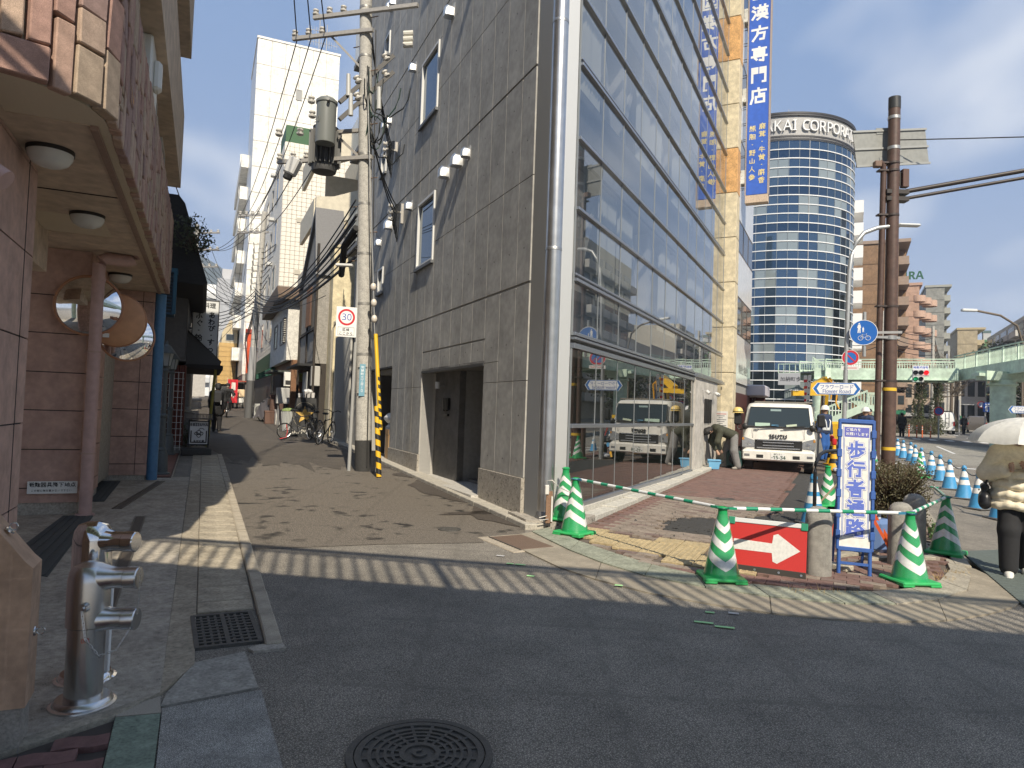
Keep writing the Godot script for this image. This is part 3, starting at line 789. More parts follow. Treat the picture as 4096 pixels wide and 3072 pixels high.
	for i in js.size() - 1:
		var q := N().bx(-.19, -.05, -(js[i + 1] - js[i]) / 2 + .006, .19, RR(.016, .022), (js[i + 1] - js[i]) / 2 - .006, .006)
		part(lw, "slab", q, mk(K(.35, .305, .23) * RR(.92, 1.06), .88, CO, .9, .12, 0, CL, 2.0), TA(.225, (js[i] + js[i + 1]) / 2), 0)
	for i in 21:
		var q := N().bx(-.052, -.1, -.295, .052, .032, .295, .01)
		part(lw, "kerb_stone", q, mk(K(.36, .315, .245), .88, "gran", .6, .15, 0, CL, 1.5), TA(.485 - .0035 * i, 4.98 + i * .6), 0)
	b = flat(N(), [alp(-.1, 4.12), alp(-.12, 3.97), alp(.35, 4.06), alp(.31, 4.62), alp(.03, 4.52)], .012, .04)
	part(lw, "slab", b, mk(K(.3, .285, .25), .88, CO, .7, .12, 0, CL, 1.2, true), IX, 0)
	b = flat(N(), [alp(.33, 4.66), alp(.4, 4.7), alp(.54, 4.7), alp(.55, 4.6), alp(.36, 4.6)], .016, .04)
	part(lw, "slab", b, mk(K(.36, .33, .28), .88, CO, .7, .12, 0, "", 1, true), IX, 0)
	b = flat(N(), [alp(-.11, 3.92), alp(-.1, 2.2), alp(.42, 2.2), alp(.36, 4.0)], .02, .04)
	part(lw, "slab", b, mk(K(.27, .265, .245), .9, "asph", .7, .3, 0, CL, 2.0, true), IX, 0)
	b = flat(N(), [alp(-.115, 3.86), alp(-.31, 3.88), alp(-.3, 2.2), alp(-.112, 2.2)], .022, .04)
	part(lw, "slab", b, mk(K(.17, .215, .17), .9, CO, .6, .1, 0, CL, .9, true), IX, 0)
	b = flat(N(), [alp(-.115, 3.87), alp(-.125, 4.07), alp(-.32, 3.96), alp(-.31, 3.89)], .022, .04)
	part(lw, "slab", b, mk(K(.33, .3, .25), .9, "gran", .5, .1, 0, "", 1, true), IX, 0)
	b = flat(N(), [alp(-.13, 4.1), alp(-.33, 3.965), alp(-.62, 3.795), alp(-2.6, 2.6), alp(-2.6, 2.5), alp(-.62, 3.7), alp(-.32, 3.89)], .03, .05)
	part(lw, "kerb_stone", b, kb2, IX, 0)
	b = flat(N(), [alp(-.315, 3.88), alp(-.6, 3.71), alp(-3, 2.2), alp(-.305, 2.2)], .006)
	var cp := setting("pavement", b, mk(K(.06, .05, .045), .95))
	var tri := PA([alp(-.32, 3.86), alp(-.6, 3.69), alp(-2.2, 2.7), alp(-2.2, 2.2), alp(-.31, 2.2)])
	for j in 16:
		for i in 9:
			var r := -.42 - i * L - (L / 2 if j % 2 else .0); var s := 2.3 + j * Wd
			if Geometry2D.is_point_in_polygon(alp(r + .06, s), tri) and Geometry2D.is_point_in_polygon(alp(r - .06, s), tri):
				part(cp, "paving_block", bm, mk(K(.16, .085, .08) * RR(.8, 1.15), .9, "gran", .3, .15, 0, CL, .8, true), TA(r, s, .002 + rng.randf() * .006))
	manholes()
	marks()

func manholes() -> void:
	var iron := mk(K(.085, .08, .072), .65, CO, .3, .1, .25)
	var mh := thing("manhole_cover", "large round cast iron manhole cover with spoked ring pattern in dark asphalt", "manhole cover", P(-.36, -3.235, .004))
	mh.basis = Basis(V(1, -.009, 0), Vector3.UP, V(0, -.0232, 1)) * Basis(Vector3.UP, .28)
	part(mh, "frame", N().lathe([U(.298, -.02), U(.298, .012), U(.33, .012), U(.333, -.02)], 64), iron)
	part(mh, "disc", N().lathe([U(0, .002), U(.292, .002), U(.292, -.03)], 64), iron)
	var n := 0
	for q: Array in [[.262, .292], [.218, .236], [.184, .199], [.15, .164], [.117, .13], [.07, .094]]:
		part(mh, "ring", N().lathe([U(q[0], .0), U(q[0], .011), U(q[1], .011), U(q[1], .0)], 56), iron)
		n += 1
	for k in 16:
		var a := TAU * k / 16.0
		part(mh, "rib", N().bx(.094, 0, -.0075, .263, .0095, .0075), iron, Transform3D(Basis(Vector3.UP, a), Vector3.ZERO), 0)
	part(mh, "emblem", N().lathe([U(.018, .0), U(.018, .012), U(.034, .012), U(.034, .0)], 20, Vector3.ZERO, .4, 5.2), iron)
	var small := thing("manhole_cover", "small round iron cover in the brown alley asphalt", "manhole cover", al(2.79, 8.04, .008))
	part(small, "frame", N().lathe([U(.118, 0), U(.118, .006), U(.138, .006), U(.14, -.01)], 32), iron)
	part(small, "disc", N().lathe([U(0, .004), U(.115, .004), U(.115, -.01)], 32), iron)
	for k in 6: part(small, "rib", N().bx(-.1, .004, -.092 + k * .036, .1, .009, -.08 + k * .036), iron, IX, 0)
	var far := thing("manhole_cover", "worn round cover further up the shaded alley", "manhole cover", al(.81, 23.88, .006))
	part(far, "disc", N().lathe([U(0, .006), U(.3, .006), U(.31, -.01)], 32), mk(K(.2, .19, .17), .6, CO, .3))
	part(far, "rim", N().lathe([U(.25, .006), U(.25, .011), U(.28, .011), U(.28, .006)], 32), iron)
	var cv := thing("manhole_cover", "small round valve cover in the grey block paving", "manhole cover", fr(-1.9, 12.4, .041))
	part(cv, "disc", N().lathe([U(0, .004), U(.17, .004), U(.175, -.01)], 28), iron)
	part(cv, "rim", N().lathe([U(.14, .004), U(.14, .008), U(.16, .008), U(.16, .004)], 28), iron)
	var pl := thing("steel_cover_plate", "rusty square steel cover plate set in concrete by the kerb", "cover plate", al(3.33, 7.17, .0), YA)
	pl.transform = TA(3.33, 7.17, .0) * Transform3D(Basis(Vector3.UP, .12), Vector3.ZERO)
	part(pl, "surround", N().bx(-.33, -.02, -.4, .33, .01, .4, .006), mk(K(.36, .31, .24), .9, CO, .5, .1), IX, 0)
	part(pl, "plate", N().bx(-.2, .005, -.34, .22, .017, .34, .003), mk(K(.15, .1, .07), .75, "gran", .25, .15, .1), IX, 0)
	part(pl, "edge_strip", N().bx(-.215, .005, -.35, -.203, .02, .35), iron, IX, 0)
	var g := thing("drain_grate", "square iron storm drain grate in the left gutter", "drain grate", al(.21, 5.08))
	g.transform = TA(.21, 5.08) * Transform3D(Basis(Vector3.UP, .05), Vector3.ZERO)
	part(g, "pit", N().bx(-.17, -.3, -.27, .17, -.26, .27), mk(K(.03, .03, .03), .9), IX, 0)
	for e: Array in [[-.2, -.33, -.172, .33], [.172, -.33, .2, .33], [-.172, -.33, .172, -.3], [-.172, .3, .172, .33], [-.014, -.3, .014, .3]]:
		part(g, "frame", N().bx(e[0], -.3, e[1], e[2], .02, e[3]), iron, IX, 0)
	for k in 9:
		var z := -.24 + k * .06
		for sx: float in [-1, 1]:
			part(g, "bar", N().bx(sx * .014, -.03, z - .011, sx * .172, .017, z + .011), iron, IX, 0)
	for k in 6:
		var x0 := -.146 + k * .0265 if k < 3 else .04 + (k - 3) * .045
		if k < 3: x0 = -.135 + k * .045
		part(g, "bar", N().bx(x0 - .008, -.03, -.3, x0 + .008, .0145, .3), iron, IX, 0)

func marks() -> void:
	var wh := mk(K(.62, .62, .6), .7, "pit", .6, .0, 0, "", 1, true)
	var road_mark := func(a: Array) -> void:
		var b := N()
		b.qo(rd(a[0], a[1], .005), rd(a[2], a[1], .005), rd(a[2], a[3], .005), rd(a[0], a[3], .005), Vector3.UP)
		setting("road_marking", b, wh)
	road_mark.call([2.55, 12.0, 2.7, 26.4])
	road_mark.call([1.4, 27.2, 6.0, 27.55])
	for k in 8: road_mark.call([2.9 + k * .95, 53.4, 3.35 + k * .95, 55.2])
	for k in 6: road_mark.call([8.0, 60.0 + k * 8, 8.15, 63.0 + k * 8])
	road_mark.call([4.2, 37.0, 4.32, 44.0])
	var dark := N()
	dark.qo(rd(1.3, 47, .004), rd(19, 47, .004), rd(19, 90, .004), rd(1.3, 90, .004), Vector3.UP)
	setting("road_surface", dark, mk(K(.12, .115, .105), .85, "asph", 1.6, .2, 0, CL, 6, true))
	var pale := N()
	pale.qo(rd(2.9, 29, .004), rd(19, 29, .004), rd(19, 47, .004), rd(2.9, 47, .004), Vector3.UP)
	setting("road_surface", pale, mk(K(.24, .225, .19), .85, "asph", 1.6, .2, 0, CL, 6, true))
	var gm := mk(K(.36, .68, .3), .6, "pit", .2)
	var sm := mk(K(.45, .44, .43), .5)
	var tp := [[.04, -6.89, .06, 20], [.14, -6.87, .05, 75], [.23, -6.46, .06, 20], [1.0, -6.23, .06, 60], [1.62, -5.58, .05, 10], [1.5, -5.32, .07, 72], [1.63, -5.23, .07, 72]]
	for i in tp.size():
		var a: Array = tp[i]
		one("tape_mark", "short strip of lime green marking tape stuck on the asphalt", "tape", N().bx(-a[2] if i in [1, 5, 6] else -.035, 0, -.018, a[2] if i in [1, 5, 6] else .035, .002, .018), gm, P(a[0], a[1], .008 if i != 3 else .018), -15, "green tape marks", 0)
	for a: Array in [[-.06, -7.21], [1.81, -5.59]]:
		one("tape_mark", "small grey square of marking tape stuck near the kerb", "tape", N().bx(-.04, 0, -.025, .04, .002, .025), sm, P(a[0], a[1], .008 if a[0] < 0 else .006), -15, "grey tape marks", 0)
	var b := N()
	var rs := [[4.5, -6.12], [5.42, -8.42], [9.0, -9.6], [8.4, -7.0]]
	var m4 := []
	for p: Array in rs: m4.append(U(p[0], p[1]))
	flat(b, m4, .022, .02)
	var mat := thing("walkway_mat", "grey-green ribbed rubber walkway mat laid on the road", "mat", Vector3.ZERO)
	part(mat, "sheet", b, mk(K(.105, .125, .115), .75, CO, .5, .1, 0, "", 1, true), IX, 0)
	for k in 38:
		var u := (k + .5) / 38.0
		var a: Vector2 = m4[0].lerp(m4[1], u); var c: Vector2 = m4[3].lerp(m4[2], u)
		part(mat, "rib", N().bar(P(a.x, a.y, .0225), P(c.x, c.y, .0225), .018, .006), mk(K(.1, .12, .11), .7), IX, 0)
	for e: Array in [[5.75, -6.6], [6.6, -6.75]]:
		part(mat, "paint_mark", N().bx(-.09, 0, -.035, .09, .003, .035), mk(K(.55, .48, .12), .7), xf(P(e[0], e[1], .027), 10), 0)

# ---------------------------------------------------------------- left: stone-clad building, fire inlets, restaurant
func anode(called: String, label: String, cat: String, r: float, s: float, group := "") -> Node3D:
	return thing(called, label, cat, al(r, s), YA, group)
func amb(o: Node3D, r: float, s: float) -> MB:
	var b := N()
	b.x = Transform3D(Basis(), V(-r, -o.position.y, s))
	return b

func build_left() -> void:
	var R := -3.0
	var S := 9.0
	var o := anode("stone_clad_building", "pink rendered building with stone-clad overhang and rounded balconies", "building", R, S)
	var pink := relief(K(.52, .34, .275), "stip", .32, .35)
	var pink2 := relief(K(.58, .395, .325), "stip", .36, .45)
	var tan_ := mk(K(.52, .42, .325), .85, SO, 1.2, .0, .0, CL, 3.0)
	var dark := mk(K(.045, .035, .03), .7)
	var joint := mk(K(.05, .04, .04), .9)
	var mort := mk(K(.6, .52, .4), .9, "gran", .3, .2)
	var b: MB
	var path := [U(-7.0, 4.52), U(-1.2, 4.52)]
	for k in 9:
		var a := deg_to_rad(90.0 * k / 8)
		path.append(U(-1.2 + .6 * sin(a), 5.12 - .6 * cos(a)))
	path.append(U(-.6, 12.9))
	var band := func(y0: float, y1: float, off: float, m: Material, called: String, rev := false) -> void:
		b = amb(o, R, S)
		var poly := PackedVector2Array()
		for p: Vector2 in path:
			var q := p
			q.x += off if p.x > -6 else .0
			q.y -= off if p.y < 5.1 else .0
			poly.append(U(q.x, q.y))
		poly.append(U(-.6 + off, 12.9)); poly.append(U(-7.0, 12.9))
		var keep := b.x
		b.x = keep * Transform3D(Basis(V(1, 0, 0), V(0, 0, -1), V(0, 1, 0)), Vector3.ZERO)
		b.ext(poly, y0, y1)
		part(o, called, b, m)
	band.call(3.405, 4.62, -.045, mort, "parapet_wall")
	band.call(5.2, 6.42, .1, tan_, "balcony_wall")
	band.call(7.42, 8.62, .16, tan_, "balcony_wall")
	band.call(9.6, 10.8, .16, tan_, "balcony_wall")
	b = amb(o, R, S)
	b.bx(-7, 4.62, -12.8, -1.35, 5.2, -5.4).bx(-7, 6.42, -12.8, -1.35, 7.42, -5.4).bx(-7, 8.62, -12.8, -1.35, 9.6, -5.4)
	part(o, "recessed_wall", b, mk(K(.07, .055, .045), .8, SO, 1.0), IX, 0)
	for k in 2:
		b = amb(o, R, S)
		var s0 := 8.6 + k * 1.9
		b.bx(-.72, 4.62, -s0 - .05, -.66, 5.2, -s0).bx(-.72, 4.62, -s0 - .75, -.66, 5.2, -s0 - .7).bx(-.72, 5.14, -s0 - .7, -.66, 5.2, -s0 - .05)
		var w := part(o, "window", b, mk(K(.6, .6, .58), .4), IX, 0)
		b = amb(o, R, S)
		b.bx(-.7, 4.62, -s0 - .7, -.68, 5.14, -s0 - .05)
		part(w, "pane", b, mk(K(.02, .025, .03), .05), IX, 0)
	b = amb(o, R, S)
	b.bx(-7, 3.4, -7.85, -1.2, 3.44, -4.7).bx(-1.2, 3.4, -7.85, -.75, 3.44, -5.2).bx(-7, 3.4, -12.85, -.75, 3.44, -8.75).bx(-7, 3.4, -8.75, -1.95, 3.44, -7.85).bx(-.98, 3.4, -8.75, -.75, 3.44, -7.85)
	part(o, "soffit", b, tan_, IX, 0)
	b = amb(o, R, S)
	b.bx(-.745, 3.375, -12.85, -.7, 3.405, -5.2)
	part(o, "drip_edge", b, mk(K(.27, .19, .15), .85, SO, 1), IX, 0)
	b = amb(o, R, S)
	b.bx(-6.9, 3.392, -6.955, -.76, 3.399, -6.945)
	part(o, "soffit_joint", b, joint, IX, 0)
	var tones := [K(.4, .265, .205), K(.35, .215, .175), K(.43, .315, .24), K(.32, .215, .185), K(.39, .3, .22)]
	var sm := []
	for c: Color in tones: sm.append(mk(c, .9, "gran", .5, .35, .0, CL, .7))
	var segs := []
	var len_ := .0
	for i in path.size() - 1:
		segs.append([len_, path[i], path[i + 1]])
		len_ += (path[i + 1] - path[i]).length()
	var u := 3.9
	while u < len_ - .1:
		var w := RR(.12, .27)
		var y := 3.38 + RR(-.01, .01)
		while y < 4.56:
			var hh := RR(.16, .46)
			if rng.randf() < .2: hh = .12
			if y + hh > 4.44: hh = 4.63 - y
			var halves := 2 if w > .22 and rng.randf() < .45 else 1
			for q in halves:
				var ww := w / halves
				var cu := u + ww * (q + .5)
				var sg: Array = segs[0]
				for e: Array in segs:
					if e[0] <= cu: sg = e
				var d: Vector2 = (sg[2] - sg[1]).normalized()
				var c: Vector2 = sg[1] + d * (cu - sg[0])
				var n := U(d.y, -d.x)
				var st := N()
				var gx := RR(.016, .026)
				st.box(Vector3.ZERO, V(maxf(ww - gx, .05), hh - gx, .06 + rng.randf() * .022), .007)
				for k in st.t.size():
					var v: Vector3 = st.t[k]
					st.t[k] = v + V(sin(v.y * 31 + cu * 50), cos(v.x * 37 + y * 40), 0) * .009
				var bs := Basis(V(d.x, 0, -d.y), Vector3.UP, V(n.x, 0, -n.y))
				bs = bs * Basis(V(rng.randf() - .5, rng.randf() - .5, rng.randf() - .5).normalized(), RR(-.05, .05))
				part(o, "stone", st, sm[rng.randi_range(0, 4)], Transform3D(bs, V(c.x - R, y + hh / 2 - o.position.y, -(c.y - S)) - V(n.x, 0, -n.y) * .012), 20)
			y += hh
		u += w
	var scored := func(called: String, r0: float, s0: float, r1: float, s1: float, y0: float, y1: float, rad: float, m: Material, ys: Array, vs: Array) -> void:
		var pl := PackedVector2Array()
		for q: Array in [[r1 - rad, s0 + rad, -90.0], [r1 - rad, s1 - rad, .0], [r0 + rad, s1 - rad, 90.0], [r0 + rad, s0 + rad, 180.0]]:
			for k in (9 if rad > .05 else 2):
				var a := deg_to_rad(q[2] + 90.0 * k / (8 if rad > .05 else 1))
				pl.append(U(q[0] + rad * cos(a), q[1] + rad * sin(a)))
		ys = ys.duplicate()
		ys.push_front(y0); ys.append(y1)
		for i in ys.size() - 1:
			b = amb(o, R, S)
			b.x = b.x * Transform3D(Basis(V(1, 0, 0), V(0, 0, -1), V(0, 1, 0)), Vector3.ZERO)
			b.ext(pl, ys[i] + (.006 if i else .0), ys[i + 1] - (.006 if i < ys.size() - 2 else .0))
			part(o, called, b, m)
		b = amb(o, R, S)
		b.x = b.x * Transform3D(Basis(V(1, 0, 0), V(0, 0, -1), V(0, 1, 0)), Vector3.ZERO)
		var inn := PackedVector2Array()
		for p in pl: inn.append(U((r0 + r1) / 2, (s0 + s1) / 2) + (p - U((r0 + r1) / 2, (s0 + s1) / 2)) * U(.985, .985))
		b.ext(inn, y0, y1 - .001)
		part(o, "joint_core", b, joint)
	scored.call("render_panel", -2.6, 3.6, -1.25, 6.7, .16, 3.395, .3, pink2, [.8, 1.435, 2.08, 2.715, 3.365], [])
	for ss: float in [4.7, 6.15]:
		b = amb(o, R, S)
		b.bx(-1.2535, .18, -ss - .005, -1.2465, 3.39, -ss + .005)
		part(o, "vertical_joint", b, joint, IX, 0)
	scored.call("render_panel", -5.0, 9.72, -1.29, 11.4, .4, 3.395, .015, pink, [.57, 1.02, 1.48, 1.93, 2.39, 2.84], [])
	scored.call("render_panel", -5.0, 12.8, -.78, 13.05, .42, 3.395, .015, pink, [.6, 1.04, 1.48, 1.92, 2.36, 2.8, 3.23], [])
	for ss: float in [-1.42, -.95]:
		b = amb(o, R, S)
		b.bx(ss - .004, .43, -12.803, ss + .004, 3.39, -12.797)
		part(o, "vertical_joint", b, joint, IX, 0)
	var con := mk(K(.34, .31, .26), .85, CO, .9, .1)
	b = amb(o, R, S)
	b.bx(-5, .15, -11.38, -1.3, .4, -9.735).bx(-5, .15, -13.03, -.8, .42, -12.815).bx(-4.98, .42, -12.8, -1.31, 3.39, -11.4)
	part(o, "plinth", b, con, IX, 0)
	b = amb(o, R, S)
	b.bx(-2.2, 2.98, -8.9, -1.6, 3.4, -6.6)
	part(o, "beam", b, tan_, IX, 0)
	var pl := anode("notice_plate", "white notice plate with black lettering low on the pink pier", "sign", -1.555, 9.7)
	part(pl, "plate", N().box(V(0, .34, .008), V(.5, .145, .008), .002), mk(K(.72, .72, .68), .5), IX, 0)
	var ink := mk(K(.02, .02, .02), .6)
	jt(pl, "避難器具降下地点", .056, xf(V(-.235, .402, .0125)), ink, 2.2, false, 1.05)
	jt(pl, "この前に物を置かないで下さい", .026, xf(V(-.21, .318, .0125)), ink, 2.0, false, 1.12)
	var pm := mk(K(.44, .29, .255), .55, SO, .8)
	var dp := anode("drainpipe", "pink painted drainpipe elbowing into the soffit beside the mirror", "drainpipe", -1.2, 9.6)
	var y0 := .02
	part(dp, "pipe", N().cyl(V(0, y0, 0), V(0, 2.95, 0), .068, -1, 20), pm)
	part(dp, "elbow", N().tube([V(0, 2.95, 0), V(0, 3.0, 0), V(.02, 3.05, .0), V(.07, 3.08, -.02), V(.28, 3.09, -.1), V(.33, 3.11, -.12), V(.35, 3.16, -.13)], .072, 16), pm)
	for q: Array in [[.02, .1, .045], [.3, .078, .03], [2.82, .078, .05]]:
		part(dp, "collar", N().lathe([U(.06, q[0] - q[2] / 2), U(q[1], q[0] - q[2] / 2), U(q[1], q[0] + q[2] / 2), U(.06, q[0] + q[2] / 2)], 20), pm)
	for yy: float in [.75, 1.95]:
		part(dp, "clamp", N().lathe([U(.066, yy - .01), U(.075, yy - .01), U(.075, yy + .01), U(.066, yy + .01)], 20).bx(-.1, yy - .008, -.01, -.07, yy + .008, .01), mk(K(.4, .27, .22), .5))
	var mirror := mk(K(.86, .87, .88), .02, "", 1, 0, 1.0)
	var rim := mk(K(.4, .19, .1), .5)
	var back := mk(K(.5, .26, .13), .6, SO, 1)
	for q: Array in [[V(-5.08, 2.74, -8.33), .365, 25.0, 0, "round convex mirror in an orange rim facing the forecourt from the drainpipe"], [V(-4.85, 2.6, -8.52), .33, 205.0, 1, "orange-backed convex mirror turned away behind the round mirror"], [V(-4.86, 2.43, -8.78), .32, 35.0, 2, "lowest convex mirror peeking out behind the orange mirror back"]]:
		var mr := thing("convex_mirror", q[4], "mirror", q[0], q[2])
		var face := Transform3D(Basis(Vector3.RIGHT, PI / 2), Vector3.ZERO)
		var pr := []
		for k in 9:
			var a := .42 * k / 8.0
			pr.append(U(q[1] * .95 * sin(a) / sin(.42), .02 + q[1] * 2.3 * (cos(a) - cos(.42))))
		part(mr, "mirror_face", N().lathe(pr, 40), mirror, face)
		part(mr, "rim", N().lathe([U(q[1] * .94, .0), U(q[1] * .945, .035), U(q[1] * 1.0, .03), U(q[1] * 1.0, -.01), U(q[1] * .96, -.03)], 40), rim, face)
		part(mr, "back_shell", N().lathe([U(q[1] * .97, -.025), U(q[1] * .8, -.05), U(q[1] * .4, -.07), U(0, -.075)], 40), back, face)
		part(mr, "bracket", N().bx(-.02, -.015, -.22, .02, .015, -.06), rim, IX, 0)
		if q[3] == 1: part(mr, "label_plate", N().box(V(.1, -.2, -.085), V(.07, .05, .004)), mk(K(.7, .7, .65), .5), IX, 0)
	var dl: Node3D
	for q: Array in [[-1.07, 5.84, "nearest the rounded stone corner"], [-1.09, 7.75, "beside the dark ceiling recess"], [-1.14, 11.24, "above the scored back wall"]]:
		var d := anode("ceiling_lamp", "white glass dome ceiling lamp on the soffit " + q[2], "lamp", q[0], q[1], "dome lamps under the overhang")
		d.position.y = 3.4
		part(d, "base_ring", N().lathe([U(.12, 0), U(.15, 0), U(.15, -.03), U(.12, -.03)], 28), mk(K(.02, .02, .02), .5))
		part(d, "glass_dome", N().lathe([U(.145, -.03), U(.14, -.06), U(.115, -.1), U(.07, -.125), U(0, -.135)], 28), mk(K(.62, .63, .6), .25))
	var ac := anode("outdoor_unit", "white outdoor air conditioner unit on the ledge above the stone band", "air conditioner", -.74, 7.95)
	ac.position.y = 4.63
	part(ac, "casing", N().box(V(0, .3, 0), V(.28, .55, .78), .02), mk(K(.66, .66, .62), .5))
	part(ac, "pipe_cover", N().box(V(.17, .26, .12), V(.09, .3, .16), .03), mk(K(.66, .66, .62), .5))
	part(ac, "foot", N().bx(-.12, 0, -.3, .12, .03, -.24).bx(-.12, 0, .24, .12, .03, .3), dark)
	var sp := thing("pipe_stub", "short pink pipe end poking out under the rounded stone corner", "pipe", V(-2.62, 2.74, -3.52), 0)
	part(sp, "pipe", N().cyl(V(-.5, .33, .1), V(0, 0, 0), .05, -1, 18), pm)
	part(sp, "socket", N().cyl(V(-.09, .06, .018), V(.01, -.006, -.002), .056, -1, 18), pm)
	var lf := N()
	for k in 5:
		var a := -.5 + k * .25
		lf.to(V(0, .11, 0), V(sin(a) * .06, -.1 - .03 * (k % 2), .03), V(sin(a + .25) * .06, -.11 + .02 * (k % 2), .005), Vector3.BACK)
	one("dry_leaf", "curled tan dry leaf caught on the stone cladding", "leaf", lf, foliage(K(.42, .26, .15), K(.3, .2, .1)), al(-.56, 5.35) + V(0, 3.63, 0), 60, "", 0)
	var rub := mk(K(.055, .065, .065), .7, CO, .4, .05)
	for q: Array in [[[[-5.16, -8.18], [-4.86, -8.28], [-3.7, -5.72], [-4.28, -5.92]], "long dark slatted floor grating beside the drain channel"], [[[-6.41, -11.02], [-6.13, -11.12], [-5.31, -9.27], [-5.6, -9.2]], "dark slatted floor grating in front of the scored back wall"]]:
		var g := thing("floor_grating", q[1], "grating", Vector3.ZERO)
		var c := v2(q[0])
		part(g, "panel", flat(N(), c, .026, .02), rub, IX, 0)
		for k in 5:
			var f: float = (k + .5) / 5.0
			var a: Vector2 = c[0].lerp(c[1], f); var e: Vector2 = c[3].lerp(c[2], f)
			part(g, "slat", N().bar(P(a.x, a.y, .028), P(e.x, e.y, .028), .05, .008), rub, IX, 0)
	var chm := mk(K(.1, .085, .07), .55, CO, .4, 0, .4)
	for q: Array in [[[-4.36, -8.38], [-2.62, -4.6], "long steel drain channel running past the fire inlets"], [[-5.6, -11.35], [-4.88, -8.8], "steel drain channel near the blue post"]]:
		var g := thing("drain_channel", q[2], "drain", Vector3.ZERO)
		var a := P(q[0][0], q[0][1]); var e := P(q[1][0], q[1][1])
		var sd := (e - a).normalized().cross(Vector3.UP) * .05
		part(g, "bed", N().bar(a + Vector3.UP * .018, e + Vector3.UP * .018, .09, .01), chm, IX, 0)
		for sg: float in [-1, 1]:
			part(g, "edge", N().bar(a + sd * sg + Vector3.UP * .024, e + sd * sg + Vector3.UP * .024, .012, .018), mk(K(.2, .18, .15), .5, "", 1, 0, .6), IX, 0)
	low_wall()
	for q: Array in [[P(-2.09, -3.56), "brushed steel fire brigade inlet with two capped outlets and chains", .72, 0], [P(-2.26, -3.86), "polished steel fire inlet with a white pole behind the brushed one", .86, 1]]:
		fire_inlet(q[0], q[1], q[2], q[3])
	var bp := thing("blue_post", "blue painted round post at the end of the pink wall", "post", P(-5.84, -11.5))
	var bl := mk(K(.075, .2, .36), .45, SO, .8)
	part(bp, "shaft", N().cyl(V(0, 0, 0), V(0, 3.06, 0), .085, -1, 20), bl)
	part(bp, "joint_ring", N().lathe([U(.085, 1.2), U(.091, 1.2), U(.091, 1.25), U(.085, 1.25)], 20), bl)
	restaurant()

func low_wall() -> void:
	var w := thing("low_wall", "beige rendered low wall with a sloping end on a grey plinth", "wall", P(-2.1, -3.22), YA)
	var ren := relief(K(.52, .345, .235), "stip", .22, .3, 1.2)
	var pl := PA([U(-.02, .2), U(-.02, .8), U(-.05, .83), U(-.5, 1.42), U(-1.6, 1.42), U(-1.6, .2)])
	part(w, "rendered_body", N().ext(pl, -.06, .13), ren, IX, 0)
	part(w, "plinth", N().bx(-1.6, -.05, -.05, -.035, .2, .12), mk(K(.27, .25, .22), .85, CO, .5, .1), IX, 0)
	var st := mk(K(.6, .6, .6), .25, "", 1, 0, 1.0)
	for q: Array in [[V(-.13, .955, .05), 50.0], [V(-.018, .5, .03), .0]]:
		var e := part(w, "eye_hook", N().lathe([U(0, 0), U(.022, 0), U(.02, .006), U(.006, .008)], 12), st, Transform3D(Basis(Vector3.FORWARD, deg_to_rad(90 - q[1])), q[0]))
		var tr := []
		for k in 13: tr.append(V(cos(TAU * k / 12) * .016, .024 + sin(TAU * k / 12) * .016, 0))
		part(e, "ring", N().tube(tr, .003, 6), st)

func chain(par: Node, pts: Array, m: Material) -> void:
	for i in pts.size() - 1:
		var a: Vector3 = pts[i]; var c: Vector3 = pts[i + 1]
		var n := maxi(2, int((c - a).length() / .016))
		for k in n:
			var p := a.lerp(c, (k + .5) / n)
			var d := (c - a).normalized()
			var lk := N()
			var sd := d.cross(Vector3.UP if k % 2 else Vector3.RIGHT).normalized() * .005
			lk.tube([p - d * .01 + sd, p + d * .01 + sd, p + d * .012, p + d * .01 - sd, p - d * .01 - sd, p - d * .012, p - d * .01 + sd], .0018, 4)
			part(par, "chain_link", lk, m)

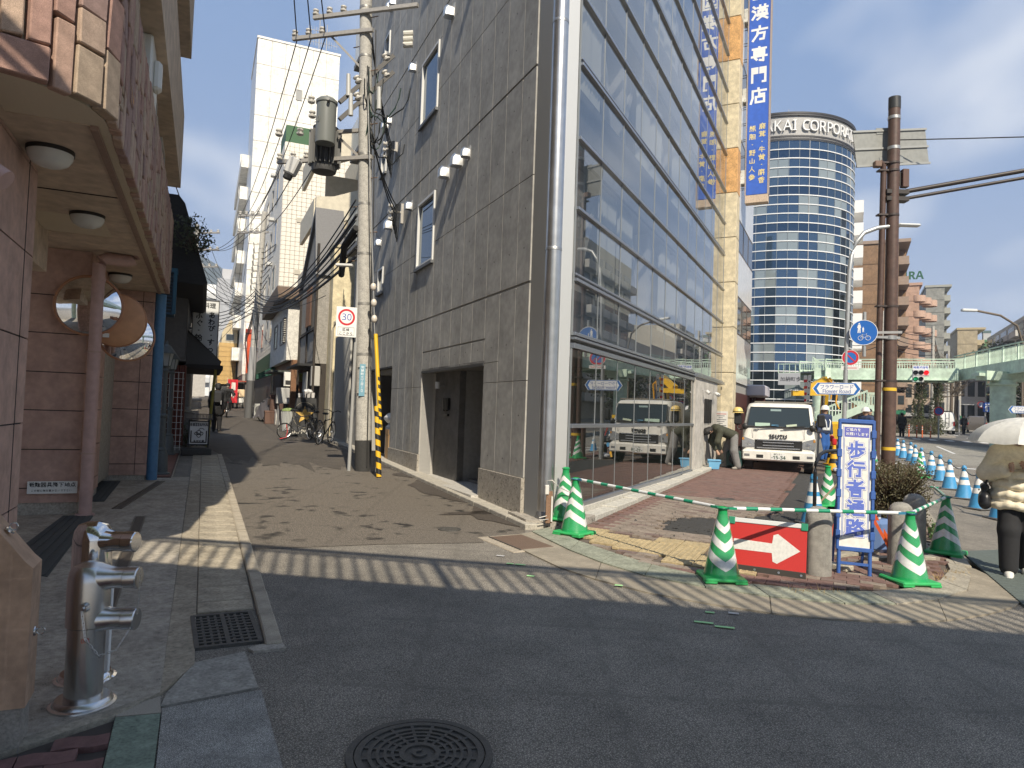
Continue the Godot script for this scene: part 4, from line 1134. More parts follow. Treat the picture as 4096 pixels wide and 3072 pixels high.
func fire_inlet(at: Vector3, label: String, hh: float, kind: int) -> void:
	var f := thing("fire_inlet", label, "hydrant", at, -4.0)
	var st := mk(K(.62, .62, .61) if kind == 0 else K(.72, .72, .72), .27 if kind == 0 else .08, "", 1, 0, 1.0)
	var r := .092
	part(f, "base_flange", N().lathe([U(.0, .055), U(.12, .055), U(.13, .045), U(.135, .03), U(.15, .025), U(.155, .0)], 36), st)
	part(f, "post", N().cyl(V(0, .05, 0), V(0, hh * .58, 0), r * .93, -1, 32), st)
	part(f, "body", N().lathe([U(r * .93, hh * .56), U(r * 1.05, hh * .57), U(r * 1.05, hh - .09), U(r * .98, hh - .045), U(r * .78, hh - .015), U(r * .4, hh), U(0, hh + .003)], 36), st)
	var ys := [hh - .075, hh - .28] if kind == 0 else [hh - .1]
	for y: float in ys:
		var d := V(1, .0, -.15).normalized() if kind == 0 else V(1, 0, -.05).normalized()
		var a := V(0, y, 0)
		var n := part(f, "outlet", N().skin([N().ring(a + d * .05, d, .075, 28), N().ring(a + d * .11, d, .056, 28), N().ring(a + d * .135, d, .052, 28), N().ring(a + d * .175, d, .052, 28)], true, false, true), st)
		part(n, "cap", N().skin([N().ring(a + d * .178, d, .055, 28), N().ring(a + d * .235, d, .055, 28), N().ring(a + d * .24, d, .05, 28)], true, true, true), st)
	if kind == 0:
		var kn := part(f, "knob", N().cyl(V(.045, hh - .2, .085), V(.048, hh - .2, .112), .024, .02, 14), st)
		part(kn, "bolt", N().cyl(V(.048, hh - .2, .112), V(.049, hh - .2, .122), .011, -1, 6), st)
		var g := mk(K(.5, .48, .45), .3, "", 1, 0, 1.0)
		chain(f, [V(.05, hh - .21, .118), V(.08, hh - .34, .125), V(.13, hh - .43, .09), V(.19, hh - .41, .05), V(.235, hh - .3, .0)], g)
		chain(f, [V(.25, hh - .03, -.02), V(.25, hh - .14, -.02), V(.245, hh - .25, -.02)], g)
		lt(f, "0.8", .02, Transform3D(Basis(Vector3.UP, .5), V(.048, hh * .49, .078)), mk(K(.5, .08, .05), .5), false, .001)
	else:
		part(f, "sign_strip", N().box(V(.1, .28, -.02), V(.035, .5, .02), .003), mk(K(.75, .75, .73), .5), IX, 0)

func restaurant() -> void:
	var R := -2.0
	var S := 17.8
	var o := anode("restaurant_building", "dark restaurant with grey metal upper wall, black steep roof and red corrugated base", "building", R, S)
	var b := amb(o, R, S)
	var grey := mk(K(.085, .085, .085), .6, SO, 1.2)
	b.bx(-4.5, 2.55, -23, -.4, 4.25, -17.8)
	part(o, "upper_wall", b, grey, IX, 0)
	for q: Array in [[-1.42, -.95], [-.93, -.42]]:
		b = amb(o, R, S)
		b.bx(q[0], 2.62, -17.8, q[1], 4.2, -17.775, .01)
		part(o, "metal_panel", b, mk(K(.1, .1, .1), .5, SO, .8), IX, 0)
	b = amb(o, R, S)
	b.bx(-4.5, .3, -23, -.55, 2.55, -18.2)
	part(o, "ground_storey", b, mk(K(.03, .027, .025), .8), IX, 0)
	b = amb(o, R, S)
	var pr := PA([U(-4.6, 5.75), U(-.62, 5.75), U(-.5, 5.6), U(-.02, 4.05), U(-.1, 3.98), U(-4.6, 4.25)])
	b.ext(pr, -23.2, -15.4)
	part(o, "roof", b, mk(K(.022, .022, .022), .8, "wood", .6, .3), IX, 0)
	for k in 16:
		b = amb(o, R, S)
		b.bx(-1.16 + k * .05, .62, -17.72, -1.128 + k * .05, 2.45, -17.66, .008)
		part(o, "corrugation", b, mk(K(.13, .035, .02), .6, SO, .5), IX, 0)
	b = amb(o, R, S)
	b.bx(-4.4, .62, -18.1, -.37, 2.45, -17.72)
	part(o, "red_wall", b, mk(K(.1, .028, .018), .7), IX, 0)
	b = amb(o, R, S)
	b.bx(-4.4, .3, -18.1, -.4, .62, -17.5)
	part(o, "plinth", b, mk(K(.2, .185, .16), .9, CO, .5, .1), IX, 0)
	b = amb(o, R, S)
	b.q(V(-.42, 3.35, -18.2), V(.38, 2.62, -18.4), V(.38, 2.55, -22.5), V(-.42, 3.3, -22.5))
	b.ext(PA([U(-.42, 2.5), U(-.42, 3.34), U(.36, 2.63), U(.36, 2.5)]), -18.45, -18.35)
	part(o, "canopy", b, mk(K(.06, .06, .06), .6), IX, 0)
	b = amb(o, R, S)
	b.bx(-.45, 2.42, -22.5, .42, 2.52, -18.3)
	part(o, "eave", b, mk(K(.025, .022, .02), .8), IX, 0)
	b = amb(o, R, S)
	b.cyl(V(.15, .55, -18.5), V(.26, 2.45, -18.5), .035, -1, 8)
	part(o, "bamboo_post", b, mk(K(.3, .27, .06), .6, "wood", .3))
	b = amb(o, R, S)
	b.bx(-.5, .5, -21.5, -.2, 1.35, -18.9).bx(-.5, 1.5, -21, -.3, 2.3, -18.8)
	part(o, "window_counter", b, mk(K(.22, .21, .2), .7, SO, .6), IX, 0)
	var la := anode("wire_lattice", "white wire mesh lattice leaning on the red corrugated wall", "lattice", -.72, 17.35)
	for k in 8: part(la, "upright_wire", N().cyl(V(-.33 + k * .09, .1, 0), V(-.33 + k * .09, 1.85, 0), .006, -1, 5), mk(K(.6, .6, .58), .5))
	for k in 13: part(la, "cross_wire", N().cyl(V(-.36, .16 + k * .14, .01), V(.33, .16 + k * .14, .01), .005, -1, 5), mk(K(.6, .6, .58), .5))
	var lb := anode("louvre_box", "dark blue box with horizontal louvres fixed under the black roof", "shutter box", -.98, 15.4)
	lb.position.y = 3.32
	part(lb, "box", N().box(V(0, .42, 0), V(.78, .86, .5), .01), mk(K(.02, .065, .12), .5), IX, 0)
	for k in 12: part(lb, "louvre", N().bar(V(-.34, .06 + k * .065, .255), V(.34, .06 + k * .065, .255), .02, .045, V(0, 1, .5)), mk(K(.025, .04, .055), .5), IX, 0)
	part(lb, "frame", N().bx(-.42, .82, -.28, .42, .9, .3).bx(.36, .0, .25, .42, .82, .3), mk(K(.015, .09, .15), .4), IX, 0)
	var hs := anode("hanging_signboard", "white upright restaurant signboard with black brush lettering", "sign", -.02, 20.4)
	hs.position.y = 2.35
	part(hs, "board", N().box(V(0, 1.05, 0), V(.62, 1.85, .1), .01), mk(K(.62, .63, .62), .6), IX, 0)
	part(hs, "frame", N().bx(-.33, .1, -.06, -.31, 2.0, .06).bx(.31, .1, -.06, .33, 2.0, .06).bx(-.33, 1.98, -.06, .33, 2.0, .06), mk(K(.1, .1, .1), .5), IX, 0)
	part(hs, "wall_arm", N().bx(-.75, 1.2, -.02, -.3, 1.24, .02).bx(-.75, .4, -.02, -.3, .44, .02), mk(K(.1, .1, .1), .5), IX, 0)
	var ink := mk(K(.02, .02, .02), .6)
	jt(hs, "鍋料理", .15, xf(V(-.235, 1.93, .052)), ink, 2.3)
	jt(hs, "あわび・すっぽん", .185, xf(V(.06, 1.7, .052)), ink, 2.6, true, .98)
	jt(hs, "ふぐ・蛤・鯉", .185, xf(V(-.25, 1.66, .052)), ink, 2.6, true, 1.05)
	var lp: Node3D
	for q: Array in [[-.6, 13.46, "grey cast lantern post next to the blue post"], [-.63, 16.98, "grey cast lantern post before the red corrugated wall"]]:
		if lp == null:
			lp = anode("lantern_post", q[2], "lamp post", q[0], q[1], "twin lantern posts at the restaurant")
			var im := mk(K(.1, .115, .115), .6, SO, .4)
			part(lp, "base", N().lathe([U(.15, 0), U(.15, .06), U(.11, .08), U(.1, .38), U(.075, .44), U(.085, .46), U(.06, .5)], 14), im)
			part(lp, "shaft", N().lathe([U(.052, .5), U(.048, 1.0), U(.065, 1.02), U(.065, 1.05), U(.042, 1.08), U(.036, 1.78), U(.06, 1.82), U(.04, 1.86), U(.07, 1.9)], 14), im)
			part(lp, "lantern_glass", N().lathe([U(.07, 1.9), U(.115, 2.12)], 6), mk(K(.35, .37, .35), .15))
			for k in 6:
				var a := TAU * k / 6
				part(lp, "lantern_bar", N().cyl(V(cos(a) * .072, 1.9, sin(a) * .072), V(cos(a) * .118, 2.12, sin(a) * .118), .008, -1, 5), im)
			part(lp, "cap", N().lathe([U(.15, 2.11), U(.14, 2.14), U(.09, 2.2), U(.07, 2.24), U(.025, 2.27), U(.02, 2.31), U(.0, 2.35)], 12), im)
		else:
			var d := dup(lp, al(q[0], q[1]), YA, q[2])
	var es := anode("stand_sign", "white and black stand sign with an emblem under a small planter", "sign", -.06, 17.27)
	var bk := mk(K(.025, .025, .025), .6)
	part(es, "board", N().box(V(.02, .5, 0), V(.44, .56, .07), .008), bk, rx(Vector3.ZERO, Vector3.RIGHT, -6), 0)
	part(es, "face", N().box(V(.02, .5, .037), V(.37, .5, .004)), mk(K(.66, .67, .66), .5), rx(Vector3.ZERO, Vector3.RIGHT, -6), 0)
	lt(es, "EBISUYA", .065, rx(V(.02, .685, -.022), Vector3.RIGHT, -6), bk)
	jt(es, "ゑびす屋", .055, rx(V(-.09, .345, .012), Vector3.RIGHT, -6), bk, 3.0)
	var em := N()
	for q: Array in [[0, .02, .05], [-.05, 0, .035], [.055, .0, .035], [0, -.045, .04]]:
		var tr := []
		for k in 9: tr.append(V(q[0] + cos(TAU * k / 8) * q[2], .49 + q[1] + sin(TAU * k / 8) * q[2], 0))
		em.tube(tr, .008, 4)
	em.tube([V(-.01, .56, 0), V(.03, .61, 0), V(.09, .6, 0), V(.11, .57, 0)], .006, 4)
	part(es, "emblem", em, bk, rx(V(.02, 0, .042), Vector3.RIGHT, -6))
	part(es, "emblem_bracket", N().bx(-.15, .3, .04, -.125, .55, .044).bx(.165, .3, .04, .19, .55, .044).bx(-.15, .275, .04, .19, .3, .044), bk, rx(Vector3.ZERO, Vector3.RIGHT, -6), 0)
	part(es, "base_mat", N().bx(-.32, .0, -.2, .3, .16, .15, .02), mk(K(.07, .068, .065), .9, CO, .3))
	for k in 18: part(es, "rail_slat", N().bx(-.24 + k * .03, .82, .06, -.22 + k * .03, .93, .075), mk(K(.2, .19, .17), .8), IX, 0)
	part(es, "planter_tray", N().bx(-.26, .8, -.12, .3, .83, .08).bx(-.26, .92, .055, .3, .935, .08).bx(-.2, .16, -.1, -.16, .8, -.06).bx(.2, .16, -.1, .24, .8, -.06), mk(K(.12, .11, .1), .8), IX, 0)
	var tf := setting("entrance_floor", flat(N(), [alp(-4, 13.1), alp(-.42, 13.1), alp(-.42, 17.4), alp(-4, 17.4)], .03, .02), mk(K(.09, .04, .03), .7))
	for i in 24:
		for j in 3:
			part(tf, "floor_tile", N().bx(-.16, 0, -.08, .16, .012, .08, .003), mk(K(.19, .085, .06) * (.85 + .15 * ((i * 7 + j * 3) % 5) / 4.0), .7, SO, .4), TA(-.6 - j * .33, 13.22 + i * .17, .03), 0)
	leafy("potted_shrub", "green potted shrub in the restaurant doorway", al(-.28, 18.7, .35), V(.28, .35, .5), 260, .05, K(.05, .075, .025))
	leafy("roof_creeper", "dark leafy branches hanging over the black roof edge", al(-.3, 15.2) + V(0, 4.55, 0), V(.25, .4, .8), 500, .07, K(.035, .045, .02))

func leafy(called: String, label: String, at: Vector3, rad: Vector3, n: int, leaf: float, col: Color, cat := "plant", box := false, twig_col := Color(.08, .06, .04), turn := .0) -> Node3D:
	var o := thing(called, label, cat, at, turn)
	var b := [N(), N(), N()]
	var tw := N()
	for k in n:
		var d := V(rng.randfn(), rng.randfn(), rng.randfn()).normalized()
		var p := d * pow(rng.randf(), .4) * rad
		if box:
			p = V(RR(-1, 1), RR(-1, 1), RR(-1, 1))
			var ax := rng.randi_range(0, 4)
			if ax < 3 and rng.randf() < .8: p[ax] = signf(p[ax]) * RR(.82, 1.04)
			p *= rad
		var c := 1.0 + .18 * sin(p.x * 9 + p.y * 5) * cos(p.z * 8)
		p *= c
		var a := V(rng.randfn(), rng.randfn() + .4, rng.randfn()).normalized()
		var s := a.cross(V(rng.randfn(), rng.randfn(), rng.randfn())).normalized()
		var l := leaf * RR(.6, 1.3)
		var q := p + a * l
		var mid := p + a * l * .5 + a.cross(s) * l * .12
		var m: MB = b[rng.randi_range(0, 2)]
		m.tri(p, mid + s * l * .3, q)
		m.tri(p, q, mid - s * l * .3)
		if k % 9 == 0: tw.cyl(p * .35 + V(0, -rad.y * .5, 0), p, .006 + rad.y * .006, .003, 4, false)
	for k in 3:
		part(o, "leaves", b[k], foliage(col * [.8, 1.0, 1.3][k], col * .9), IX, 0).set_meta("kind", "stuff")
	part(o, "twigs", tw, mk(twig_col, .9), IX, 0).set_meta("kind", "stuff")
	return o

# ---------------------------------------------------------------- grey corner block
func fmb(o: Node3D, r: float, s: float) -> MB:
	var b := N()
	b.x = Transform3D(Basis(), V(-r, -o.position.y, s))
	return b
func cut(rects: Array, h: Rect2) -> Array:
	var out := []
	for r: Rect2 in rects:
		if not r.intersects(h):
			out.append(r)
			continue
		var i := r.intersection(h)
		if i.position.y > r.position.y: out.append(Rect2(r.position.x, r.position.y, r.size.x, i.position.y - r.position.y))
		if i.end.y < r.end.y: out.append(Rect2(r.position.x, i.end.y, r.size.x, r.end.y - i.end.y))
		if i.position.x > r.position.x: out.append(Rect2(r.position.x, i.position.y, i.position.x - r.position.x, i.size.y))
		if i.end.x < r.end.x: out.append(Rect2(i.end.x, i.position.y, r.end.x - i.end.x, i.size.y))
	return out.filter(func(q: Rect2): return q.size.x > .02 and q.size.y > .02)

func build_corner() -> void:
	var O := V(.48, .2, -8.98)
	var o := thing("corner_building", "grey concrete-panelled corner block with a glass front and steel corner pipe", "building", O)
	var TAl := xf(Vector3.ZERO, YA)
	TAl.origin = -O
	var TFr := xf(Vector3.ZERO, YF)
	TFr.origin = -O
	var grey := []
	for k in 4: grey.append(mk(K(.345, .335, .31) * [.97, 1.0, 1.02, .985][k], .8, SO, .9, .0, .0, CL, 5.3))
	var pale := mk(K(.34, .33, .31), .8)
	var conc := mk(K(.33, .3, .255), .8, CO, 1.0, .05, 0, "stain", 1.3)
	var dark := mk(K(.03, .03, .03), .7)
	var alu := mk(K(.36, .38, .41), .35, "", 1, 0, .85)
	var steel := mk(K(.62, .62, .61), .33, "", 1, 0, 1.0)
	var R0 := 3.94
	var S0 := 8.4
	var seams := [.06, .5, 1.07, 1.64, 2.21, 2.74, 3.3, 3.88, 4.44, 4.97, 5.6, 6.18, 6.77, 7.36, 7.95, 8.54, 9.13, 9.72, 10.3, 10.9, 11.5, 11.85]
	var lev := [.2, 2.07, 3.4, 4.86, 6.37, 7.86, 9.42, 10.9, 12.4, 13.9, 15.4, 18.4, 21.4, 24.4]
	var wins := [Rect2(4.58, 7.54, 1.16, 1.36), Rect2(4.5, 4.52, 1.14, 1.36), Rect2(8.9, 10.62, .53, .6), Rect2(8.62, 4.5, .54, .62), Rect2(8.77, 7.55, .54, .6), Rect2(4.58, 10.56, 1.16, 1.36), Rect2(4.58, 13.6, 1.16, 1.36)]
	var holes := wins.duplicate()
	holes.append_array([Rect2(1.64, -1, 3.33, 3.375), Rect2(7.36, -1, 2.36, 3.59), Rect2(.0, -1, 1.64, 1.77), Rect2(4.97, -1, 2.39, 1.74)])
	var panel := func(q: Rect2, m: Material) -> void:
		var b := N()
		b.bx(R0, q.position.y + (.018 if absf(q.position.y - 3.4) < .01 or absf(q.position.y - 6.37) < .01 or absf(q.position.y - 9.42) < .01 else .005), -(S0 + q.position.x + .009), R0 + .05, q.end.y - (.018 if absf(q.end.y - 3.4) < .01 or absf(q.end.y - 6.37) < .01 or absf(q.end.y - 9.42) < .01 else .005), -(S0 + q.end.x - .009), .002)
		part(o, "wall_panel", b, m, TAl, 0)
	for i in seams.size() - 1:
		for j in lev.size() - 1:
			var rs := [Rect2(seams[i], lev[j], seams[i + 1] - seams[i], lev[j + 1] - lev[j])]
			if j in [0] and seams[i] > 1.6 and seams[i] < 4.9:
				rs = [Rect2(seams[i], 2.38, seams[i + 1] - seams[i], .36)]
			elif j == 1 and seams[i] > 1.6 and seams[i] < 4.9:
				rs = [Rect2(seams[i], 2.76, seams[i + 1] - seams[i], .64)]
			for h: Rect2 in holes: rs = cut(rs, h)
			for q: Rect2 in rs: panel.call(q, grey[rng.randi_range(0, 3)])
	var b := N()
	var back := [Rect2(.06, .2, 11.8, 24.2)]
	for h: Rect2 in holes.slice(0, 9): back = cut(back, h)
	for q: Rect2 in back:
		b.bx(R0 + .022, q.position.y, -(S0 + q.position.x), R0 + .25, q.end.y, -(S0 + q.end.x))
	part(o, "panel_backing", b, pale, TAl, 0)
	b = N()
	for i in seams.size() - 2:
		for y: float in [.98, 1.6, 2.6, 3.9, 4.45, 5.4, 6.0, 6.9, 7.45, 8.3, 8.9, 9.9, 10.5, 11.4]:
			var s: float = (seams[i] + seams[i + 1]) * .5
			var hit := false
			for h: Rect2 in holes:
				if h.grow(.05).has_point(U(s, y)): hit = true
			if not hit: b.cyl(V(R0 - .001, y, -(S0 + s)), V(R0 + .01, y, -(S0 + s)), .012, -1, 6)
	part(o, "form_tie_holes", b, dark, TAl, 0).set_meta("kind", "stuff")
	for w: Rect2 in wins:
		b = N()
		var a := S0 + w.position.x
		var e := S0 + w.end.x
		for q: Array in [[a, w.position.y, a + .05, w.end.y], [e - .05, w.position.y, e, w.end.y], [a + .05, w.end.y - .05, e - .05, w.end.y], [a + .05, w.position.y, e - .05, w.position.y + .05]]:
			b.bx(R0 - .03, q[1], -q[0], R0 + .06, q[3], -q[2])
		var wn := part(o, "window", b, mk(K(.62, .62, .6), .4), TAl, 0)
		b = N()
		b.bx(R0 + .02, w.position.y + .05, -a - .05, R0 + .03, w.end.y - .05, -e + .05)
		part(wn, "pane", b, mk(K(.1, .13, .16), .02, "", 1, 0, .75), IX, 0)
		b = N()
		b.bx(R0 - .06, w.position.y - .06, -a + .03, R0 + .02, w.position.y - .002, -e - .03)
		part(wn, "sill", b, mk(K(.12, .125, .13), .5), IX, 0)
	var hood := N()
	var hp := PA([U(-.08, -.09), U(-.08, .03), U(-.06, .075), U(-.02, .095), U(.02, .095), U(.06, .075), U(.08, .03), U(.08, -.09)])
	hood.ext(hp, 0, .11)
	hood.skin([PackedVector3Array([V(-.08, -.09, .11), V(-.08, .03, .11), V(-.06, .075, .11), V(-.02, .095, .11), V(.02, .095, .11), V(.06, .075, .11), V(.08, .03, .11), V(.08, -.09, .11)]), PackedVector3Array([V(-.06, -.09, .15), V(-.06, .01, .15), V(-.045, .04, .145), V(-.015, .055, .145), V(.015, .055, .145), V(.045, .04, .145), V(.06, .01, .15), V(.06, -.09, .15)])], true, false, true)
	var hm := hood.mesh(50)
	for q: Array in [[3.85, 9.06, 1.15], [6.39, 9.13, .95], [2.68, 6.01, .9], [3.08, 6.0, 1.2], [3.8, 6.01, 1.15], [6.26, 6.02, .95], [8.0, 6.01, 1.2], [9.09, 5.81, .95], [8.87, 11.8, 1.1], [8.59, 11.78, 1.0], [8.49, 8.73, .9], [8.86, 8.75, 1.0], [2.68, 9.06, .9]]:
		var bs := Basis(Vector3.UP, -PI / 2).scaled(Vector3.ONE * q[2])
		var vh := part(o, "vent_hood", hm, steel, TAl * Transform3D(bs, V(R0, q[1], -(S0 + q[0]))))
		part(vh, "flange", N().box(V(0, 0, .002), V(.2, .24, .004)), mk(K(.45, .45, .44), .5), IX, 0)
	for q: Array in [[.06, 1.64, .77], [4.97, 7.34, .74]]:
		b = N()
		b.bx(R0 - .03, .15, -(S0 + q[0]), R0 + .08, q[2], -(S0 + q[1]), .004)
		part(o, "concrete_plinth", b, conc, TAl, 0)
	var rough := relief(K(.18, .17, .155), "stip", .16, 1.2)
	for q: Array in [[3.55, 4.97, .3, .34], [1.64, 2.42, .3, .34]]:
		b = N()
		b.bx(R0 + q[2], .2, -(S0 + q[0]), R0 + q[2] + .12, 2.38, -(S0 + q[1]))
		part(o, "rough_panel", b, rough, TAl, 0)
	b = N()
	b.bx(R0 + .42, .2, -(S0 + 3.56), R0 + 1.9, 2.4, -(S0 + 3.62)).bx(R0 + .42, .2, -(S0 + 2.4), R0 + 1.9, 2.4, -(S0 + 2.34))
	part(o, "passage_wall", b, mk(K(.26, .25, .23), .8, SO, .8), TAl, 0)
	b = N()
	b.bx(R0 + 1.9, .2, -(S0 + 2.3), R0 + 1.96, 2.4, -(S0 + 3.7))
	part(o, "entrance_door", b, mk(K(.04, .038, .035), .5), TAl, 0)
	b = N()
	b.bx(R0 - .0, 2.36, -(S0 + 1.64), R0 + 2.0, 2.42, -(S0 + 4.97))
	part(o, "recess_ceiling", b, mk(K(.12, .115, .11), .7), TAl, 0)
	b = N()
	b.bx(R0 - .012, 2.34, -(S0 + 1.64), R0 + .05, 2.378, -(S0 + 4.97))
	part(o, "lintel_trim", b, mk(K(.05, .05, .05), .5), TAl, 0)
	b = N()
	b.bx(R0 + .01, .2, -(S0 + 4.97), R0 + .3, 2.36, -(S0 + 5.03))
	part(o, "recess_reveal", b, mk(K(.42, .4, .36), .7, SO, 1), TAl, 0)
	b = N()
	b.x = Transform3D()
	part(o, "threshold", N().box(V(R0 + .9, .28, -(S0 + 3.3)), V(2.1, .16, 3.4)), mk(K(.45, .43, .39), .8, CO, .8), TAl, 0)
	var lam := part(o, "wall_lamp", N().cyl(V(R0 + .16, 2.04, -(S0 + 4.42)), V(R0 + .16, 2.17, -(S0 + 4.42)), .045, -1, 16), mk(K(.6, .6, .58), .4), TAl)
	part(lam, "arm", N().bx(R0 + .16, 2.08, -(S0 + 4.4), R0 + .31, 2.12, -(S0 + 4.44)), mk(K(.2, .2, .2), .5), IX, 0)
	b = N()
	for k in 4: b.bx(R0 + .24, 1.62 + (k % 2) * .02, -(S0 + 4.34 - k * .085), R0 + .3, 1.86, -(S0 + 4.285 - k * .085), .008)
	b.bx(R0 + .26, 1.52, -(S0 + 4.3), R0 + .3, 1.56, -(S0 + 4.08))
	part(o, "wall_logo", b, mk(K(.008, .008, .008), .3), TAl)
	b = N()
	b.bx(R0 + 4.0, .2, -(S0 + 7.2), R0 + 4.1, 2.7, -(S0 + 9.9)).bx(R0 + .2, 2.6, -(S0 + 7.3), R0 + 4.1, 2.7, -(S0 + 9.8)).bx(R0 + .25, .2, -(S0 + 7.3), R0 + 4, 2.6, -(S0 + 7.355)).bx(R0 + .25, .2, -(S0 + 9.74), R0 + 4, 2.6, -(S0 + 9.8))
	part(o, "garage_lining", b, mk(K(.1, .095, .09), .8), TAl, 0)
	b = N()
	b.bx(R0 - .01, 2.56, -(S0 + 7.37), R0 + .1, 2.6, -(S0 + 9.71))
	part(o, "lintel_trim", b, dark, TAl, 0)
	var cor := func(fm: Transform3D, rr: float, s0: float, s1: float, out: float, m: Material) -> void:
		var c := N()
		var n := 28
		var pr := []
		for k in n + 1:
			pr.append(U(rr + (.011 if k % 2 else .0) * out, lerpf(s0, s1, float(k) / n)))
		for k in n:
			c.qo(V(pr[k].x, .28, -pr[k].y), V(pr[k + 1].x, .28, -pr[k + 1].y), V(pr[k + 1].x, 24.4, -pr[k + 1].y), V(pr[k].x, 24.4, -pr[k].y), V(out, 0, 0))
		part(o, "corrugated_cheek", c, m, fm, 0)
	cor.call(TAl, R0 + .03, S0 + .055, S0 - .34, -1.0, mk(K(.33, .33, .32), .42, "", 1, 0, .7))
	cor.call(TFr, -3.39, 8.74, 8.36, 1.0, mk(K(.6, .6, .58), .42, "", 1, 0, .55))
	var pp := N().cyl(V(0, .16, 0), V(0, 24.0, 0), .105, -1, 32)
	var pipe := part(o, "corner_pipe", pp, mk(K(.58, .575, .56), .3, SO, 1.3, 0, .95))
	for y: float in [3.55, 6.55, 9.6]:
		part(pipe, "pipe_joint", N().lathe([U(.105, y - .01), U(.1085, y - .008), U(.1085, y + .03), U(.105, y + .035)], 32), mk(K(.4, .4, .39), .4, "", 1, 0, .9))
	part(pipe, "pipe_foot", N().lathe([U(.105, .0), U(.115, .0), U(.115, .18), U(.105, .2)], 28), mk(K(.25, .25, .25), .5, "", 1, 0, .7))
	part(o, "corner_footing", flat(N(), [alp(3.8, 8.6), alp(3.78, 8.0), frp(-3.05, 8.2), frp(-3.05, 9.0), frp(-3.4, 9.0)], .1, .12), conc, Transform3D(Basis(), -O), 0)
	var RG := -3.355
	var cols := [8.74, 9.75, 10.78, 11.82, 12.83, 13.85, 14.85, 15.85, 16.83, 17.83, 18.83, 19.83, 20.83]
	var rows := [2.72, 3.45, 4.42, 5.38, 6.4, 7.33, 8.28, 9.36, 10.3, 11.25, 12.34, 13.3, 14.25, 15.3]
	var gl := glass(K(.045, .065, .085), .6, .0, .8)
	var gl0 := glass(K(.012, .016, .014), .8, .0, .8)
	var pane := func(s0: float, s1: float, y0: float, y1: float, m: Material) -> void:
		var c := N()
		var w := U(RR(-.0022, .0022), RR(-.0022, .0022))
		c.qo(V(RG + w.x, y0, -s0 - .004), V(RG - w.x, y0, -s1 + .004), V(RG - w.x + w.y, y1, -s1 + .004), V(RG + w.x + w.y, y1, -s0 - .004), Vector3.RIGHT)
		part(o, "glass_pane", c, m, TFr, 0)
	for i in 12:
		for j in rows.size() - 1: pane.call(cols[i], cols[i + 1], rows[j], rows[j + 1], gl)
		if i < 8:
			pane.call(cols[i], cols[i + 1], .42, 1.47, gl0)
			pane.call(cols[i], cols[i + 1], 1.5, 2.52, gl0)
	pane.call(19.95, 20.83, .45, 2.6, gl0)
	for i in 13:
		b = N()
		b.bx(RG - .02, 2.7, -cols[i] - .007, RG + .006, 15.3, -cols[i] + .007)
		part(o, "glazing_joint", b, mk(K(.33, .35, .36), .4, "", 1, 0, .5), TFr, 0)
		if i < 9:
			b = N()
			b.bx(RG - .02, .42, -cols[i] - .006, RG + .006, 2.52, -cols[i] + .006)
			part(o, "glazing_joint", b, mk(K(.33, .35, .36), .4, "", 1, 0, .5), TFr, 0)
	var rail := func(y: float, hh: float, dd: float, s0: float, s1: float) -> void:
		var c := N()
		c.bx(RG - .06, y - hh / 2, -s0, RG + dd, y + hh / 2, -s1, .004)
		part(o, "transom", c, alu, TFr, 0)
	for j in rows.size():
		rail.call(rows[j], .045, .045, 8.74, 20.83)
		if j % 3 == 1: rail.call(rows[j] + .075, .03, .03, 8.74, 20.83)
	rail.call(2.66, .035, .05, 8.74, 20.83)
	rail.call(2.56, .07, .04, 8.74, 16.83)
	rail.call(1.485, .055, .04, 8.74, 16.83)
	rail.call(.4, .06, .04, 8.74, 16.83)
	var span := mk(K(.2, .21, .22), .6, SO, 1.0)
	for j in rows.size() - 1:
		if j % 3 == 0:
			b = N()
			b.bx(RG - .3, rows[j] + (.02 if j else .0), -8.75, RG - .24, rows[j + 1] - .02, -20.8)
			part(o, "spandrel_panel", b, span, TFr, 0)
	var inner := mk(K(.45, .45, .43), .8)
	for k in 8:
		var y := 2.78 + k * 2.985
		part(o, "floor_slab", flat_at([U(.5, -9.2), alp(4.2, 20.1), frp(-3.7, 20.8), frp(-3.66, 9.1)], y, .3), inner, Transform3D(Basis(), -O), 0)
	part(o, "roof_slab", flat_at([U(.5, -9.1), alp(4.1, 20.2), frp(-3.5, 20.8), frp(-3.5, 9.0)], 24.4, .3), inner, Transform3D(Basis(), -O), 0)
	part(o, "ground_slab", flat_at([U(.7, -9.5), alp(4.4, 20.1), frp(-3.6, 20.8), frp(-3.6, 9.3)], .41, .3), mk(K(.16, .15, .14), .6, CO, 1.0), Transform3D(Basis(), -O), 0)
	var bw := N()
	var p1 := al(4.2, 20.2); var p2 := fr(-3.5, 20.85)
	bw.bar(V(p1.x, 12.3, p1.z), V(p2.x, 12.3, p2.z), .2, 24.2)
	part(o, "rear_wall", bw, inner, Transform3D(Basis(), -O), 0)
	bw = N()
	p1 = al(6.5, 20.2); p2 = fr(-7.0, 18.0)
	bw.bx(RG - 3.2, .4, -11.5, RG - 3.1, 24.0, -20.5)
	part(o, "core_wall", bw, mk(K(.42, .42, .4), .8), TFr, 0)
	var colm := mk(K(.62, .62, .6), .7)
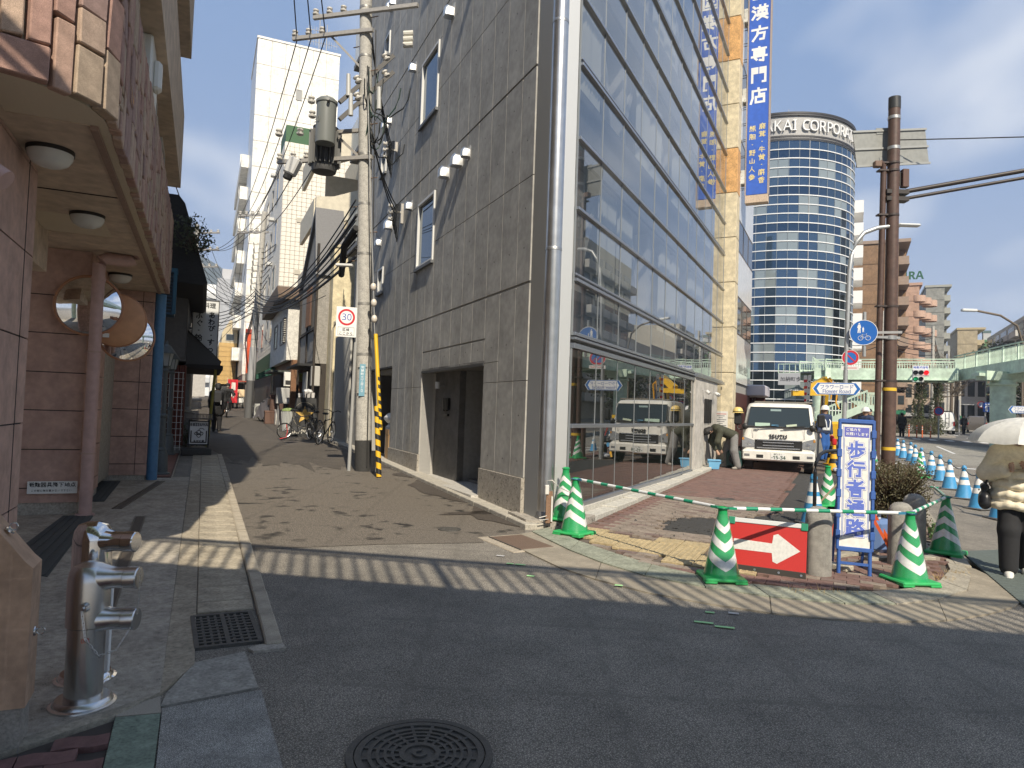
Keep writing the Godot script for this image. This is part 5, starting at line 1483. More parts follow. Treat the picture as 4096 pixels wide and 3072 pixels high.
	for k in 5:
		var y0 := 3.47 + k * 2.985
		for i in range(1, 12, 2):
			var s: float = cols[i] + .25
			b = N()
			b.bx(RG - .75, y0, -s, RG - .45, y0 + 1.95, -s - .28)
			part(o, "inner_column", b, colm, TFr, 0)
			if i < 10:
				b = N()
				b.bar(V(RG - .62, y0 + .1, -s - .25), V(RG - .62, y0 + 1.8, -s - 1.1), .14, .14)
				b.bar(V(RG - .62, y0 + .1, -s - 1.95), V(RG - .62, y0 + 1.8, -s - 1.12), .14, .14)
				part(o, "inner_brace", b, colm, TFr, 0)
		for i in 12:
			if (i * 5 + k * 3) % 7 > 3: continue
			b = N()
			var n := 14
			for q in n:
				var s0: float = lerpf(cols[i] + .1, cols[i + 1] - .1, float(q) / n); var s1: float = lerpf(cols[i] + .1, cols[i + 1] - .1, (q + 1.0) / n)
				var z0 := .035 * (1 if q % 2 else -1)
				b.q(V(RG - .4 + z0, y0, -s0), V(RG - .4 - z0, y0, -s1), V(RG - .4 - z0, y0 + 1.92, -s1), V(RG - .4 + z0, y0 + 1.92, -s0))
			part(o, "curtain", b, mk(K(.6, .62, .58), .9), TFr, 50)
	b = N()
	b.bx(RG - .2, .2, -16.85, RG + .05, 2.62, -19.9)
	part(o, "plaster_wall", b, relief(K(.46, .435, .39), "stip", .2, .15), TFr, 0)
	b = N()
	b.bx(RG - .2, 2.62, -16.83, RG + .1, 2.7, -20.83, .005)
	part(o, "wall_cap", b, alu, TFr, 0)
	var bk := mk(K(.015, .015, .015), .4)
	var ft := TFr * Transform3D(Basis(Vector3.UP, PI / 2), V(RG + .055, 0, 0))
	for k in 5:
		part(o, "wall_lettering", N().box(V(18.05 + k * .2, 1.83, .012), V(.1 if k != 3 else .16, .62, .03), .03), bk, ft * xf(V(0, 0, 0)))
	lt(o, "by ......", .12, ft * xf(V(18.5, 1.32, .004)), bk)
	for s: float in [17.75, 19.0, 19.25]:
		var sp := part(o, "wall_spotlight", N().cyl(V(RG + .15, 2.32, -s), V(RG + .22, 2.26, -s + .02), .04, .045, 12), mk(K(.55, .55, .53), .4), TFr)
		part(sp, "arm", N().bar(V(RG + .05, 2.36, -s), V(RG + .17, 2.31, -s), .02, .02), mk(K(.4, .4, .4), .4), IX, 0)
	for q: Array in [[-3.42, -3.3, .37, 9.0, 20.85], [-3.3, -3.06, .0, 8.9, 18.9]]:
		for k in 9:
			var s0: float = lerpf(q[3], q[4], k / 9.0) + .003
			var s1: float = lerpf(q[3], q[4], (k + 1) / 9.0) - .003
			b = N()
			var g0 := fr(q[1], s0).y; var g1 := fr(q[1], s1).y
			if q[2] > 0:
				b.bx(q[0], g0 - .1, -s0, q[1], q[2], -s1, .006)
			else:
				b.bx(q[0], g0 - .1, -s0, q[1], (g0 + g1) / 2 + .075, -s1, .008)
			part(o, "base_step", b, mk(K(.46, .44, .385), .85, CO, .8, .08), TFr, 0)

func flat_at(pts: Array, y: float, thick: float) -> MB:
	var b := N()
	b.x = Transform3D(Basis(V(1, 0, 0), V(0, 0, 1), V(0, -1, 0)), V(0, y, 0))
	b.ext(PackedVector2Array(pts), .0, thick)
	return b

# ---------------------------------------------------------------- alley: buildings, poles, wires, clutter
func awin(o: Node3D, R: float, S: float, ax: String, c: float, a0: float, a1: float, y0: float, y1: float, fm: Material, gm: Material, sgn := -1.0) -> void:
	var b := amb(o, R, S)
	var w := .05
	for q: Array in [[a0, y0, a0 + w, y1], [a1 - w, y0, a1, y1], [a0 + w, y1 - w, a1 - w, y1], [a0 + w, y0, a1 - w, y0 + w]]:
		if ax == "r": b.bx(c + sgn * .04, q[1], -q[0], c - sgn * .03, q[3], -q[2])
		else: b.bx(q[0], q[1], -c + .04, q[2], q[3], -c - .03)
	var f := part(o, "window", b, fm, IX, 0)
	b = amb(o, R, S)
	if ax == "r": b.bx(c + sgn * .015, y0 + w, -a0 - w, c - sgn * .01, y1 - w, -a1 + w)
	else: b.bx(a0 + w, y0 + w, -c + .015, a1 - w, y1 - w, -c - .01)
	part(f, "pane", b, gm, IX, 0)

func abox(o: Node3D, R: float, S: float, called: String, m: Material, r0: float, r1: float, y0: float, y1: float, s0: float, s1: float, bv := .0) -> MeshInstance3D:
	var b := amb(o, R, S)
	b.bx(r0, y0, -s0, r1, y1, -s1, bv)
	return part(o, called, b, m, IX, 0)

func build_alley() -> void:
	var white := mk(K(.7, .69, .65), .7, SO, 2.0, 0, 0, CL, 4)
	var cream := mk(K(.62, .54, .36), .8, SO, 1.5, 0, 0, CL, 3)
	var darkw := mk(K(.035, .028, .022), .8, "wood", .6)
	var stuc := mk(K(.27, .255, .23), .9, CO, 1.4, .05)
	var pane := mk(K(.03, .035, .04), .03)
	var frame := mk(K(.3, .29, .27), .5)
	var grey := mk(K(.2, .195, .185), .7, CO, 1.6)
	var w := anode("stair_tower", "grey rear wing with railed balconies beyond the panelled wall", "building", 5.0, 21.2)
	abox(w, 5.0, 21.2, "wall", grey, 4.3, 7.5, 3.4, 16.0, 20.26, 22.6)
	abox(w, 5.0, 21.2, "side_pier", grey, 3.98, 4.3, .3, 16.0, 20.26, 20.6)
	for k in 4:
		abox(w, 5.0, 21.2, "balcony_slab", grey, 3.95, 4.3, 3.4 + k * 3.0, 3.55 + k * 3.0, 20.6, 22.4)
		for i in 9: abox(w, 5.0, 21.2, "rail_bar", mk(K(.25, .27, .28), .5), 3.97, 3.99, 3.55 + k * 3.0, 4.55 + k * 3.0, 20.7 + i * .2, 20.73 + i * .2)
		awin(w, 5.0, 21.2, "r", 4.3, 20.8, 22.2, 3.7 + k * 3.0, 5.7 + k * 3.0, frame, pane)
	var g := anode("slatted_gate", "tall pale slatted gate beside the grey block", "gate", 3.95, 21.7)
	for k in 26: abox(g, 3.95, 21.7, "slat", mk(K(.42, .41, .38), .6), 3.86, 3.92, .62, 3.85, 20.5 + k * .1, 20.556 + k * .1)
	abox(g, 3.95, 21.7, "back_panel", mk(K(.05, .05, .05), .8), 3.95, 3.99, .6, 3.85, 20.45, 23.1)
	abox(g, 3.95, 21.7, "base", mk(K(.4, .38, .34), .8, CO, 1), 3.84, 4.0, .3, .62, 20.45, 23.1)
	var c := anode("cream_house", "narrow cream rendered house behind the slatted gate", "building", 6.0, 25.5)
	abox(c, 6.0, 25.5, "wall", cream, 3.92, 8.5, .4, 7.1, 24.4, 27.0)
	abox(c, 6.0, 25.5, "parapet", mk(K(.5, .44, .3), .7), 3.88, 8.5, 7.1, 7.2, 24.36, 27.0)
	var b := amb(c, 6.0, 25.5)
	b.tube([V(4.2, 4.6, -24.34), V(4.02, 4.5, -24.34), V(3.96, 4.2, -24.34), V(3.95, .6, -24.34)], .045, 8)
	part(c, "drainpipe", b, mk(K(.3, .27, .22), .6))
	var d := anode("timber_house", "old grey plaster house with black timbers and a peaked roof", "building", 5.0, 27.2)
	abox(d, 5.0, 27.2, "plaster_wall", stuc, 3.52, 7.0, 3.1, 6.3, 25.1, 29.4)
	abox(d, 5.0, 27.2, "ground_storey", darkw, 3.72, 7.0, .4, 3.1, 25.1, 29.4)
	for q: Array in [[3.44, 3.52, .5, 7.3, 25.0, 25.14], [3.44, 3.52, .5, 6.3, 29.3, 29.44], [3.46, 3.52, 3.0, 3.2, 25.14, 29.3], [3.46, 3.52, 4.3, 4.4, 25.14, 29.3], [3.46, 3.52, 3.2, 6.2, 27.2, 27.3]]:
		abox(d, 5.0, 27.2, "timber", darkw, q[0], q[1], q[2], q[3], q[4], q[5])
	var tz := Transform3D(Basis(V(0, 0, -1), Vector3.UP, V(1, 0, 0)), Vector3.ZERO)
	b = amb(d, 5.0, 27.2)
	b.x = b.x * tz
	b.ext(PA([U(25.1, 6.3), U(25.75, 8.5), U(26.3, 8.3), U(29.4, 6.3)]), 3.52, 3.8)
	part(d, "gable_wall", b, stuc, IX, 0)
	b = amb(d, 5.0, 27.2)
	b.x = b.x * tz
	b.ext(PA([U(24.98, 6.2), U(25.72, 8.75), U(25.86, 8.75), U(29.7, 6.2), U(29.5, 6.2), U(25.8, 8.55), U(25.12, 6.2)]), 3.4, 4.4)
	part(d, "roof", b, mk(K(.13, .13, .135), .6, SO, .5), IX, 0)
	for k in 10: abox(d, 5.0, 27.2, "lattice_slat", mk(K(.1, .05, .03), .7, "wood", .4), 3.38, 3.44, 4.5, 6.0, 25.9 + k * .11, 25.96 + k * .11)
	abox(d, 5.0, 27.2, "canopy", mk(K(.02, .02, .02), .7), 2.95, 3.75, 3.0, 3.08, 25.2, 28.6)
	abox(d, 5.0, 27.2, "shop_curtain", mk(K(.3, .3, .29), .9, SO, .5), 3.3, 3.33, 2.1, 2.8, 25.3, 26.4)
	abox(d, 5.0, 27.2, "wall_unit", mk(K(.42, .41, .38), .6), 3.42, 3.72, 2.3, 3.0, 25.05, 25.4, .02)
	var e := anode("white_house", "small two-storey white house with brown eaves and a louvred window", "building", 4.5, 33)
	abox(e, 4.5, 33, "upper_wall", mk(K(.6, .58, .53), .8, CO, 1.8), 3.05, 7.0, 3.45, 5.95, 29.9, 37.5)
	abox(e, 4.5, 33, "ground_storey", mk(K(.2, .1, .05), .8, "wood", .8), 3.25, 7.0, .5, 3.45, 29.6, 37.5)
	b = amb(e, 4.5, 33)
	b.x = b.x * Transform3D(Basis(V(0, 0, -1), Vector3.UP, V(1, 0, 0)), Vector3.ZERO)
	b.ext(PA([U(29.5, 5.9), U(29.5, 6.05), U(30.2, 6.5), U(37.9, 6.5), U(37.9, 5.9)]), 2.6, 7.0)
	part(e, "roof", b, mk(K(.12, .08, .05), .7, "wood", .8), IX, 0)
	awin(e, 4.5, 33, "r", 3.05, 30.9, 32.6, 4.2, 5.3, frame, pane)
	for k in 12: abox(e, 4.5, 33, "louvre", mk(K(.38, .36, .32), .6), 2.94, 3.02, 4.22 + k * .09, 4.26 + k * .09, 30.3, 31.0)
	awin(e, 4.5, 33, "r", 3.05, 34.0, 35.4, 4.2, 5.3, frame, pane)
	abox(e, 4.5, 33, "shop_front", darkw, 3.18, 3.25, .7, 3.0, 30.4, 36.8)
	abox(e, 4.5, 33, "shop_roof", mk(K(.05, .06, .05), .7), 2.5, 3.3, 2.95, 3.03, 30.2, 33.2)
	var f := anode("stair_block", "cream apartment stair block with stepped shadowed landings", "building", 6.5, 33)
	abox(f, 6.5, 33, "wall", mk(K(.55, .49, .37), .8, SO, 2), 6.2, 10, .5, 13.7, 30.5, 36.4)
	for k in 5:
		var y := 12.1 - k * 2.65
		b = amb(f, 6.5, 33)
		b.ext(PA([U(4.0, y - .1), U(4.0, y + 1.0), U(4.7, y + 1.1), U(6.25, y + 1.75), U(6.25, y + .6), U(4.7, y - .1)]), -30.5, -30.2)
		part(f, "landing_parapet", b, mk(K(.58, .53, .42), .8, SO, 2), IX, 0)
		abox(f, 6.5, 33, "side_parapet", mk(K(.58, .53, .42), .8, SO, 2), 3.95, 4.1, y - .1, y + 1.0, 30.5, 35.0)
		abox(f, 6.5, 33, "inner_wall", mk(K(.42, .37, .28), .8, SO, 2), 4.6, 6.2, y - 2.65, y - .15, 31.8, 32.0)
	var t := anode("tiled_building", "tall narrow white-tiled building with a green base band", "building", 6, 45)
	var tile := mk(K(.7, .66, .58), .45, SO, 1.0)
	abox(t, 6, 45, "wall", mk(K(.23, .2, .17), .7), 3.52, 9.5, 3.6, 15.7, 40.02, 57)
	var tm := N().box(Vector3.ZERO, V(.235, .235, .03), .006).mesh(0)
	var n := 0
	var rest := amb(t, 6, 45)
	for j in 46:
		for i in 24:
			var p := V(3.64 + i * .25, 4.72 + j * .25, -40.0)
			if i < 7 and n < 300:
				part(t, "tile", tm, tile, Transform3D(Basis(), p - V(6, t.position.y, -45)))
				n += 1
			else: rest.box(p, V(.235, .235, .03))
	for j in 46:
		for i in 64: rest.bx(3.5, 4.6 + j * .25, -(40.05 + i * .265), 3.53, 4.835 + j * .25, -(40.295 + i * .265))
	part(t, "tiling", rest, tile, IX, 0).set_meta("kind", "stuff")
	var grn := mk(K(.03, .1, .035), .6, SO, 1)
	abox(t, 6, 45, "green_band", grn, 3.46, 9.5, 3.6, 4.58, 39.96, 57)
	abox(t, 6, 45, "ground_storey", mk(K(.1, .09, .08), .7), 3.6, 9.5, .5, 3.6, 40.3, 57)
	abox(t, 6, 45, "rooftop_box", grn, 3.7, 6, 15.7, 17.8, 42, 45)
	b = amb(t, 6, 45)
	b.x = b.x * Transform3D(Basis(Vector3.RIGHT, Vector3.UP, Vector3.BACK), Vector3.ZERO)
	b.ext(PA([U(3.46, 3.65), U(2.2, 2.95), U(2.2, 2.75), U(3.46, 3.2)]), -41.5, -36.5)
	part(t, "awning", b, mk(K(.015, .075, .05), .8), IX, 0)
	for k in 4:
		awin(t, 6, 45, "r", 3.5, 42.4, 44.0, 5.3 + k * 2.75, 6.9 + k * 2.75, frame, pane)
		awin(t, 6, 45, "r", 3.5, 46.0, 46.7, 5.6 + k * 2.75, 6.9 + k * 2.75, frame, pane)
		awin(t, 6, 45, "r", 3.5, 49.0, 50.6, 5.3 + k * 2.75, 6.9 + k * 2.75, frame, pane)
		abox(t, 6, 45, "vent_cowl", mk(K(.5, .5, .48), .4), 3.2, 3.5, 7.3 + k * 2.75, 7.5 + k * 2.75, 44.8, 45.2, .03)
		abox(t, 6, 45, "wall_vent", mk(K(.45, .42, .35), .6), 4.3, 4.6, 5.9 + k * 2.9, 6.15 + k * 2.9, 39.94, 39.99)
	b = amb(t, 6, 45)
	b.cyl(V(3.42, 2.2, -40.2), V(3.42, 6.9, -40.2), .06, -1, 10)
	part(t, "drainpipe", b, mk(K(.55, .53, .48), .6))
	poles()
	clutter()

func util_pole(called: String, label: String, at: Vector3, top: Vector3, r0: float, r1: float) -> Node3D:
	var p := thing(called, label, "utility pole", at)
	var conc := mk(K(.4, .385, .35), .8, CO, .9, .05)
	part(p, "shaft", N().cyl(Vector3.ZERO, top, r0, r1, 20), conc)
	for k in 14:
		var f := .32 + k * .048
		var c := top * f
		var a := k * PI + .4
		part(p, "step_bolt", N().cyl(c, c + V(cos(a) * .3, 0, sin(a) * .3), .011, -1, 5), mk(K(.2, .13, .09), .7))
	for k in 9:
		var c := top * (.2 + k * .088)
		var rr := lerpf(r0, r1, .2 + k * .088) + .006
		part(p, "band", N().cyl(c, c + top.normalized() * .05, rr, rr, 18), mk(K(.3, .29, .27), .5, "", 1, 0, .5))
	return p
func insulator(par: Node, at: Vector3, d: Vector3, sz := 1.0) -> void:
	var m := mk(K(.55, .53, .49), .3)
	var b := N()
	for q: Array in [[.0, .03], [.02, .065], [.05, .07], [.06, .035], [.085, .035], [.1, .06], [.125, .06], [.14, .02]]:
		b.t = b.t
	var rs := []
	for q: Array in [[.0, .03], [.02, .065], [.05, .07], [.06, .035], [.085, .035], [.1, .06], [.125, .06], [.14, .02]]:
		rs.append(b.ring(at + d * q[0] * sz, d, q[1] * sz, 12))
	b.skin(rs, true, true, true)
	part(par, "insulator", b, m)
func wire(a: Vector3, c: Vector3, sag: float, r: float, label := "thin black overhead wire strung along the alley", grp := "overhead wires of the alley") -> void:
	var pts := []
	var n := 14
	var o := (a + c) * .5
	for i in n + 1:
		var u := float(i) / n
		pts.append(a.lerp(c, u) + Vector3.DOWN * sag * 4.0 * u * (1.0 - u) - a)
	one("overhead_wire", label, "wire", N().tube(pts, r, 5), mk(K(.012, .012, .013), .6), a, 0, grp)

func poles() -> void:
	var at := al(3.02, 14.11)
	var top := V(-.42, 11.6, .0)
	var p := util_pole("utility_pole", "concrete utility pole with a transformer and speed sign beside the grey block", at, top, .165, .115)
	var on := func(y: float) -> Vector3: return top * (y / 11.6)  # height above the base
	part(p, "black_base", N().cyl(V(0, .0, 0), on.call(.62), .169, .167, 20), mk(K(.035, .034, .033), .8, CO, .4))
	part(p, "conduit", N().tube([V(-.26, 0, .12), V(-.24, 2.6, .1), V(-.26, 4.5, .06)], .035, 8), mk(K(.32, .32, .31), .5))
	part(p, "cable", N().tube([V(.1, .1, .16), V(.05, 2.6, .16), V(.02, 5.0, .14), V(-.1, 9, .1)], .012, 5), mk(K(.02, .02, .02), .6))
	part(p, "base_block", N().cyl(V(.22, 0, .1), V(.22, .42, .1), .07, .06, 10), mk(K(.2, .19, .18), .8, CO, .4))
	var zinc := mk(K(.38, .36, .33), .55, SO, .6, 0, .3)
	var u := V(-.95, .03, -.3).normalized()
	for q: Array in [[6.33, 2.05, .2], [8.95, 1.7, .2], [9.35, 1.2, 1.2]]:
		var c: Vector3 = on.call(q[0])
		part(p, "crossarm", N().bar(c + u * q[1] + V(0, 0, .14), c - u * q[2] + V(0, 0, .14), .075, .075), zinc, IX, 0)
		for k in 3: insulator(p, c + u * (q[1] - .05 - .33 * k) + V(0, .04, .14), Vector3.UP)
	part(p, "arm_brace", N().bar(on.call(8.95) + u * .8 + V(0, 0, .1), on.call(8.15), .04, .04).bar(on.call(6.33) + u * .05, on.call(6.95) + u * .75, .05, .05).bar(on.call(6.95), on.call(6.95) + u * .8, .07, .07), zinc, IX, 0)
	for k in 2:
		var c: Vector3 = on.call(7.55 + k * .35)
		part(p, "rack", N().bar(c + V(-.45, -.5, .25), c + V(.5, .75, -.25), .08, .08), mk(K(.1, .095, .09), .6), IX, 0)
		for i in 2: insulator(p, c + V(-.1 + i * .5, -.02 + i * .62, .1 - i * .28), V(-.5, .8, .1).normalized(), 1.15)
	for k in 14:
		var c: Vector3 = on.call(6.9 + .1 * k)
		var pts := []
		var d := V(RR(-.5, .9), RR(-.5, .3), RR(-.3, .4))
		for i in 9:
			var a := PI * i / 8.0
			pts.append(c + d * (1 - cos(a)) * .5 + V(.1, -.55 * sin(a) * RR(.8, 1.1), .15))
		part(p, "cable_loop", N().tube(pts, .014, 5), mk(K(.012, .014, .013) if k % 3 else K(.01, .035, .025), .5))
	for q: Array in [[7.3, .32], [7.15, -.25], [7.55, -.3]]:
		part(p, "fuse_switch", N().cyl(on.call(q[0]) + V(q[1], 0, .22), on.call(q[0] + .45) + V(q[1], 0, .22), .05, .04, 10), mk(K(.42, .42, .4), .4))
	var tr := part(p, "transformer", N().lathe([U(0, 6.55), U(.19, 6.56), U(.195, 6.6), U(.195, 7.36), U(.215, 7.37), U(.215, 7.42), U(.16, 7.47), U(0, 7.48)], 32, V(-1.0, 0, .22)), mk(K(.17, .18, .17), .4))
	part(tr, "lifting_lug", N().bx(-1.02, 7.46, .2, -.98, 7.54, .24).cyl(V(-.92, 7.35, .38), V(-.9, 7.36, .5), .03, -1, 10), mk(K(.12, .12, .12), .4))
	lt(tr, "30", .12, Transform3D(Basis(Vector3.UP, -.75), V(-1.145, 7.0, .36)), mk(K(.25, .25, .22), .5), true, .002)
	var t2 := part(p, "transformer", N().lathe([U(0, 6.1), U(.24, 6.12), U(.26, 6.2), U(.26, 7.05), U(0, 7.1)], 28, V(-1.12, 0, -.22)), mk(K(.06, .06, .06), .6))
	for k in 22:
		var a := TAU * k / 22
		part(t2, "cooling_fin", N().bx(-.004, 6.25, .25, .004, 6.95, .33), mk(K(.16, .16, .155), .5), xf(V(-1.12, 0, -.22), rad_to_deg(a)), 0)
	for q: Array in [[-1.35, 7.42], [-1.32, 7.12], [-1.55, 6.75], [-1.98, 6.72]]:
		insulator(p, V(q[0], q[1], .1), Vector3.UP, 1.1)
	var sw := part(p, "switch_box", N().box(Vector3.ZERO, V(.24, .36, .2), .03), mk(K(.5, .5, .49), .4), rx(V(-1.66, 6.1, .12), V(.2, .3, 1), -24))
	part(sw, "terminal", N().box(V(0, -.22, 0), V(.16, .14, .12), .02), mk(K(.02, .02, .02), .5))
	part(p, "flood_lamp", N().box(V(-.52, 4.12, .15), V(.34, .05, .12), .01), mk(K(.62, .62, .6), .4), rx(V(0, 0, 0), V(0, 1, 0), 0))
	part(p, "splice_closure", N().tube([on.call(4.9) + V(-.15, 0, .1), on.call(4.75) + V(-.5, -.1, -.4), on.call(4.5) + V(-.85, -.25, -1.6)], .07, 8), mk(K(.012, .012, .012), .5))
	var sg := thing("speed_sign", "white 30 zone sign with red ring on the utility pole", "sign", at + V(-.4, 2.66, .28), 20)
	part(sg, "plate", N().box(V(0, .3, 0), V(.4, .6, .012), .004), mk(K(.78, .78, .76), .4), IX, 0)
	part(sg, "red_ring", N().lathe([U(.125, 0), U(.165, 0)], 40), mk(K(.55, .02, .03), .4), rx(V(0, .395, .0075), Vector3.RIGHT, 90), 0)
	lt(sg, "30", .125, xf(V(0, .395, .007)), mk(K(.03, .08, .42), .4), false)
	part(sg, "frame_line", N().bx(-.16, .03, .006, .16, .036, .0072).bx(-.16, .19, .006, .16, .196, .0072).bx(-.16, .036, .006, -.155, .19, .0072).bx(.155, .036, .006, .16, .19, .0072), mk(K(.03, .03, .05), .4), IX, 0)
	jt(sg, "区域", .066, xf(V(-.075, .182, .007)), mk(K(.02, .02, .03), .4), 2.2)
	jt(sg, "ここから", .066, xf(V(-.14, .105, .007)), mk(K(.02, .02, .03), .4), 2.2)
	part(sg, "bracket", N().bx(-.03, .15, -.2, .03, .19, .0).bx(-.03, .45, -.2, .03, .49, .0), zinc, IX, 0)
	var ad := thing("address_plate", "narrow pale blue address plate strapped to the utility pole", "sign", at + V(-.06, 1.5, .175), 12)
	part(ad, "plate", N().box(V(0, .32, 0), V(.115, .64, .01), .002), mk(K(.16, .33, .42), .5), IX, 0)
	jt(ad, "加納町三丁目10", .06, xf(V(-.03, .61, .006)), mk(K(.7, .75, .78), .5), 2.2, true, 1.12)
	for y: float in [.06, .58]: part(ad, "strap", N().bx(-.09, y, -.06, .09, y + .02, -.004), zinc, IX, 0)
	var g0 := al(3.08, 12.99)
	var gt := at + top * .78 - g0
	var gy_ := thing("guy_wire", "guy wire in a yellow and black striped guard beside the pole", "guy wire", g0)
	part(gy_, "wire", N().cyl(Vector3.ZERO, gt, .012, -1, 6), mk(K(.33, .33, .32), .5, "", 1, 0, .6))
	var gd := gt.normalized()
	part(gy_, "yellow_guard", N().cyl(gd * .02, gd * 1.35, .05, -1, 14), mk(K(.72, .42, .02), .45))
	part(gy_, "yellow_guard", N().cyl(gd * .9 + V(.055, 0, 0), gd * 2.75 + V(.02, 0, 0), .038, -1, 12), mk(K(.72, .44, .02), .45))
	var bs := Basis(gd.cross(Vector3.BACK).normalized(), gd, gd.cross(Vector3.BACK).normalized().cross(gd))
	for k in 6:
		part(gy_, "black_stripe", helix(.0512, .1, .13), mk(K(.015, .015, .015), .5), Transform3D(bs, gd * (.04 + k * .215)))
	for k in 7:
		part(gy_, "black_stripe", helix(.0392, .07, .1), mk(K(.015, .015, .015), .5), Transform3D(bs, gd * (.92 + k * .15) + V(.052, 0, 0)))
	for k in 3: part(gy_, "ball_insulator", N().ball(gd * (3.05 + k * .32), V(.06, .08, .06), 12), mk(K(.6, .55, .48), .3))
	var hk := func(s: float, y: float) -> Vector3: return al(3.8, 8.4 + s) * V(1, 0, 1) + V(0, y, 0)
	for q: Array in [[7.73, 7.72], [6.93, 6.04]]:
		var bk := thing("cable_bracket", "steel cable bracket with spool insulators on the grey panel wall, " + ("beside the small window" if q[1] > 7 else "under the vent row"), "bracket", hk.call(q[0], q[1]), YA)
		part(bk, "plate", N().bx(.08, -.25, -.03, .14, .2, .03).bx(-.1, -.02, -.02, .1, .02, .02), zinc, IX, 0)
		for k in 3: insulator(bk, V(-.1, .12 - k * .15, 0), Vector3.LEFT, .8)
		for k in 5:
			var pts := []
			for i in 9: pts.append(V(-.1 + .02 * k, .1 - .75 * sin(PI * i / 8.0) * (.6 + .12 * k), .02 * k + .35 * (i / 8.0 - .3)))
			part(bk, "cable_loop", N().tube(pts, .011, 5), mk(K(.012, .013, .013), .5))
		for k in 3:
			wire(at + on.call(8.6 - 1.9 * (0 if q[1] > 7 else 1) + .12 * k) + V(.15, 0, .1), hk.call(q[0], q[1] + .1 - .1 * k), .12 + .08 * k, .013, "black service cable from the utility pole to the grey wall", "service cables to the grey block")
	for k in 3: part(p, "insulator_stack", N().cyl(V(.42, 9.1 - k * .12, -.2), V(.62, 9.12 - k * .12, -.2), .06, -1, 10), mk(K(.6, .58, .52), .3))
	var a2 := al(2.06, 36.2)
	var t2v := V(.32, 10.1, .0)
	var p2 := util_pole("utility_pole", "slimmer utility pole with two crossarms beside the tiled building", a2, t2v, .17, .12)
	part(p2, "painted_base", N().cyl(Vector3.ZERO, t2v * .18, .186, .18, 18), mk(K(.1, .1, .1), .8))
	part(p2, "pale_sleeve", N().cyl(t2v * .18, t2v * .34, .186, .182, 18), mk(K(.33, .33, .33), .7))
	for y: float in [9.1, 9.95]:
		part(p2, "crossarm", N().bar(t2v * (y / 10.1) + u * 1.5, t2v * (y / 10.1) - u * .3, .09, .09), zinc, IX, 0)
		for k in 4: insulator(p2, t2v * (y / 10.1) + u * (1.4 - .35 * k) + V(0, .04, 0), Vector3.UP, 1.3)
	for k in 8:
		var c := t2v * (.62 + .03 * k)
		part(p2, "cable_loop", N().tube([c + V(-.4, .2, 0), c + V(-.3, -.35, .1), c + V(.2, -.3, .1), c + V(.35 + .05 * k, .15, 0)], .02, 5), mk(K(.012, .012, .012), .6))
	var a3 := al(-.75, 45)
	var p3 := util_pole("utility_pole", "pale concrete utility pole rising behind the black restaurant roof", a3, V(0, 10.9, 0), .17, .12)
	for y: float in [8.4, 9.4, 10.4]:
		part(p3, "crossarm", N().bar(V(0, y, 0) - u * 1.6, V(0, y, 0) + u * .3, .09, .09), zinc, IX, 0)
		for k in 3: insulator(p3, V(0, y, 0) - u * (.5 + .5 * k), Vector3.UP, 1.3)
	var a4 := al(3.2, 70)
	var p4 := util_pole("utility_pole", "distant utility pole at the far end of the alley", a4, V(0, 10.5, 0), .17, .12)
	part(p4, "crossarm", N().bar(V(-1.2, 9.5, 0), V(1.0, 9.5, 0), .1, .1), zinc, IX, 0)
	for k in 3:
		var x := .35 * k
		wire(at + on.call(9.0) + u * (1.65 - x), a2 + t2v * .985 + u * (1.4 - x), .5 + .08 * k, .012)
		wire(at + on.call(6.4) + u * (1.95 - x * 1.2), a2 + t2v * .9 + u * (1.4 - x), .35 + .1 * k, .012)
		wire(at + on.call(9.0) + u * (1.65 - x), V(-.5 - .35 * k, 15.5, 3.5), .4, .013)
		wire(a2 + t2v * .985 + u * (1.4 - x), a4 + V(-1.2 + x, 9.6, 0), .6, .014)
		wire(a2 + t2v * .9 + u * (1.4 - x), a3 + V(.5 + x, 9.4, 0), .3, .014)
		wire(a3 + V(.5, 8.4 + k, 0), a4 + V(-1.0 + x, 8.6, 0), .5, .015)
		wire(a3 + V(.5, 8.4 + k, 0), al(-.9, 13.2) * V(1, 0, 1) + V(0, 5.2 + .5 * k, 0), .7, .013)
	for k in 9:
		var y := 4.35 + .14 * k
		wire(at + on.call(y) + V(-.16, 0, .05 * (k % 3)), a2 + t2v * ((y + .9) / 10.1) + V(-.2 + .05 * (k % 4), 0, .1), .55 + .07 * k, .016 if k % 3 else .032, "thick black telephone cable slung between the poles", "telephone cables of the alley")
		wire(a2 + t2v * ((y + .9) / 10.1), (a4 if k % 2 else a3) + V(-.1, y + .8, 0), .5 + .05 * k, .02, "thick black telephone cable slung between the poles", "telephone cables of the alley")
	for k in 10:
		var s := 17.5 + k * 5.0
		wire(a2 + t2v * (.5 + .03 * (k % 5)), al(3.4 if k % 2 else -.5, s) * V(1, 0, 1) + V(0, 4.6 + .5 * (k % 4), 0), .25, .012, "thin drop wire from a pole to a house front", "drop wires to houses")
	for k in 6:
		wire(a3 + V(0, 7.5 + .4 * k, 0), al(3.4, 38 + k * 4) * V(1, 0, 1) + V(0, 6.5 + .6 * k, 0), .4, .014, "thin drop wire from a pole to a house front", "drop wires to houses")

func helix(r: float, w: float, rise: float) -> MB:
	var b := N()
	var n := 20
	for i in n:
		var a0 := TAU * i / n; var a1 := TAU * (i + 1) / n
		var y0 := rise * i / n; var y1 := rise * (i + 1) / n
		b.qo(V(cos(a0) * r, y0, sin(a0) * r), V(cos(a1) * r, y1, sin(a1) * r), V(cos(a1) * r, y1 + w, sin(a1) * r), V(cos(a0) * r, y0 + w, sin(a0) * r), V(cos(a0), 0, sin(a0)))
	return b

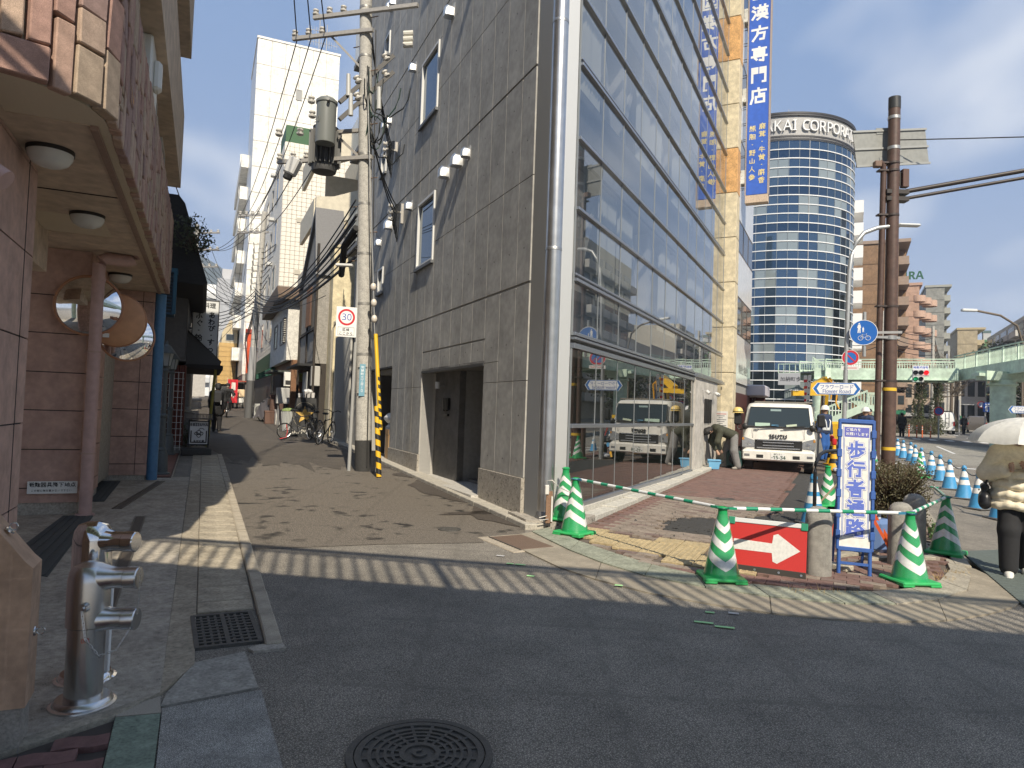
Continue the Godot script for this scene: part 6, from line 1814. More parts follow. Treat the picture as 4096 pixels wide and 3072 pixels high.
func bicycle(label: String, at: Vector3, deg: float, col: Color, lean := .0, wr := .33, grp := "") -> Node3D:
	var o := thing("bicycle", label, "bicycle", at, deg, grp)
	o.transform = o.transform * rx(Vector3.ZERO, Vector3.RIGHT, lean)
	var fm := mk(col, .35)
	var rub := mk(K(.012, .012, .012), .8)
	var alu := mk(K(.5, .5, .5), .35, "", 1, 0, .8)
	for x: float in [-.52, .52]:
		var c := V(x, wr, 0)
		var tr := []
		for k in 25: tr.append(c + V(cos(TAU * k / 24), sin(TAU * k / 24), 0) * (wr - .016))
		var wl := part(o, "wheel", N().cyl(c + V(0, 0, -.04), c + V(0, 0, .04), .025, -1, 10), alu)
		part(wl, "tyre", N().tube(tr, .017, 6), rub)
		var rm := []
		for k in 25: rm.append(c + V(cos(TAU * k / 24), sin(TAU * k / 24), 0) * (wr - .038))
		part(wl, "rim", N().tube(rm, .009, 5), alu)
		for k in 14:
			var a := TAU * k / 14
			part(wl, "spoke", N().cyl(c + V(0, 0, .025 if k % 2 else -.025), c + V(cos(a), sin(a), 0) * (wr - .04), .0018, -1, 3, false), alu)
	var bb := V(-.08, .28, 0); var st := V(-.2, .72, 0); var hd := V(.36, .74, 0); var hb := V(.4, .6, 0)
	part(o, "frame", N().cyl(bb, st, .016, -1, 8).cyl(st + V(.01, -.04, 0), hd, .015, -1, 8).cyl(bb, hb, .018, -1, 8).cyl(hd + V(-.01, .04, 0), hb, .02, -1, 8).cyl(bb, V(-.52, wr, .05), .01, -1, 6).cyl(bb, V(-.52, wr, -.05), .01, -1, 6).cyl(st, V(-.52, wr, .05), .009, -1, 6).cyl(st, V(-.52, wr, -.05), .009, -1, 6), fm)
	part(o, "fork", N().cyl(hb, V(.52, wr, .05), .012, -1, 6).cyl(hb, V(.52, wr, -.05), .012, -1, 6), fm)
	part(o, "seat_post", N().cyl(st, st + V(-.04, .14, 0), .012, -1, 8), alu)
	part(o, "saddle", N().box(st + V(-.05, .17, 0), V(.26, .06, .13), .03), rub)
	part(o, "handlebar", N().tube([V(.28, .97, -.27), V(.36, .99, -.15), V(.38, .93, 0), V(.36, .99, .15), V(.28, .97, .27)], .012, 6).cyl(V(.38, .93, 0), hd, .012, -1, 6), rub)
	part(o, "crank", N().cyl(bb + V(0, 0, -.06), bb + V(0, 0, -.065), .09, -1, 18).bar(bb + V(0, 0, .08), bb + V(.15, -.08, .08), .02, .02).bar(bb + V(0, 0, -.08), bb + V(-.15, .08, -.08), .02, .02), alu)
	part(o, "pedal", N().box(bb + V(.15, -.08, .13), V(.09, .02, .08)).box(bb + V(-.15, .08, -.13), V(.09, .02, .08)), rub)
	return o

func clutter() -> void:
	bicycle("black road bicycle leaning by the slatted gate, front wheel to the street", al(3.3, 20.9), YA + 62, K(.02, .02, .02), 6)
	bicycle("black bicycle with white lettered rims parked against the star sign", al(3.2, 22.0), YA + 100, K(.03, .03, .03), -5)
	var rb := bicycle("small folding bicycle with a red lock cable under the star sign", al(2.85, 22.8), YA + 18, K(.04, .04, .045), 4, .25)
	part(rb, "lock_cable", N().tube([V(-.5, .45, .06), V(-.46, .25, .08), V(-.5, .05, .1), V(-.7, .02, .12)], .012, 6), mk(K(.7, .03, .04), .5))
	var s := anode("beer_sign", "black tilted signboard with a golden star leaning by the bicycles", "sign", 3.1, 23.6)
	part(s, "board", N().ext(PA([U(-.5, 0), U(.42, 0), U(.34, 1.28), U(-.26, 1.28)]), -.35, .0), mk(K(.012, .012, .012), .5), rx(Vector3.ZERO, Vector3.RIGHT, -8), 0)
	var sp := PackedVector2Array()
	for k in 10:
		var a := PI / 2 + TAU * k / 10
		sp.append(U(cos(a), sin(a)) * (.3 if k % 2 == 0 else .125) + U(-.02, .72))
	part(s, "star", N().ext(sp, .0, .02), mk(K(.72, .45, .1), .4), rx(V(0, 0, .002), Vector3.RIGHT, -8), 0)
	var rg := []
	for k in 33: rg.append(V(-.02 + cos(TAU * k / 32) * .37, .72 + sin(TAU * k / 32) * .42, .004))
	part(s, "ring", N().tube(rg, .006, 4), mk(K(.35, .32, .25), .4), rx(Vector3.ZERO, Vector3.RIGHT, -8))
	lt(s, "SAPPORO", .13, rx(V(-.05, .17, -.02), Vector3.RIGHT, -8), mk(K(.45, .42, .36), .5))
	var tis := anode("paper_bundle", "white paper and tubs standing on the star sign", "litter", 3.12, 23.85)
	tis.position.y += 1.28
	for k in 4: part(tis, "tub", N().cyl(V(-.2 + .14 * k, 0, 0), V(-.2 + .14 * k, .14 + .03 * (k % 2), 0), .05, .06, 10), mk(K(.6, .58, .55), .6))
	part(tis, "crumpled_bag", N().ball(V(.05, .2, 0), V(.16, .09, .1), 8), mk(K(.65, .64, .62), .7), IX, 0)
	var bin := anode("waste_bin", "ribbed grey waste bin with a green bag by the alley kerb", "bin", 2.88, 26.4)
	part(bin, "tub", N().lathe([U(0, 0), U(.2, 0), U(.26, .72), U(.28, .74), U(.22, .74), U(.2, .1)], 14), mk(K(.42, .43, .41), .6), IX, 0)
	part(bin, "bag", N().ball(V(0, .76, 0), V(.26, .09, .26), 10), mk(K(.28, .36, .12), .6))
	for k in 6: part(bin, "rib", N().cyl(V(cos(k) * .2, .02, sin(k) * .2), V(cos(k) * .265, .72, sin(k) * .265), .012, -1, 4), mk(K(.5, .5, .48), .6))
	for q: Array in [[2.7, 31.3, .55, .55, .5, K(.12, .065, .045), "brown crate standing on the alley edge"], [3.05, 30.7, .5, .62, .55, K(.62, .6, .55), "pale polystyrene crate beside the brown crate"], [3.0, 31.7, .7, .65, .5, K(.1, .055, .04), "dark brown crate stacked behind the pale crate"]]:
		var cr := anode("crate", q[6], "crate", q[0], q[1], "crates on the alley edge")
		if q[1] == 31.7: cr.position.y += .55
		part(cr, "body", N().bx(-q[2] / 2, 0, -q[4] / 2, q[2] / 2, q[3], q[4] / 2, .015), mk(q[5], .7, SO, .5), IX, 0)
		part(cr, "lid", N().bx(-q[2] / 2 - .01, q[3] - .08, -q[4] / 2 - .01, q[2] / 2 + .01, q[3] + .01, q[4] / 2 + .01, .01), mk(q[5] * 1.1, .7), IX, 0)
		if q[1] == 31.7: abox(cr, q[0], q[1], "support", mk(K(.1, .06, .04), .8), q[0] - .3, q[0] + .3, cr.position.y - .55, cr.position.y, q[1] - .2, q[1] + .2)
	var cab := anode("meter_cabinet", "pale grey utility cabinet on the shop front", "cabinet", 3.1, 30.1)
	part(cab, "box", N().bx(-.34, .9, -.25, .36, 1.55, .2, .012), mk(K(.45, .45, .43), .5), IX, 0)
	part(cab, "door", N().bx(-.1, .93, .2, .33, 1.52, .212, .004), mk(K(.36, .36, .35), .5), IX, 0)
	part(cab, "leg", N().bx(-.28, 0, -.1, -.22, .9, .1), mk(K(.2, .2, .2), .5), IX, 0)
	part(cab, "leg", N().bx(.22, 0, -.1, .28, .9, .1), mk(K(.2, .2, .2), .5), IX, 0)
	part(cab, "label_plate", N().bx(.0, .98, .212, .2, 1.1, .217), mk(K(.6, .6, .58), .5), IX, 0)
	var sb := anode("sign_box", "white projecting box sign with a dark square over the shop", "sign", 3.3, 29.95)
	part(sb, "box", N().bx(-.3, 1.62, -.12, .32, 2.2, .12, .01), mk(K(.7, .69, .64), .5), IX, 0)
	part(sb, "dark_square", N().bx(-.24, 1.68, .12, -.03, 1.86, .126), mk(K(.03, .03, .03), .5), IX, 0)
	part(sb, "wall_arm", N().bx(-.02, 2.2, -.04, .02, 2.35, .04), mk(K(.1, .1, .1), .5), IX, 0)
	var ln := anode("paper_lantern", "round yellow-green lantern hung beside the white box sign", "lantern", 3.62, 29.6)
	part(ln, "globe", N().ball(V(0, 2.0, 0), V(.16, .18, .16), 16), mk(K(.28, .26, .03), .6))
	part(ln, "cord", N().cyl(V(0, 2.17, 0), V(0, 2.5, 0), .01, -1, 5), mk(K(.02, .02, .02), .6))
	for k in 3: part(ln, "hoop", N().lathe([U(.155 - .02 * absf(k - 1), 1.94 + k * .06), U(.163 - .02 * absf(k - 1), 1.945 + k * .06), U(.155 - .02 * absf(k - 1), 1.95 + k * .06)], 16), mk(K(.15, .14, .02), .6))
	var cb := bicycle("bicycle with a wire basket under a grey rain cover", al(2.62, 32.9), YA - 70, K(.2, .2, .2))
	var cvr := N()
	var prof := [[-.75, .35], [-.6, .85], [-.2, 1.0], [.3, 1.1], [.5, .95], [.7, .4]]
	for k in 5:
		var a: Array = prof[k]; var c: Array = prof[k + 1]
		for sd: float in [-1, 1]: cvr.qo(V(a[0], a[1], 0), V(c[0], c[1], 0), V(c[0], .12 + .1 * (k % 2), .28 * sd), V(a[0], .2, .28 * sd), V(0, .3, sd))
	part(cb, "rain_cover", cvr, mk(K(.12, .11, .115), .7), Transform3D(), 60)
	part(cb, "basket", N().bx(.45, .75, -.18, .85, 1.02, .18, .02), mk(K(.11, .075, .06), .8))
	for k in 2:
		var ac := anode("outdoor_unit", "grey outdoor air conditioner on the ground behind the far pole" if k == 0 else "outdoor air conditioner unit beside the green awning shop", "air conditioner", 2.7 + .2 * k, 37.0 + k * 1.0)
		part(ac, "casing", N().bx(-.35, .08, -.15, .35, .68, .15, .02), mk(K(.4, .4, .38), .5))
		part(ac, "fan_grille", N().cyl(V(-.08, .38, .15), V(-.08, .38, .165), .22, -1, 18), mk(K(.12, .12, .12), .5))
		part(ac, "foot", N().bx(-.3, 0, -.14, -.22, .08, .14).bx(.22, 0, -.14, .3, .08, .14), mk(K(.2, .2, .2), .6))
	var mc := anode("plastic_container", "silver-grey ribbed plastic container inside the garage bay", "container", 4.35, 16.35)
	part(mc, "body", N().bx(-.3, .0, -.35, .3, .85, .35, .08), mk(K(.5, .5, .5), .4))
	part(mc, "lid", N().bx(-.34, .85, -.4, .34, 1.1, .4, .1), mk(K(.6, .6, .6), .35))
	for k in 4: part(mc, "rib", N().bx(-.32, .35 + k * .1, .3, .3, .4 + k * .1, .37, .01), mk(K(.25, .25, .25), .5))
	for q: Array in [[4.05, 15.95, .62, .32, "tall brown cardboard box leaning at the garage edge"], [4.15, 15.62, .5, .25, "smaller folded cardboard box before the tall one"]]:
		var cbx := anode("cardboard_box", q[4], "box", q[0], q[1])
		part(cbx, "carton", N().bx(-.12, 0, -q[3] / 2, .12, q[2], q[3] / 2, .004), mk(K(.42, .26, .12), .9, SO, .5), IX, 0)
		part(cbx, "flap", N().bx(-.125, q[2], -q[3] / 2, -.115, q[2] + .12, q[3] / 2), mk(K(.38, .23, .11), .9), IX, 0)

# ---------------------------------------------------------------- far end of the alley
func build_far_alley() -> void:
	var white := mk(K(.8, .78, .72), .6, SO, 3.0, 0, 0, CL, 6)
	var pane := mk(K(.04, .05, .06), .05)
	var fr_ := mk(K(.35, .34, .32), .5)
	var t := anode("white_tower", "tall white panelled tower with an aerial on the roof", "building", 6, 60)
	abox(t, 6, 60, "core", mk(K(.3, .29, .27), .8), 2.74, 9.05, 1.2, 30.4, 58.06, 66)
	for j in 13:
		for i in 6:
			abox(t, 6, 60, "cladding_panel", white, 2.7 + i * 1.06 + .012, 2.7 + (i + 1) * 1.06 - .012, 30.45 - (j + 1) * 2.05 + .02, 30.45 - j * 2.05 - .02, 58.0, 58.06)
		for i in 6:
			abox(t, 6, 60, "side_panel", mk(K(.62, .63, .64), .3, SO, 2), 2.68, 2.74, 30.45 - (j + 1) * 2.05 + .02, 30.45 - j * 2.05 - .02, 58.06 + i * 1.3, 59.34 + i * 1.3)
	awin(t, 6, 60, "s", 57.98, 5.72, 6.2, 26.1, 26.95, fr_, mk(K(.3, .3, .29), .6))
	abox(t, 6, 60, "roof_edge", white, 2.62, 9.12, 30.45, 30.62, 57.95, 66)
	var an := N()
	for q: Array in [[7.6, 4.2], [8.2, 3.4]]:
		an.cyl(V(q[0], 30.5, -60), V(q[0], 30.5 + q[1], -60), .04, -1, 6)
		for k in 2:
			an.bar(V(q[0] - 1.0, 32.2 + k * 1.0, -60), V(q[0] + 1.0, 32.2 + k * 1.0, -60), .03, .03)
			for i in 9: an.bar(V(q[0] - .9 + i * .22, 31.9 + k, -60), V(q[0] - .9 + i * .22, 32.5 + k, -60), .02, .02)
	an.x = Transform3D()
	part(t, "aerial", an, mk(K(.35, .35, .35), .5), Transform3D(Basis(), V(-6, -t.position.y, 60)), 0)
	var a := anode("balcony_apartments", "white apartment block with boxy stacked balconies along the alley", "building", 4, 70)
	abox(a, 4, 70, "wall", mk(K(.66, .65, .62), .7, SO, 3), 2.9, 9, 1, 24.6, 66.1, 80)
	for k in 7:
		abox(a, 4, 70, "balcony", white, 2.1, 2.9, 5.2 + k * 2.78, 6.3 + k * 2.78, 64, 79)
		abox(a, 4, 70, "balcony_rear_wall", mk(K(.66, .65, .62), .7), 2.85, 2.92, 6.3 + k * 2.78, 7.9 + k * 2.78, 64.2, 79)
		abox(a, 4, 70, "partition", white, 2.15, 2.9, 6.3 + k * 2.78, 7.95 + k * 2.78, 69, 69.2)
	abox(a, 4, 70, "front_wall", white, 2.85, 4.0, 4.6, 24.6, 63.9, 66.1)
	var r := anode("red_shop", "bright orange-red shop house behind the far pole", "building", 4, 60)
	abox(r, 4, 60, "wall", mk(K(.62, .08, .02), .6, SO, 1.5), 2.95, 4.6, 3.9, 7.0, 57.4, 63)
	abox(r, 4, 60, "fascia", mk(K(.3, .03, .015), .6), 2.8, 4.6, 7.0, 7.3, 57.3, 63)
	abox(r, 4, 60, "ground_storey", mk(K(.09, .08, .075), .7), 2.95, 4.6, 1.0, 3.9, 57.4, 63)
	abox(r, 4, 60, "eave", mk(K(.32, .06, .03), .6), 2.2, 3.0, 3.2, 3.3, 57.2, 62)
	awin(r, 4, 60, "s", 57.38, 3.6, 4.3, 4.6, 5.8, fr_, mk(K(.15, .02, .02), .4))
	var dish := anode("satellite_dish", "round white satellite dish on the red shop", "dish", 3.75, 57.0)
	part(dish, "reflector", N().lathe([U(0, 0), U(.25, .03), U(.42, .1)], 20), mk(K(.6, .6, .58), .5), rx(V(0, 4.3, .2), V(1, 0, .3), 75))
	part(dish, "mount", N().bar(V(0, 4.2, -.4), V(0, 4.3, .2), .05, .05), mk(K(.3, .3, .3), .5), IX, 0)
	var y := anode("brick_building", "yellow brick house with a pale gabled top at the alley bend", "building", 1.9, 68)
	abox(y, 1.9, 68, "wall", mk(K(.5, .33, .13), .8, "wood", .5), 1.1, 2.55, 3.2, 6.8, 66, 74)
	abox(y, 1.9, 68, "ground_storey", mk(K(.05, .05, .05), .7), 1.15, 2.5, 1.2, 3.2, 66.2, 74)
	var b := amb(y, 1.9, 68)
	b.x = b.x * Transform3D(Basis(Vector3.RIGHT, Vector3.UP, Vector3.BACK), Vector3.ZERO)
	b.ext(PA([U(1.3, 6.8), U(1.3, 7.7), U(1.9, 8.8), U(2.55, 8.8), U(2.55, 6.8)]), -74, -66)
	part(y, "gable", b, mk(K(.5, .42, .28), .8, SO, 1), IX, 0)
	for k in 8: abox(y, 1.9, 68, "brick_course", mk(K(.34, .22, .09), .8), 1.09, 2.555, 3.5 + k * .42, 3.53 + k * .42, 65.98, 74)
	awin(y, 1.9, 68, "s", 65.98, 1.6, 2.3, 7.0, 7.6, fr_, pane)
	var gt := anode("grey_tower", "plain grey tower standing far beyond the alley", "building", 2.6, 112)
	abox(gt, 2.6, 112, "wall", mk(K(.36, .37, .39), .8, SO, 4), 1.2, 4.3, 2, 19.6, 110, 122)
	abox(gt, 2.6, 112, "roof_box", mk(K(.45, .45, .46), .8), 1.8, 3.4, 19.6, 21.2, 111, 118)
	for k in 4: abox(gt, 2.6, 112, "joint", mk(K(.2, .2, .21), .8), 1.19, 4.31, 5 + k * 3.6, 5.06 + k * 3.6, 109.97, 110.02)
	var wt := anode("white_flats", "distant white flats with rows of balconies under the hill", "building", -.4, 122)
	abox(wt, -.4, 122, "wall", mk(K(.66, .67, .68), .8, SO, 4), -2.6, 1.15, 2, 19.8, 118, 132)
	for k in 6: abox(wt, -.4, 122, "balcony_row", mk(K(.5, .51, .52), .8), -2.65, 1.2, 4.5 + k * 2.6, 5.3 + k * 2.6, 117.2, 118)
	for q: Array in [[-2.4, -.9, 60, 72, 5.8, K(.22, .2, .18), "low dark house on the shaded side of the alley"], [-3.0, -.85, 26, 40, 4.2, K(.1, .095, .09), "dark two-storey shop house past the restaurant"], [-3.0, -1.0, 41, 58, 6.0, K(.3, .28, .25), "grey plaster house beyond the dark shop house"], [.6, 1.15, 74, 84, 6.2, K(.6, .6, .58), "narrow white house closing the alley bend"], [-2.5, .2, 86, 100, 7.5, K(.4, .38, .35), "tan house at the end of the alley"]]:
		var hh := anode("far_house", q[6], "building", (q[0] + q[1]) / 2, q[2])
		abox(hh, (q[0] + q[1]) / 2, q[2], "wall", mk(q[5], .8, SO, 2), q[0], q[1], .3, q[4], q[2], q[3])
		abox(hh, (q[0] + q[1]) / 2, q[2], "roof", mk(K(.12, .115, .11), .8), q[0] - .1, q[1] + .15, q[4], q[4] + .3, q[2] - .2, q[3])
		for k in 2:
			awin(hh, (q[0] + q[1]) / 2, q[2], "r", q[1], q[2] + 1.5 + k * 4, q[2] + 3.0 + k * 4, q[4] - 1.9, q[4] - .7, fr_, pane, 1.0)
			awin(hh, (q[0] + q[1]) / 2, q[2], "s", q[2], q[0] + .2 + k * .25, q[0] + .42 + k * .25, q[4] - 1.9, q[4] - .7, fr_, pane)
	var bn := anode("shop_banner", "tall red shop banner at the far end of the alley", "banner", 1.75, 48.5)
	part(bn, "cloth", N().bx(-.3, .4, -.01, .3, 1.9, .01), mk(K(.55, .02, .03), .8), IX, 0)
	part(bn, "pole", N().cyl(V(-.32, 0, 0), V(-.32, 2.0, 0), .015, -1, 6), mk(K(.5, .5, .5), .5))
	part(bn, "lettering", N().bx(-.08, 1.2, .012, .16, 1.7, .014).bx(-.08, .8, .012, .16, 1.05, .014), mk(K(.7, .65, .6), .7), IX, 0)
	var kt := anode("delivery_trike", "small white delivery scooter with a box parked at the alley end", "scooter", 2.15, 50)
	part(kt, "body", N().bx(-.35, .3, -.8, .35, .75, .5, .08), mk(K(.7, .7, .68), .4))
	part(kt, "cargo_box", N().bx(-.38, .75, -.1, .38, 1.25, .6, .04), mk(K(.72, .55, .35), .5))
	part(kt, "windscreen", N().bx(-.35, .75, -.75, .35, 1.7, -.7).bx(-.36, 1.68, -.8, .36, 1.73, .3), mk(K(.08, .08, .08), .2))
	for q: Array in [[-.3, .35], [.3, .35], [0, -.85]]: part(kt, "wheel", N().cyl(V(q[0] - .05, .22, q[1]), V(q[0] + .05, .22, q[1]), .22, -1, 14), mk(K(.015, .015, .015), .8))
	var hb := N()
	var fn := FastNoiseLite.new()
	fn.frequency = .004
	fn.fractal_octaves = 5
	var ht := func(r: float, s: float) -> float:
		var ridge := exp(-pow((s - 1150.0) / 260.0, 2)) * (190.0 + 45.0 * fn.get_noise_2d(r, s) + 22.0 * fn.get_noise_2d(r * 4, s * 4)) * (.75 + .25 * cos(r / 500.0))
		return ridge - 6.0
	var stp := 26.0
	for i in 62:
		for j in 22:
			var r0 := -800.0 + i * stp; var s0 := 780.0 + j * stp
			var v := []
			for e: Array in [[0, 0], [1, 0], [1, 1], [0, 1]]:
				var rr: float = r0 + e[0] * stp; var ss: float = s0 + e[1] * stp
				var p := al(rr, ss)
				v.append(V(p.x, 18.0 + ht.call(rr, ss), p.z))
			hb.qo(v[0], v[1], v[2], v[3], Vector3.UP)
	setting("hill", hb, mk(K(.055, .065, .05), .95, "leaf", 90.0, .0, 0, CL, 210.0, true), Transform3D(), 60)

# ---------------------------------------------------------------- buildings along the main road
func rnode(called: String, label: String, cat: String, r: float, s: float, group := "") -> Node3D:
	return thing(called, label, cat, fr(r, s), YF, group)
func fbox(o: Node3D, R: float, S: float, called: String, m: Material, r0: float, r1: float, y0: float, y1: float, s0: float, s1: float, bv := .0) -> MeshInstance3D:
	var b := fmb(o, R, S)
	b.bx(r0, y0, -s0, r1, y1, -s1, bv)
	return part(o, called, b, m, IX, 0)
func flats(called: String, label: String, r0: float, r1: float, s0: float, s1: float, top: float, n: int, wall: Color, para: Color, dep: float, bays: int) -> Node3D:
	var R := (r0 + r1) / 2
	var o := rnode(called, label, "building", R, s0)
	var wm := mk(wall, .8, SO, 4.0, 0, 0, CL, 9)
	var pm := mk(para, .8, SO, 3.0)
	var base := 1.0
	fbox(o, R, s0, "wall", wm, r0, r1, base, top, s0, s1)
	fbox(o, R, s0, "roof_edge", pm, r0 - .2, r1 + dep + .2, top, top + .5, s0 - .2, s1)
	var fh := (top - 4.5) / n
	for k in n:
		var y := 4.5 + k * fh
		fbox(o, R, s0, "floor_band", mk(wall * .6, .8), r0, r1, y - .06, y + .06, s0 - .04, s0)
		for i in bays:
			var a := lerpf(s0 + .3, s1 - .3, float(i) / bays); var e := lerpf(s0 + .3, s1 - .3, (i + 1.0) / bays)
			fbox(o, R, s0, "balcony", pm, r1, r1 + dep, y - .12, y + 1.05, a + .03, e - .03)
			fbox(o, R, s0, "balcony_window", mk(K(.025, .03, .035), .08), r1 + .01, r1 + .05, y + 1.05, y + fh - .3, a + .5, e - .5)
			fbox(o, R, s0, "partition", wm, r1 + .05, r1 + dep - .1, y + 1.05, y + fh - .12, e - .1, e + .1)
		fbox(o, R, s0, "balcony_slab", pm, r1, r1 + dep + .05, y - .28, y - .12, s0, s1)
	return o

func build_right() -> void:
	var R := -5.0
	var S := 22.5
	var o := rnode("pillar_building", "white-tiled building with a stained cream pillar next to the glass front", "building", R, S)
	var cream := mk(K(.6, .52, .36), .7, SO, 1.6, .0, 0, CL, 1.4)
	var wt := mk(K(.66, .655, .63), .12, SO, 1.5)
	fbox(o, R, S, "core", mk(K(.3, .29, .27), .8), -8, -3.12, .3, 19, 21.5, 25)
	for j in 14:
		fbox(o, R, S, "pillar_block", cream if j not in [6, 9] else mk(K(.58, .33, .13), .7, CO, 1.2, 0, 0, CL, 2), -3.72, -3.04, .35 + j * 1.32 + .008, .35 + (j + 1) * 1.32 - .008, 20.93, 21.5, .01)
	fbox(o, R, S, "pillar_core", mk(K(.1, .08, .05), .9), -3.7, -3.06, .35, 18.8, 20.95, 21.48)
	fbox(o, R, S, "drainpipe", mk(K(.6, .57, .48), .6), -3.6, -3.53, .4, 18.5, 20.86, 20.925)
	var lv := [2.75, 4.2, 5.35, 6.68, 7.66, 9.1, 10.1, 11.5, 12.5, 13.9, 14.9, 16.3, 17.3, 18.8]
	for j in lv.size() - 1:
		for i in 3:
			if j % 2 == 0:
				fbox(o, R, S, "tile_panel", wt, -3.12, -3.07, lv[j] + .008, lv[j + 1] - .008, 21.5 + i * 1.16 + .006, 21.5 + (i + 1) * 1.16 - .006)
			else:
				fbox(o, R, S, "window", mk(K(.1, .07, .05), .4), -3.11, -3.08, lv[j], lv[j + 1], 21.5 + i * 1.16 + .02, 21.5 + (i + 1) * 1.16 - .02)
				fbox(o, R, S, "pane", mk(K(.03, .03, .03), .03), -3.08, -3.075, lv[j] + .05, lv[j + 1] - .05, 21.5 + i * 1.16 + .09, 21.5 + (i + 1) * 1.16 - .09)
	fbox(o, R, S, "entrance_wall", mk(K(.07, .018, .015), .5), -3.12, -3.06, .4, 2.45, 21.55, 24.9)
	var tch := fbox(o, R, S, "brown_fascia", mk(K(.085, .022, .018), .5), -3.7, -2.62, 1.7, 2.42, 25.4, 25.45)
	lt(tch, "TCH", .16, Transform3D(Basis(), V(-3.4, 2.2, -25.39) - V(R, o.position.y, -S)), mk(K(.6, .58, .55), .5))
	lt(tch, "bldg", .11, Transform3D(Basis(), V(-3.42, 1.99, -25.39) - V(R, o.position.y, -S)), mk(K(.6, .58, .55), .5), false)
	fbox(o, R, S, "entrance_canopy", mk(K(.5, .48, .52), .6), -3.8, -2.55, 2.44, 2.82, 24.6, 26.2, .04)
	fbox(o, R, S, "entrance_post", mk(K(.55, .52, .45), .7), -3.05, -2.9, .4, 2.44, 25.4, 25.55)
	var co := part(o, "company_lettering", N(), cream)
	jt(co, "株会社", .3, Transform3D(Basis(Vector3.UP, PI / 2), V(-3.06, 3.35, -23.3) - V(R, o.position.y, -S)), mk(K(.15, .15, .14), .5), 2.0)
	jt(co, "株会社", .3, Transform3D(Basis(Vector3.UP, PI / 2), V(-3.06, 3.35, -22.2) - V(R, o.position.y, -S)), mk(K(.15, .15, .14), .5), 2.0)
	var po := rnode("notice_poster", "white notice poster with small red and black print on the cream pillar", "poster", -3.4, 20.9)
	part(po, "sheet", N().bx(-.18, .85, 0, .24, 1.45, .008), mk(K(.68, .67, .63), .6), IX, 0)
	for k in 9: part(po, "print_line", N().bx(-.14, 1.36 - k * .055, .008, .2 - .05 * (k % 3), 1.38 - k * .055, .0095), mk(K(.5, .08, .08) if k == 0 else K(.15, .15, .17), .6), IX, 0)
	var sg := rnode("vertical_signboard", "tall blue vertical signboard with white and yellow characters in a rusty frame", "sign", -2.62, 22.0)
	var yb := 8.18 - sg.position.y
	part(sg, "panel", N().bx(-.3, yb + .26, -.12, .3, yb + 8.2, .12), mk(K(.035, .115, .5), .5, SO, 1.2), IX, 0)
	part(sg, "rust_box", N().bx(-.33, yb, -.14, .33, yb + .24, .14, .01), mk(K(.5, .4, .31), .8, "stain", .5, .1), IX, 0)
	for x: float in [-.325, .325]: part(sg, "edge_frame", N().bx(x - .018, yb + .24, -.13, x + .018, yb + 8.2, .13), mk(K(.36, .3, .27), .6, "stain", .4), IX, 0)
	var ww := mk(K(.72, .74, .76), .5)
	jt(sg, "国漢方専門店", .47, xf(V(-.235, yb + 6.75, .123)), ww, 2.9, true, 1.38)
	var yy := mk(K(.68, .58, .28), .5)
	jt(sg, "鹿茸・牛黄・麝香", .185, xf(V(.04, yb + 2.42, .123)), yy, 2.3, true, 1.27)
	jt(sg, "熊胆・野山人参", .185, xf(V(-.235, yb + 2.38, .123)), yy, 2.3, true, 1.35)
	for y: float in [.62, 3.15, 5.65]:
		part(sg, "arm", N().bx(-1.05, yb + y, -.2, -.33, yb + y + .42, .12, .01), mk(K(.58, .57, .52), .6, "stain", .7), IX, 0)
	for k in 15:
		part(sg, "rung", N().tube([V(-.34, yb + .5 + k * .5, .06), V(-.48, yb + .5 + k * .5, .06), V(-.48, yb + .5 + k * .5, -.1), V(-.34, yb + .5 + k * .5, -.1)], .011, 5), mk(K(.05, .05, .05), .6))
	R = -6.0; S = 62.0
	var c := rnode("round_tower", "round blue glass office tower with a grey lettered crown", "building", R, S)
	var gm := [mk(K(.1, .165, .25), .03, "", 1, 0, .75), mk(K(.055, .1, .17), .03, "", 1, 0, .7), mk(K(.32, .37, .38), .06, "", 1, 0, .45), mk(K(.02, .028, .035), .03, "", 1, 0, .35)]
	var rad := 6.1
	var y0 := -c.position.y
	part(c, "core", N().cyl(V(0, y0 + .5, 0), V(0, y0 + 23.0, 0), rad - .12, -1, 48), mk(K(.05, .06, .07), .6))
	var n := 0
	var rest := [N(), N(), N(), N()]
	for j in 30:
		for i in 36:
			var a0 := deg_to_rad(-100.0 + i * 7.2); var a1 := a0 + deg_to_rad(7.2)
			var ya := y0 + 23.0 - (j + 1) * .705 + .03; var yc := y0 + 23.0 - j * .705 - .03
			var m := 0
			var fl := j % 4
			if fl == 1: m = 1
			elif fl >= 2 and (i * 7 + (j / 4) * 5) % 9 > 4: m = 2
			if j > 24 and m != 2 or (i > 20 and i < 25 and j > 13): m = 3
			if i == 22 and j > 6: m = 3 if j % 3 else 2
			var b: MB = rest[m]
			var own := i > 8 and i < 27 and n < 300 and j < 17
			if own:
				b = N()
				n += 1
			b.qo(V(sin(a0 + .004) * rad, ya, cos(a0 + .004) * rad), V(sin(a1 - .004) * rad, ya, cos(a1 - .004) * rad), V(sin(a1 - .004) * rad, yc, cos(a1 - .004) * rad), V(sin(a0 + .004) * rad, yc, cos(a0 + .004) * rad), V(sin(a0), 0, cos(a0)))
			if own: part(c, "glass_pane", b, gm[m], IX, 0)
		part(c, "white_transom", N().lathe([U(rad - .1, y0 + 23.0 - j * .705 - .04), U(rad + .05, y0 + 23.0 - j * .705 - .035), U(rad + .05, y0 + 23.0 - j * .705 + .035), U(rad - .1, y0 + 23.0 - j * .705 + .04)], 72), mk(K(.72, .73, .74), .5), Transform3D(), 20)
